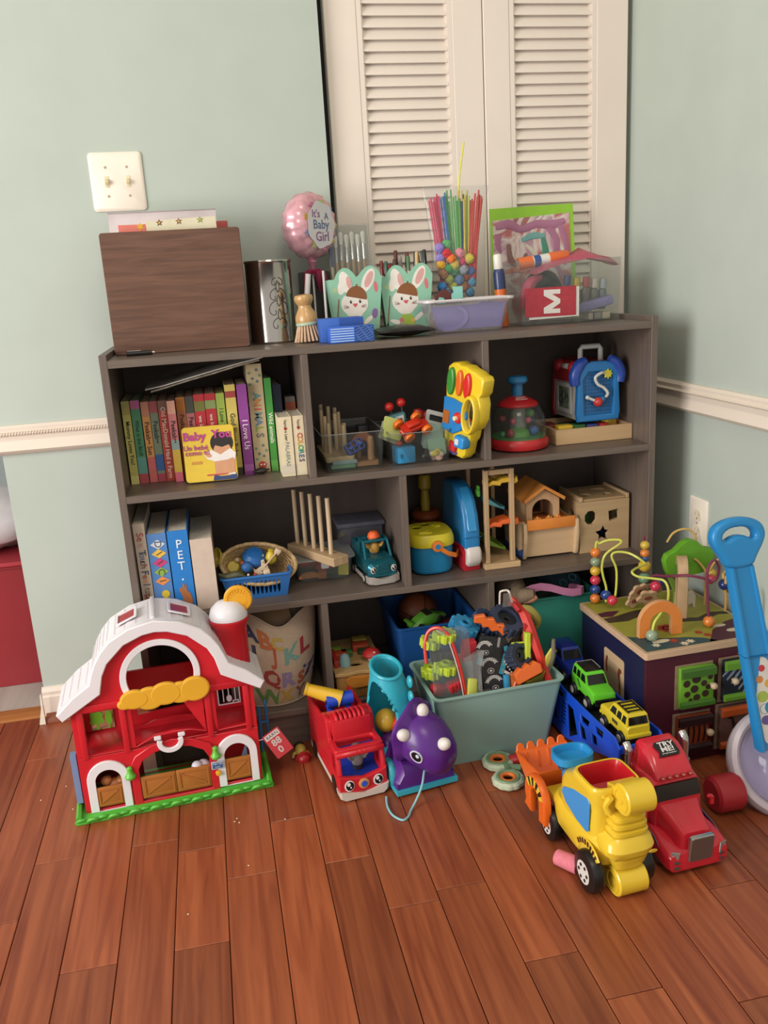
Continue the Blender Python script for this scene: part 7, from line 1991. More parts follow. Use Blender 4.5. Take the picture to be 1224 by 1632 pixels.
toy_tyre(.010, .030, .268, .034, .022, (.4, .5, 0), '#2c3d5c', 'navy ribbed ring behind the orange connector')
o = MB().plate([(0, 0), (.012, 0), (.013, .020), (.012, .022), (.013, .046), (.012, .048), (.012, .068), (0, .070)], (), .016, .002, 1).box(-.030, -.010, .046, .002, -.007, .049).build('lime_track', plastic('#bccf3c', .35))
in_bin(o, .078, -.035, .198, (-.1, .06, 0), 'bright lime upright track piece left of the red strap', 'toy piece')
o = MB().plate([(-.030, -.012), (.030, -.014), (.034, .004), (.026, .014), (.012, .012), (.008, .018), (-.006, .014), (-.012, .018), (-.030, .010)], (), .024, .003, 2).build('orange_block', plastic('#db6628', .35))
in_bin(o, .072, -.062, .188, (-.3, math.radians(-20), .1), 'orange ridged plastic block at the front right of the aqua bin', 'block')
o = MB().plate([(-.012, -.030), (.004, -.034), (.010, .0), (.016, .020), (-.004, .022)], (), .014, .002).build('orange_claw', plastic('#c8562a', .35))
in_bin(o, .052, -.056, .164, (-.2, .3, 0), 'dark orange claw piece under the orange block', 'toy piece')
o = shell(.034, .034, .052, .050, .045, .002, .008).build('yellow_scoop', mat('#8f8234', .25, 0, .1, 30))
in_bin(o, .094, -.046, .142, (math.radians(12), math.radians(-14), .2), 'olive yellow plastic scoop at the right front of the aqua bin', 'toy scoop')
t = thing('red_pouch', 'clear pouch with thick red strap at the right end of the aqua bin', 'pouch', AQ(0, 0, 0))
sp = [(.078, .030, .326), (.086, .010, .312), (.094, -.010, .296), (.100, -.030, .265), (.108, -.050, .225), (.118, -.064, .180), (.126, -.070, .160)]
mb = MB()
mb.loft([[(x - w_, y + .002, z), (x, y - .004, z + .002), (x + w_, y, z), (x, y + .006, z - .002)] for (x, y, z), w_ in zip(sp, (.006, .008, .012, .011, .010, .009, .008))])
mb.build('red_strap', plastic('#c9332c', .25), t)
MB().plate([(.075, .150), (.118, .150), (.108, .268), (.084, .285)], (), .004, .001).build('red_panel', plastic('#b8302e', .3), t).location = (0, -.022, 0)
MB().tube([(.080, -.010, .308), (.074, .004, .318), (.066, .012, .320)], .006, 8, 3).build('red_fold', plastic('#a82a2e', .3), t)
MB().tube([(.046, .020, .318), (.046, .016, .345), (.050, .014, .350), (.062, .014, .350), (.066, .010, .344), (.070, .006, .322)], .0024, 8, 4).m(1).plate([(.046, .318), (.068, .318), (.066, .348), (.048, .350)], (), .0008).build('clear_hanger', [plastic('#d8d0c8', .2), clear('#e8e4e0', .08, .1, .4)], t)
o = MB().tube([(0, 0, 0), (.010, -.002, .03), (.024, -.003, .062), (.030, -.004, .10)], [.004, .006, .007, .004], 8, 4).m(1).plate([(-.004, 0), (.008, -.002), (.018, .050), (.034, .072), (.022, .080), (.008, .064), (.002, .030)], (), .006, .001).build('yellow_shovel', [plastic('#6f6a58', .45), plastic('#c4bb48', .35)])
in_bin(o, .120, -.055, .150, (0, -.1, 0), 'yellow green plastic shovel at the right end of the aqua bin', 'toy shovel')
o = MB().tube([(-.010, 0, .09), (.010, -.01, .086), (.028, -.012, .062), (.030, -.006, .04)], [.006, .010, .010, .006], 10, 4).build('tan_handle', mat('#a89a4c', .45, 0, .1, 40))
in_bin(o, .108, .040, .205, (0, 0, 0), 'mustard curved toy handle behind the red strap', 'toy handle')
# ================================================================ CAR CARRIER: TRAILER, THREE CARS, RED CAB
BLU = plastic('#184fd0', .3)
t = thing('car_trailer', 'bright blue car carrier trailer with lattice sides carrying three toy cars', 'toy trailer', (.952, -.200, .0005), 0)
def lattice(s):
 L0, L1 = .165, -.225     # rear to front along y
 out = [(L0, .006), (.03, .012), (-.12, .062), (-.180, .085), (L1, .098), (L1 - .004, .128), (-.205, .142), (-.14, .137), (-.04, .131), (.04, .128), (.10, .132), (L0, .124)]
 holes = [[(.156, .020), (.112, .026), (.126, .110), (.156, .112)], [(.088, .110), (.040, .116), (.044, .102), (.076, .098)], [(.104, .096), (.070, .034), (.100, .028)],
             [(.022, .104), (-.014, .104), (-.036, .056), (.012, .024)], [(-.050, .112), (-.096, .118), (-.088, .100), (-.056, .098)], [(-.044, .090), (-.054, .058), (-.082, .066), (-.072, .088)], [(-.104, .098), (-.110, .076), (-.134, .082), (-.128, .100)], [(-.122, .124), (-.16, .128), (-.156, .110), (-.126, .108)]]
 for i in range(6):
  z = .040 + .010 * i
  holes.append([(.058 - .001 * i, z), (.030 - .001 * i, z + .004), (.030 - .001 * i, z + .009), (.058 - .001 * i, z + .005)])
 x = s * .050
 return MB().at(x - (.005 if s > 0 else 0), 0, 0).plate(out, holes, .005, .0008, 1, 'X')
lattice(-1).build('lattice_side', BLU, t)
lattice(1).build('lattice_side', BLU, t)
MB().box(-.0445, -.222, .112, .0445, .164, .1165).build('deck', plastic('#15171c', .5), t)
MB().box(-.0445, -.06, .030, .0445, .164, .035).build('lower_deck', plastic('#14161b', .5), t)
MB().box(-.0445, -.228, .1166, .0445, -.221, .132, .001).build('front_rail', BLU, t)
MB().box(-.014, -.24, .060, .014, -.10, .100, .003).build('hitch', plastic('#1a1a1c', .5), t)
for y in (.06, .125):
 for s in (-1, 1):
  wheel_part(t, s * .036, y, .0215, .021, .014, '#171617', '#9a948e')
def suv(label, x, y, z, col, roofcol, rack, rot=0.0, matte=.3, sc=1):
 t = thing('toy_suv', label, 'toy car', (x, y, z), rot, 'toy cars on the trailer', sc)
 P = plastic(col, matte)
 hw = .0275
 def sec(y, w_, z0, z1, r=.006):
  return rr_ring(2 * w_, z1 - z0, r, z0, y, 3)
 MB().loft([sec(-.062, .022, .030, .044), sec(-.060, .0265, .026, .048), sec(-.045, hw, .022, .051), sec(-.015, hw, .022, .053), (sec(.03, hw, .022, .054)), sec(.055, hw, .024, .054), sec(.061, .025, .028, .050)]).build('body', P, t)
 MB().loft([[(s * w_, y, z) for s, w_, y, z in ((-1, .0262, -.026, .050), (1, .0262, -.026, .050), (1, .0262, .058, .050), (-1, .0262, .058, .050))], [(s * w_, y, z) for s, w_, y, z in ((-1, .0225, -.010, .0735), (1, .0225, -.010, .0735), (1, .0225, .053, .0735), (-1, .0225, .053, .0735))], [(s * w_, y, z) for s, w_, y, z in ((-1, .0205, -.006, .0765), (1, .0205, -.006, .0765), (1, .0205, .050, .0765), (-1, .0205, .050, .0765))]]).build('cabin', P, t)
 DK = plastic('#151414', .15)
 q = MB().loft([[(-.0225, -.0255, .0535), (.0225, -.0255, .0535), (.0200, -.0125, .0715), (-.0200, -.0125, .0715)], [(-.0225, -.0245, .0535), (.0225, -.0245, .0535), (.0200, -.0115, .0715), (-.0200, -.0115, .0715)]])
 q.build('windscreen', DK, t)
 MB().loft([[(-.0222, .0590 + e, .0545), (.0222, .0590 + e, .0545), (.0205, .0545 + e, .0705), (-.0205, .0545 + e, .0705)] for e in (-.002, .0)]).build('rear_window', DK, t)
 for s in (-1, 1):
  for y0, y1 in ((-.012, .008), (.012, .030), (.034, .050)):
   MB().loft([[(s * (.0266 - dx), y0 - (.004 if y0 < 0 else 0), .0545), (s * (.0266 - dx), y1, .0545), (s * (.0238 - dx), y1, .0700), (s * (.0238 - dx), y0 + .004, .0700)] for dx in (0, .002)]).build('side_window', DK, t)
 for s in (-1, 1):
  for yy in (-.036, .038):
   MB().at(s * .0268 - (.004 if s > 0 else 0), 0, 0).plate([(yy + .018 * math.cos(a), .021 + .0185 * math.sin(a)) for a in [math.pi * i / 12 for i in range(13)]] + [(yy - .014 * math.cos(a), .021 + .0145 * math.sin(a)) for a in [math.pi * i / 12 for i in range(13)]], (), .004, .0006, 1, 'X').build('wheel_arch', P, t)
 if rack:
  mb = MB()
  for i in range(4):
   mb.box(-.0165, .000 + .0135 * i, .0775, .0165, .0035 + .0135 * i, .0800, .0008)
  mb.box(-.0175, -.002, .0768, -.0145, .046, .0785).box(.0145, -.002, .0768, .0175, .046, .0785)
  mb.build('roof_rack', DK, t)
  MB().box(-.0275, -.0645, .026, .0275, -.058, .0335, .002).build('bumper', P, t)
  MB().box(-.0275, .058, .026, .0275, .0655, .0350, .002).build('bumper', P, t)
  for s in (-1, 1):
   MB().plate(rrect(.008, .006, .002, 2, s * .019, .0395), (), .001).build('headlamp', plastic('#cfc184', .2), t).location = (0, -.0608, 0)
   MB().box(s * .0278 - .0004, -.004, .036, s * .0278 + .0004, .020, .044).build('door_print', plastic('#4a4426', .4), t)
 else:
  MB().box(-.0195, -.004, .0767, .0195, .048, .0785, .001).m(1)
  MB().box(-.0195, -.004, .0767, .0195, .048, .0787, .001).build('roof_panel', plastic(roofcol, .3), t)
  if col != '#182f8e':
   mb = MB()
   for i in range(9):
    mb.box(-.0195 + .0046 * i, .0485, .0768, -.0175 + .0046 * i, .0505, .0788)
    mb.box(.0197, .044 - .0048 * i, .0768, .0212, .0462 - .0048 * i, .0788)
   mb.build('roof_studs', plastic('#c9cbb4'), t)['kind'] = 'stuff'
   for s in (-1, 1):
    for k in range(3):
     MB().loft([[(s * (.0279 - dx), .012 - .004 * k, .034), (s * (.0279 - dx), .014 - .004 * k, .034), (s * (.0279 - dx), .026 - .004 * k, .050), (s * (.0279 - dx), .024 - .004 * k, .050)] for dx in (0, .0006)]).build('side_stripe', plastic('#22301c'), t)
  MB().box(-.024, -.066, .0255, .024, -.0605, .0345, .002).build('bumper', DK, t)
 MB().box(-.018, -.055, .012, .018, .056, .0225, .002).build('chassis', plastic('#17171a', .5), t)
 for yy in (-.036, .038):
  for s in (-1, 1):
   wheel_part(t, s * .0275, yy, .0165, .0165, .014, '#161515', '#a8a29c')
ZD = .1172
suv('yellow toy off road car with a black roof rack, foremost on the trailer', .948, -.3600, ZD, '#d2bd2c', None, True, math.pi + .03, .3, .92)
suv('bright lime green toy off road car in the middle of the trailer', .949, -.2110, ZD, '#62c42e', '#1c1c18', False, 0, .3, .94)
suv('dark blue toy off road car at the rear of the trailer', .9505, -.0785, ZD, '#182f8e', '#142878', False, 0, .35, .945)
# red cab
t = thing('red_truck', 'shiny red toy semi truck cab with chrome grille on the floor', 'toy truck', (.9440, -.5220, .0005), math.radians(3.2))
t.scale = (1.0, .72, .835)
RT = mat('#cc2636', .22, 0, .03, 12, 0, .3)
def cs(y, w_, z0, z1, r, k=.0):
 """cab section: bottom half width w_, top slightly narrower by k"""
 pts = rrect(2 * w_, z1 - z0, r, 5, 0, (z0 + z1) / 2)
 return [(x * (1 - k * (z - z0) / (z1 - z0)), y, z) for x, z in pts]
MB().loft([cs(-.160, .046, .014, .040, .010), cs(-.157, .056, .010, .050, .012), cs(-.145, .061, .010, .056, .014), cs(-.120, .062, .012, .062, .014), cs(-.090, .060, .018, .068, .014), cs(-.04, .056, .020, .070, .012), cs(.03, .055, .020, .070, .010), cs(.06, .054, .020, .066, .008)]).build('chassis_body', RT, t)
MB().loft([cs(-.150, .024, .030, .083, .012, .1), cs(-.146, .034, .030, .090, .014, .15), cs(-.128, .039, .030, .096, .016, .2), cs(-.095, .042, .030, .108, .016, .18), cs(-.070, .046, .030, .120, .014, .12), cs(-.06, .046, .030, .121, .012, .1)]).build('bonnet', RT, t)
MB().loft([cs(-.066, .047, .060, .124, .010, .06), cs(-.058, .050, .050, .140, .012, .06), cs(-.052, .051, .050, .163, .014, .08), cs(-.030, .052, .050, .170, .014, .08), cs(.050, .052, .050, .170, .010, .08)]).build('cab', RT, t)
MB().loft([cs(-.050, .040, .150, .172, .010, .1), cs(-.040, .042, .150, .184, .012, .12), cs(-.018, .044, .150, .204, .016, .16), cs(.004, .045, .150, .216, .018, .18), cs(.020, .045, .150, .220, .016, .18), cs(.050, .045, .150, .219, .010, .18)]).build('sleeper_roof', RT, t)
MB().loft([[(-.0440, -.0680, .126), (.0440, -.0680, .126), (.0425, -.0585, .158), (-.0425, -.0585, .158)], [(-.0440, -.060, .126), (.0440, -.060, .126), (.0425, -.050, .158), (-.0425, -.050, .158)]]).build('windscreen', plastic('#0e0b0b', .22), t)
MB().at(0, -.1565, .062, math.radians(7)).plate(rrect(.047, .062, .006, 4), (), .012, .002).build('grille_frame', mat('#b8b2ae', .2, .9), t)
MB().at(0, -.1690, .062, math.radians(7)).plate(rrect(.041, .056, .004, 3), (), .0012).build('grille', mat('#7d736e', .35, .7, .12, 400), t)
for i in range(5):
 x = -.028 + .014 * i
 MB().at(x, -.056, .1735, 0, 0, 0).ball((0, 0, 0), (.0042, .007, .0035), 12, 6).build('roof_lamp', mat('#b05a54', .15, .5), t)
for s in (-1, 1):
 q = MB().cyl((s * .058, .034, .075), (s * .058, .034, .150), .0105, .0105, 18).cyl((s * .058, .034, .150), (s * .058, .034, .156), .0115, .0115, 18)
 q.cyl((s * .058, .034, .156), (s * .058, .034, .200), .0078, .0078, 16).tube([(s * .058, .034, .198), (s * .058, .036, .208), (s * .058, .048, .216)], [.0078, .0078, .0082], 12, 3)
 q.build('exhaust_stack', mat('#c0bcb8', .15, 1.0), t)
 MB().at(s * .046, -.1545, .046, 0, 0, s * .5).plate([(-.009, -.010), (.005, -.012), (.010, .010), (-.006, .012)], (), .003, .0006).build('headlamp', mat('#a8a6a4', .12, .5), t)
 for z in (.034, .021):
  MB().at(s * .044, -.1600, z, 0, 0, s * .3).plate(rrect(.010, .007, .001, 1), (), .002, .0004).build('fog_lamp', mat('#6f5a58', .2, .5), t)
 mb = MB().tube([(s * .059, -.072, .118), (s * .066, -.070, .112), (s * .067, -.070, .096)], .0045, 10, 3)
 mb.build('mirror', RT, t)
 mb = MB()
 for k in range(4):
  mb.m(k % 2)
  mb.loft([[(s * xx, y, z), (s * xx, y, z + .004), (s * (xx + .001), y, z + .004), (s * (xx + .001), y, z)] for xx, y, z in ((.0545, .02, .050 + .005 * k), (.0575, -.045, .056 + .0042 * k), (.0590, -.095, .051 + .003 * k), (.0605, -.118, .046 + .0008 * k))])
 mb.build('side_flames', [plastic('#23264a', .25), plastic('#6a6a86', .25)], t)
 for y in (-.105, .012, .056):
  wheel_part(t, s * .050, y, .0205, .0205, .016, '#161515', '#5a5656')
q = MB().at(.002, -.0055, .2148, math.radians(-62)).plate([(-.022, -.020), (.018, -.020), (.021, -.012), (.017, .016), (.012, .021), (-.020, .019), (-.024, .012), (-.018, -.008)], (), .0012).build('black_sticker', plastic('#171414', .3), t)
for s_, z, h_ in (('TRY', .010, .0125), ('ME!', -.0035, .0125), ('press button', -.0130, .0040)):
 mb = MB()
 mb.M = Matrix.Translation((.002, -.0055, .2148)) @ Euler((math.radians(-62), 0, 0)).to_matrix().to_4x4() @ Matrix.Translation((0, -.0014, z))
 mb.text(s_, h_, .0003, bold=.03 if h_ > .01 else 0).build('lettering', plastic('#e2dcd8', .4), q)
# ================================================================ YELLOW LOADER
t = thing('yellow_loader', 'chunky yellow toy loader with red hopper and orange bucket on the floor', 'toy truck', (.7920, -.5440, .0005), math.radians(4.3), None, .985)
YL = mat('#e2bf34', .25, 0, .03, 12, 0, .2)
OR = plastic('#dd6420', .32)
MB().loft([rq(.040, .020, .040, 4), rq(.046, .085, .052, 4), rq(.047, .092, .075, 4), rq(.046, .092, .095, 4), rq(.042, .086, .104, 4)]).build('chassis', YL, t).location = (0, -.010, 0)
def rsec(w_, y0, y1, z, p=5):
 return [(x, y + (y0 + y1) / 2, zz) for x, y, zz in rq(w_, (y1 - y0) / 2, z, p, 40)]
MB().loft([rsec(.043, -.086, .050, .090), rsec(.045, -.090, .050, .120), rsec(.044, -.090, .046, .150), rsec(.046, -.094, .030, .170), rsec(.0475, -.096, .000, .186), rsec(.048, -.096, -.008, .196), rsec(.046, -.094, -.010, .200), rsec(.042, -.090, -.014, .200)], False).build('cab', YL, t)
MB().loft([rsec(.0415, -.0895, -.0145, .2004), rsec(.0405, -.0885, -.0155, .1970), rsec(.0395, -.0875, -.0165, .194), rsec(.033, -.081, -.023, .163), rsec(.018, -.068, -.036, .1560)], False).build('red_hopper', plastic('#b81e26', .2), t)
for s in (-1, 1):
 MB().at(s * .0462 - (.002 if s > 0 else 0), 0, 0).plate([(-.072, .110), (-.076, .165), (-.068, .172), (-.020, .160), (.020, .142), (.026, .130), (.010, .116), (-.03, .106), (-.064, .104)], (), .002, .0006, 1, 'X').build('blue_window', plastic('#3b8fd0', .3), t)
 mb = MB()
 arc = [(-.072 + .036 * math.cos(a), .042 + .036 * math.sin(a)) for a in [math.radians(20 + 10 * i) for i in range(13)]]
 arc2 = [(-.072 + .050 * math.cos(a), .042 + .050 * math.sin(a)) for a in [math.radians(140 - 10 * i) for i in range(13)]]
 MB().at(s * .0475 - (.003 if s > 0 else 0), 0, 0).plate(arc + arc2, (), .003, .0006, 1, 'X').build('fender', YL, t)
 mb = MB()
 for i in range(8):
  a = math.radians(42 + 12 * i)
  mb.at(s * .0478 + (.0002 if s > 0 else -.0010), 0, 0).plate([(-.072 + r_ * math.cos(b_), .042 + r_ * math.sin(b_)) for r_, b_ in ((.039, a), (.039, a + .10), (.048, a + .10), (.048, a))], (), .0008, 0, 1, 'X')
 mb.build('warning_stripes', plastic('#4a1f1c', .4), t)
 wheel_part(t, s * .0475, -.080, .0375, .0375, .024, '#141313', '#d6d2cc', spokes=6)
 wheel_part(t, s * .044, .070, .0325, .0325, .022, '#141313', '#d6d2cc', spokes=6)
# ribbed nose and rounded snout at the front
for k, z in enumerate((.150, .137, .124)):
 MB().loft([rq(.026 + .002 * k, .016, z - .006, 4), rq(.030 + .002 * k, .021 + .001 * k, z - .003, 4), rq(.030 + .002 * k, .021 + .001 * k, z + .003, 4), rq(.026 + .002 * k, .016, z + .006, 4)]).build('nose_rib', YL, t).location = (.010, -.100, 0)
MB().loft([rq(.034, .022, .078, 3), rq(.044, .034, .086, 3), rq(.047, .037, .098, 3), rq(.043, .032, .110, 3), rq(.032, .022, .118, 3)]).build('snout', YL, t).location = (.008, -.098, 0)
MB().loft([rq(.026, .014, .056, 3), rq(.030, .020, .066, 3), rq(.034, .024, .080, 3)]).build('chin', YL, t).location = (.008, -.106, 0)
for sx in (-.026, .040):
 MB().at(sx, -.134, .093, -.2).plate(ell(.008, .003), (), .003, .001).build('nostril_slot', plastic('#b8921c', .4), t)
def scroll(zc, r, y, w_, nm, a0, x0):
 outl = []
 for i in range(25):
  a = math.radians(a0 + 250 * i / 24)
  outl.append((y + r * math.cos(a), zc + r * math.sin(a)))
 outl += [(y + r * 1.6, zc - r * .95 if a0 > 0 else zc - r), (y + r * 1.7, zc + r * .2)]
 q = MB().at(x0, 0, 0).plate(outl, (), w_, .002, 1, 'X').build(nm, YL, t)
 for s in (0, 1):
  MB().at(x0 + (w_ if s else -.0015), 0, 0).plate(circ(r * .78, 22, y, zc), [circ(r * .62, 20, y, zc)], .0015, 0, 1, 'X').plate(circ(r * .25, 14, y, zc), (), .0015, 0, 1, 'X').build('scroll_rim', YL, q)
scroll(.192, .027, -.118, .052, 'upper_scroll', 30, -.012)
scroll(.0275, .026, -.106, .056, 'lower_scroll', 20, -.018)
MB().box(-.014, -.100, .04, .034, -.070, .075, .004).box(-.018, -.104, .005, .038, -.078, .05, .004).build('front_leg', YL, t)
MB().tube([(-.022, -.104, .190), (-.028, -.098, .172), (-.024, -.10, .158)], .0055, 8, 4).tube([(-.032, -.094, .188), (-.020, -.098, .180)], .004, 8, 3).build('side_cog', YL, t)
# blue funnel post
MB().loft([rq(.018, .016, .090, 3), rq(.017, .015, .120, 3), rq(.017, .015, .150, 3), rq(.024, .020, .160, 3), rq(.034, .026, .166, 3), rq(.037, .029, .170, 3), rq(.037, .029, .184, 3), rq(.033, .025, .184, 3), rq(.030, .022, .172, 3)]).build('blue_funnel', plastic('#2a8bc6', .25), t).location = (-.008, .058, 0)
MB().box(-.0265, .051, .105, -.0250, .053, .140).at().ball((-.038, .044, .165), (.004, .010, .004), 10, 6).build('funnel_slot', plastic('#12405e', .4), t)
MB().box(-.042, .030, .075, .042, .100, .094, .005).build('rear_deck', YL, t)
# orange bucket and arms
t2 = MB()
bk = [(-.058, .060), (.058, .060)]
def brow(w_, y, z, dz=0):
 return [(-w_, y, z), (w_, y, z)]
outer_ = [[(-.036, .118, .060), (.036, .118, .060), (.036, .150, .050), (-.036, .150, .050)], [(-.044, .112, .085), (.044, .112, .085), (.046, .175, .062), (-.046, .175, .062)], [(-.052, .106, .118), (.052, .106, .118), (.056, .205, .112), (-.056, .205, .112)], [(-.049, .109, .118), (.049, .109, .118), (.053, .202, .112), (-.053, .202, .112)], [(-.041, .115, .088), (.041, .115, .088), (.043, .172, .066), (-.043, .172, .066)], [(-.034, .120, .064), (.034, .120, .064), (.034, .148, .054), (-.034, .148, .054)]]
MB().loft(outer_).build('bucket', OR, t)
tl = [(-.056, 0)]
for i in range(5):
 x0 = -.056 + .0224 * i
 tl += [(x0 + .002, .0), (x0 + .004, .009), (x0 + .0085, .013), (x0 + .0140, .013), (x0 + .0184, .009), (x0 + .0204, .0)]
tl += [(.056, 0), (.054, -.006), (-.054, -.006)]
q = MB().plate(tl, (), .004, .001).build('bucket_teeth', OR, t)
q.location, q.rotation_euler = (0, .2065, .113), (math.radians(-20), 0, 0)
for i in range(4):
 MB().tube([(-.036 + .024 * i, .199, .108), (-.033 + .021 * i, .182, .082)], .0025, 6, 2).build('bucket_rib', OR, t)
for s in (-1, 1):
 a_o = [(.050 + .044 * math.cos(a), .078 + .044 * math.sin(a)) for a in [math.radians(-30 + 15 * i) for i in range(15)]]
 a_i = [(.050 + .017 * math.cos(a), .074 + .020 * math.sin(a)) for a in [math.radians(180 - 18 * i) for i in range(11)]]
 MB().at(s * .058 - .008, .050, -.004).plate(a_o + [(.007, .040), (.033, .038)] + a_i + [(.067, .036), (.096, .040)], (), .016, .004, 2, 'X').build('bucket_arm', OR, t)
 mb = MB()
 for i in range(9):
  a = math.radians(35 + 14 * i)
  for w_, c in ((0, i % 2),):
   mb.m(c).at(s * .0664 - (.0002 if s > 0 else .0006), .050, -.004).plate([(.050 + rr0 * math.cos(aa), .078 + rr0 * math.sin(aa)) for rr0, aa in ((.024, a), (.024, a + .245), (.040, a + .245), (.040, a))], (), .0008, 0, 1, 'X')
 mb.build('warning_stripes', [plastic('#d8b83a', .4), plastic('#1e1a16', .4)], t)
# ring teether and chalk
t = thing('teething_toy', 'sage green ring teether with orange centres beside the orange bucket', 'teether', (.7350, -.254, .0005), math.radians(-8))
for x, y in ((-.012, .038), (-.004, -.034)):
 R_ = [(x + .026 * (1 + .03 * math.cos(11 * a)) * math.cos(a), y + .026 * (1 + .03 * math.cos(11 * a)) * math.sin(a), .009) for a in [2 * math.pi * i / 66 for i in range(66)]]
 q = MB().tube(R_, .0085, 8, 1, True).build('pale_ring', plastic('#b5bfa4', .45), t)
 MB().torus((x, y, .0145), .0215, .0050, 28, 8).build('green_ring', plastic('#6f8a68', .45), q)
 MB().torus((x, y, .014), .0145, .0045, 24, 8).build('orange_ring', plastic('#d8702e', .4), q)
MB().tube([(-.008, .020, .012), (.004, .006, .013), (-.004, -.014, .012)], [.007, .008, .007], 8, 4).tube([(.004, .006, .013), (.03, .0, .013)], .008, 8, 3).build('green_link', plastic('#627d5e', .45), t)
MB().ball((.026, .036, .012), (.020, .015, .0115), 16, 8).build('red_pad', plastic('#a8262c', .35), t)
t = thing('pink_chalk', 'thick pink chalk piece lying before the loader wheel', 'chalk', (.7360, -.567, .0162), (math.radians(90), 0, math.radians(38)))
MB().lathe([(0, -.022), (.0120, -.022), (.0140, -.020), (.0155, .018), (.0145, .022), (0, .022)], 26).build('stick', mat('#d27684', .85, 0, .08, 120, .3), t)
# ================================================================ ACTIVITY CUBE
CR = math.radians(1.5)
t = thing('activity_cube', 'wooden activity cube with navy and maroon sides and bead mazes on top', 'activity cube', (1.0125, -.3215, .0005), CR)
S_, D_, ZB = .276, .298, .250
MB().box(.004, .004, 0, S_, .012, ZB).build('maroon_side', paint('#4a1426'), t)
MB().box(.004, .0121, 0, .012, D_, ZB).build('navy_side', paint('#1b1b40'), t)
MB().box(S_ - .008, .0121, 0, S_, D_, ZB).build('right_side', paint('#4a1426'), t)
MB().box(.0121, D_ - .008, 0, S_ - .0081, D_, ZB).build('rear_side', paint('#1b1b40'), t)
MB().at(S_ / 2 + .002, D_ / 2 + .002, ZB).plate(rrect(S_ + .008, D_ + .008, .006, 3), (), .0145, .001, 1, 'Z').build('top_board', wood('#c9a98a', 0, .5, .85), t)
ZTOP = ZB + .0147
# printed garden on the top
mb = MB()
def top(c, pts, k):
 mb.m(c).at(0, 0, ZTOP + .0003 * k).plate(pts, (), .0003, 0, 1, 'Z')
x0, x1, y0, y1 = .006, S_ - .002, .008, D_ - .002
top(0, [(x0, y0), (x1, y0), (x1, y1), (x0, y1)], 0)
top(1, [(x0, y0), (.17, y0), (.15, .03), (.12, .045), (.06, .060), (.03, .075), (x0, .09)], 1)
top(2, [(.15, y0), (x1, y0), (x1, .10), (.24, .09), (.19, .06)], 1)
top(5, [(x0, .17), (.05, .165), (.11, .19), (.16, .20), (.16, .215), (.09, .215), (.04, .20), (x0, .195)], 1)
top(2, [(x0, .205), (.03, .200), (.06, .225), (.03, .23), (x0, .225)], 2)
top(5, [(.15, .12), (.20, .11), (.25, .13), (x1, .125), (x1, .14), (.24, .148), (.2, .13), (.16, .14)], 1)
top(4, ell(.020, .008, .06, .045), 2)
top(4, ell(.016, .008, .23, .045), 2)
top(4, ell(.016, .007, .215, .075), 2)
for x, y, c in ((.085, .038, 3), (.040, .030, 4), (.098, .018, 4), (.115, .024, 4), (.165, .04, 3), (.155, .058, 3)):
 top(c, star(.010, .006, 6, x, y), 3)
for i in range(6):
 a = i * 1.05
 top(3, circ(.0075, 10, .105 + .013 * math.cos(a), .100 + .013 * math.sin(a)), 3)
top(3, circ(.010, 10, .105, .100), 3)
mb.build('garden_print', [paint('#98953a'), paint('#2c4a52'), paint('#4d1f33'), paint('#a5382e'), paint('#d3c4a8'), paint('#3a2f26')], t)
a_ = -CR
def LC(p):
 x, y = p[0] - 1.013, p[1] + .317
 return (x * math.cos(a_) - y * math.sin(a_), x * math.sin(a_) + y * math.cos(a_), p[2] + .010)
def wire(pts, c, nm, r=.0027):
 return MB().tube([LC(p) for p in pts], r, 8, 5).build(nm, plastic(c, .35), t)
def bead(p, c, r=.0122, nm='bead'):
 q = LC(p)
 pr = [(0, -r * .93), (r * .35, -r * .93)] + [(r * math.cos(a), r * math.sin(a) * .95) for a in [math.radians(-65 + 13 * i) for i in range(11)]] + [(r * .35, r * .93), (0, r * .93)]
 return MB().lathe(pr, 20, q).build(nm, mat(c, .22, 0, .05, 20, 0, .4), t)
for i, c in enumerate(('#d0742c', '#1f3f7c', '#c03048', '#c9a02e', '#7f9074', '#d0742c')):
 bead((1.0365, -.030, ZTOP - .010 + .0135 + .0225 * i), c)
wire([(1.0365, -.030, ZTOP), (1.0370, -.030, .395), (1.046, -.032, .402), (1.062, -.040, .410), (1.085, -.050, .411), (1.083, -.060, .406), (1.048, -.060, .385), (1.041, -.055, .356), (1.044, -.055, .330), (1.052, -.055, .300), (1.050, -.058, .268)], '#c6c957', 'yellow_wire')
bead((1.051, -.055, .284), '#1f3f80')
bead((1.058, -.074, .276), '#bf3244')
wire([(1.063, -.070, .262), (1.069, -.070, .300), (1.069, -.070, .349), (1.057, -.070, .381), (1.068, -.070, .390), (1.092, -.080, .388), (1.107, -.100, .380), (1.120, -.105, .366), (1.085, -.130, .368), (1.066, -.150, .368), (1.076, -.160, .360), (1.107, -.170, .355), (1.126, -.180, .351), (1.125, -.200, .338), (1.106, -.230, .321), (1.078, -.250, .305), (1.060, -.260, .291), (1.055, -.262, .258)], '#c9cc5c', 'yellow_wire')
bead((1.055, -.262, ZTOP + .0025), '#8c9c82', .0128)
wire([(1.126, -.090, ZTOP), (1.126, -.090, .425)], '#7a2040', 'maroon_post', .0022)
for z, c, r in ((.406, '#bfa23a', .0105), (.387, '#c9742e', .0105), (.3735, '#274a8a', .009), (.357, '#c2a22e', .0140), (.327, '#5f8468', .0135)):
 bead((1.1265, -.092, z), c, r)
bead((1.140, -.120, .316), '#b82e4c', .0125)
bead((1.152, -.115, .322), '#1f2f66', .011)
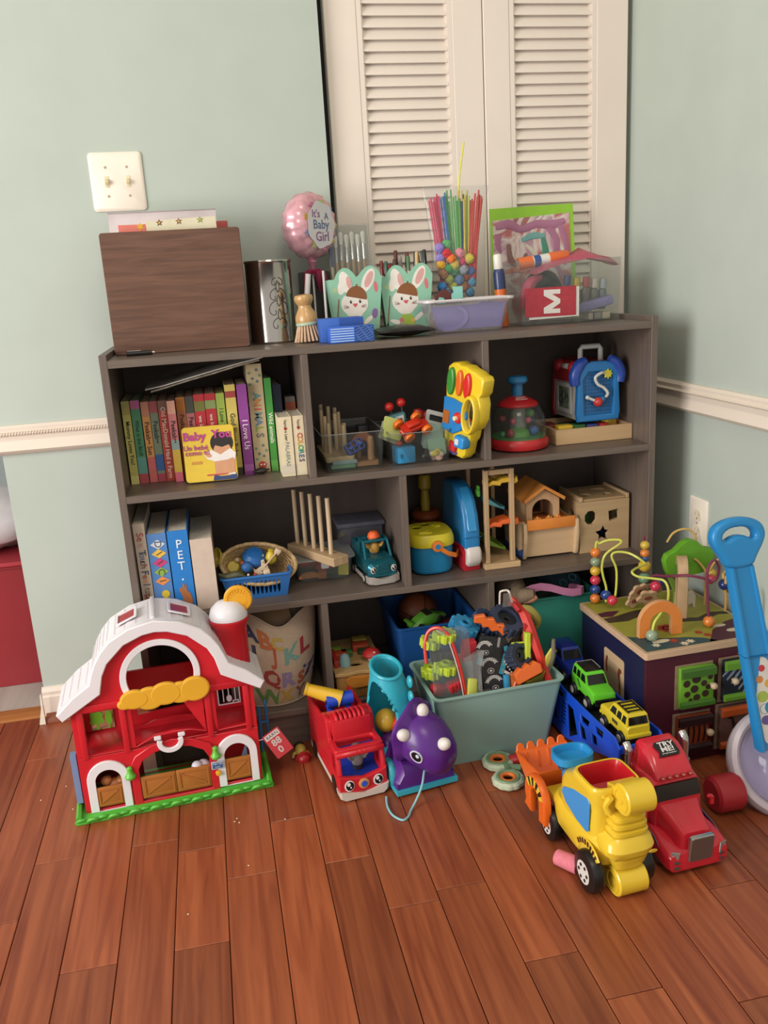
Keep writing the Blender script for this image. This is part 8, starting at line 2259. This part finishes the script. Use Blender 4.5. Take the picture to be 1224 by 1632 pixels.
for x, y, z, rx, rz, s in ((1.106, -.100, .305, .5, .3, 1.0), (1.128, -.105, .290, .6, 0, 1.15), (1.150, -.09, .300, .4, -.3, .9), (1.100, -.09, .278, .3, .2, .9)):
 q = LC((x, y, z))
 MB().at(*q, rx, .2, rz, s).plate([(.020 * (1 + .16 * math.cos(5 * a)) * math.cos(a), .020 * (1 + .16 * math.cos(5 * a)) * math.sin(a)) for a in [2 * math.pi * i / 30 for i in range(30)]], (), .007, .001).m(1).at(*q, rx, .2, rz, s).plate(ell(.008, .007), (), .0075).build('wooden_flower', [wood('#c2a07c', 0, .5), paint('#8a4a3c')], t)
q = LC((1.083, -.236, 0))
def arch_o(w_, h_, th):
 o = [(-w_ / 2, 0), (-w_ / 2 + th, 0)] + [(-(w_ / 2 - th) * math.cos(a), h_ - w_ / 2 + (w_ / 2 - th) * math.sin(a)) for a in [math.pi * i / 14 for i in range(15)]] + [(w_ / 2 - th, 0), (w_ / 2, 0)]
 return o + [(w_ / 2 * math.cos(a), h_ - w_ / 2 + w_ / 2 * math.sin(a)) for a in [math.pi * i / 18 for i in range(19)]]
MB().at(q[0], q[1], ZTOP + .0016, 0, 0, math.radians(-4)).plate(arch_o(.096, .078, .023), (), .012, .0005).build('orange_arch', wood('#d29a6a', 0, .5, .9), t)
MB().at(q[0], q[1] - .0122, ZTOP + .0016, 0, 0, math.radians(-4)).plate(arch_o(.095, .0775, .023), (), .0006).build('orange_face', paint('#d9833c'), t)
q = LC((1.178, -.140, 0))
MB().at(q[0], q[1], ZTOP + .0016, 0, 0, math.radians(64)).plate(arch_o(.074, .132, .018), (), .022, .001).build('wooden_arch', wood('#bb9c78', 2, .5, .85), t)
q = LC((1.222, -.108, 0))
tree = [(-.052, .0), (-.03, -.006), (.02, -.004), (.045, .0), (.056, .022), (.060, .042), (.052, .052), (.030, .058), (.014, .074), (-.004, .080), (-.022, .074), (-.040, .058), (-.060, .050), (-.066, .036), (-.060, .012)]
MB().at(q[0], q[1], .348).plate(tree, (), .018, .002, 2).build('green_tree', paint('#5f9a22'), t)
MB().at(q[0], q[1] - .004, ZTOP).plate([(-.035, 0), (-.018, 0), (-.014, .05), (-.006, .094), (-.024, .094), (-.03, .06), (-.05, .09), (-.058, .088), (-.036, .04)], (), .010, .001).build('tree_trunk', paint('#6f8a34'), t)
wire([(1.203, -.235, .262), (1.198, -.235, .318), (1.194, -.235, .380), (1.206, -.230, .399), (1.219, -.225, .400), (1.231, -.220, .381), (1.231, -.215, .357), (1.222, -.210, .348), (1.205, -.205, .355), (1.176, -.190, .360), (1.150, -.150, .348), (1.140, -.10, .33), (1.14, -.08, ZTOP)], '#74304a', 'maroon_wire', .0032)
bead((1.203, -.235, ZTOP + .0025), '#d0782e', .0128)
wire([(1.190, -.075, .40), (1.205, -.075, .420), (1.228, -.078, .428), (1.250, -.080, .420), (1.258, -.085, .395), (1.258, -.085, .34)], '#c9a662', 'tan_wire')
wire([(1.228, -.126, .372), (1.237, -.128, .365), (1.247, -.132, .352), (1.252, -.138, .334), (1.25, -.14, ZTOP)], '#c9a662', 'tan_wire')
wire([(1.255, -.145, .340), (1.262, -.150, .364), (1.272, -.155, .374), (1.284, -.160, .368), (1.288, -.165, .355), (1.276, -.17, .346), (1.268, -.18, .343), (1.27, -.19, .30), (1.27, -.19, ZTOP)], '#c99a54', 'tan_wire')
wire([(1.281, -.215, .356), (1.272, -.205, .360), (1.262, -.20, .349), (1.258, -.205, .335)], '#c9a662', 'tan_wire')
wire([(1.272, -.265, .340), (1.284, -.268, .335), (1.293, -.270, .310), (1.295, -.270, ZTOP)], '#bf9450', 'tan_wire')
for p, c, r in (((1.262, -.142, .338), '#c0a032', .0125), ((1.262, -.195, .330), '#1d2c66', .0130), ((1.285, -.18, .313), '#c0a058', .011), ((1.250, -.160, .332), '#b03040', .011)):
 bead(p, c, r)
MB().at(*LC((1.205, -.150, ZTOP + .002))).plate([(-.012, 0), (-.006, .0), (-.006, .010), (.004, .012), (.008, 0), (.012, .002), (.012, .03), (.004, .042), (-.008, .038), (-.012, .03)], (), .008, .001).build('zebra_cutout', paint('#c9bda8'), t)
# doors on the maroon side
def cube_door(xa, xb, z0, z1, body, pic, edge, label=None):
 w_, h_ = xb - xa, z1 - z0
 MB().box(xa - .006, .0022, z0 - .006, xb + .003, .0038, z1 + .003).build('door_plate', wood('#9a8068', 0, .6), t)
 d = MB().box(xa, -.010, z0, xb, .0020, z1, .002).build('door', paint(body), t)
 for za, zb in ((z1 - .022, z1), (z0, z0 + .016)):
  MB().loft([[(xa, y, za + e), (xb, y, za + e), (xb, y, zb - e), (xa, y, zb - e)] for y, e in ((-.0102, 0), (-.018, .004))]).build('door_ledge', paint(edge), d)
 return d
d = cube_door(.075, .152, .132, .222, '#6aa32c', None, '#3f6a22')
mb = MB()
for x, z, r in ((.088, .188, .008), (.110, .196, .010), (.106, .174, .009), (.128, .184, .007), (.090, .164, .007), (.112, .154, .008), (.132, .160, .008), (.098, .150, .0045), (.138, .174, .006), (.142, .196, .006)):
 mb.at(x, -.0103, z).plate(ell(r, r * .95), (), .0005)
mb.build('spots', paint('#38261c'), d)
MB().ball((.146, -.019, .178), .0075, 14, 8).cyl((.146, -.010, .178), (.146, -.016, .178), .004).build('knob', wood('#cbb193', 1, .5), d)
d = cube_door(.175, .246, .132, .224, '#20242e', None, '#63962a')
mb = MB()
for i in range(6):
 mb.at(.184 + .0095 * i, -.0103, .205 - .0085 * i, 0, -.75 - .08 * (i % 3), 0).plate([(-.020, -.0022), (.0, -.0035), (.020, -.001), (.022, .001), (.002, .0022), (-.018, .001)], (), .0005)
mb.build('stripes', paint('#7f8fa8'), d)
MB().ball((.196, -.019, .180), .0075, 14, 8).cyl((.196, -.010, .180), (.196, -.016, .180), .004).build('knob', wood('#cbb193', 1, .5), d)
d = cube_door(.072, .150, .030, .112, '#8a3c1e', None, '#2c1418')
mb = MB()
for i in range(6):
 x = .080 + .0125 * i
 mb.at(x, -.0103, .048).plate([(0, 0), (.004, .004), (.0065, .024), (.005, .040), (.0015, .04), (.0022, .022)], (), .0005)
mb.build('stripes', paint('#1d1012'), d)
MB().ball((.142, -.019, .072), .0080, 14, 8).cyl((.142, -.010, .072), (.142, -.016, .072), .004).build('knob', wood('#cbb193', 1, .5), d)
d = cube_door(.172, .246, .022, .118, '#6a4a44', None, '#b8501e')
mb = MB()
for pl in ([(.204, .045), (.207, .045), (.210, .066), (.222, .066), (.225, .045), (.228, .045), (.228, .072), (.216, .078), (.206, .076), (.200, .094), (.192, .096), (.188, .092), (.196, .088), (.200, .070)], [(.213, .045), (.216, .045), (.217, .066), (.213, .066)]):
 mb.at(0, -.0103, 0).plate(pl, (), .0005)
mb.build('giraffe_print', paint('#2a1810'), d)
MB().at(-.0012 + .004, 0, 0).plate([(.095, .110), (.185, .110), (.185, .200), (.180, .205), (.100, .205), (.095, .200)], (), .0012, 0, 1, 'X').build('animal_panel', wood('#c9ab86', 1, .5), t)
for pl in ([(.108, .120), (.114, .118), (.116, .150), (.122, .168), (.116, .182), (.106, .180), (.104, .172), (.110, .172), (.112, .160), (.108, .142)], [(.168, .150), (.174, .150), (.178, .172), (.172, .190), (.166, .186), (.170, .172)]):
 MB().at(.0024, 0, 0).plate(pl, (), .0004, 0, 1, 'X').build('animal_print', paint('#7a3a24'), t)
# ================================================================ POPPER PUSH TOY
t = thing('popper_toy', 'blue handled push toy popper with clear dome and red wheel', 'push toy', (1.2080, -.475, .0005), 0)
PB = plastic('#2381be', .3)
# the shaft, handle and dome in local coordinates; the handle leans back against the cube
def shaft_sec(u):
 """u from 0 at the dome to 1 below the handle"""
 c = Vector((-.030 - .050 * u, -.030 + .060 * u, .128 + .352 * u))
 w_ = .0330 - .0075 * u
 return c, w_
R = []
for i in range(13):
 u = i / 12
 c, w_ = shaft_sec(u)
 d = .012
 R.append([(c.x + w_ * sx, c.y + dy, c.z) for sx, dy in ((-1, -.006), (-.88, -d), (-.70, -d), (-.62, -.008), (.62, -.008), (.70, -d), (.88, -d), (1, -.006), (1, .008), (.85, d), (-.85, d), (-1, .008))])
MB().loft(R).build('shaft', PB, t)
hc = Vector((-.0835, .034, .508))
ho = [(-.026, -.034), (.026, -.034), (.034, -.016), (.052, .012), (.055, .030), (.046, .048), (.024, .058), (0, .061), (-.024, .058), (-.046, .048), (-.055, .030), (-.052, .012), (-.034, -.016)]
hi = [(-.034, .022), (-.030, .034), (-.014, .042), (.014, .042), (.030, .034), (.034, .022), (.026, .018), (.014, .025), (0, .028), (-.014, .025), (-.026, .018)]
def smooth2(p, it=2):
 for _ in range(it):
  q = []
  for i in range(len(p)):
   a, b = p[i], p[(i + 1) % len(p)]
   q += [(a[0] * .75 + b[0] * .25, a[1] * .75 + b[1] * .25), (a[0] * .25 + b[0] * .75, a[1] * .25 + b[1] * .75)]
  p = q
 return p
mb = MB()
mb.at(hc.x, hc.y + .012, hc.z, math.radians(-10)).plate(smooth2(ho), [smooth2(hi, 1)], .024, .007, 3)
mb.build('handle', PB, t)
c, w_ = shaft_sec(.52)
MB().box(c.x - w_ - .0006, c.y - .0125, c.z, c.x + w_ + .0006, c.y + .0125, c.z + .0012).build('shaft_seam', plastic('#165e90', .4), t)
SM = Matrix.Translation(shaft_sec(.25)[0] + Vector((0, -.0082, 0))) @ Euler((math.radians(-10), math.radians(-8), 0)).to_matrix().to_4x4()
mb = MB()
def stick(c_, outl, x, z, k, h=()):
 mb.m(c_)
 mb.M = SM @ Matrix.Translation((x, -.0004 * k, z))
 mb.plate(outl, h, .0004)
stick(0, rrect(.036, .172, .016, 6), 0, .008, 0)
for x, z, r, c_ in ((.002, .072, .0065, 1), (-.006, .052, .007, 2), (.010, .040, .008, 3), (-.006, .018, .011, 4), (.006, -.006, .012, 5), (-.008, -.028, .009, 6), (.006, -.052, .012, 6)):
 stick(c_, circ(r, 20), x, z, 1)
stick(5, circ(.010, 20), -.006, -.006, 1, [circ(.0092, 20)])
stick(6, circ(.011, 20), .0, -.030, 2, [circ(.0103, 20)])
mb.build('dotted_sticker', [paper('#cfcac2'), paper('#b8323e'), paper('#c67a3a'), paper('#c9a046'), paper('#98ac4a'), paper('#2f7f9e'), paper('#5f5288')], t)
# dome: a tilted ring with a clear bubble
DM = Matrix.Translation((.012, -.012, .078)) @ Euler((math.radians(52), 0, math.radians(-14))).to_matrix().to_4x4()
mb = MB()
mb.M = DM
mb.lathe([(.086, -.030), (.100, -.026), (.107, -.012), (.1075, .004), (.103, .014), (.094, .017), (.088, .012), (.086, .002), (.080, -.010)], 56)
mb.build('dome_ring', plastic('#c6bcc4', .3), t)
mb = MB()
mb.M = DM
mb.lathe([(.0895, .012), (.088, .026), (.080, .046), (.064, .062), (.042, .072), (.018, .076), (.002, .0765)], 48)
mb.build('clear_dome', clear('#f2f0f8', .03, .04, .45), t)
mb = MB()
mb.M = DM
mb.lathe([(0, -.006), (.082, -.004), (.084, -.001), (.08, .001), (0, .003)], 48)
mb.build('dome_floor', plastic('#c2bcd0', .3), t)
for i, (x, y, z, c) in enumerate(((.004, .004, .016, '#c9a83c'), (-.002, -.022, .014, '#b8282e'), (.012, -.044, .014, '#6a9a34'), (.056, -.012, .016, '#2f6fae'), (.034, -.03, .016, '#c8742c'))):
 mb = MB()
 mb.M = DM
 mb.ball((x, y, z), .0125, 18, 12)
 mb.build('popping_ball', plastic(c, .25), t)
for s in (-1, 1):
 MB().at(s * .094 - .02, -.012, .0355, 0, math.pi / 2, 0).lathe([(0, -.029), (.028, -.029), (.034, -.024), (.0352, -.016), (.0352, .022), (.033, .027), (.022, .029), (0, .029)], 34).build('wheel', plastic('#a5222c', .45), t)
MB().box(-.10, -.02, .024, .06, .0, .040, .004).build('axle_bar', plastic('#b8aeb4', .35), t)
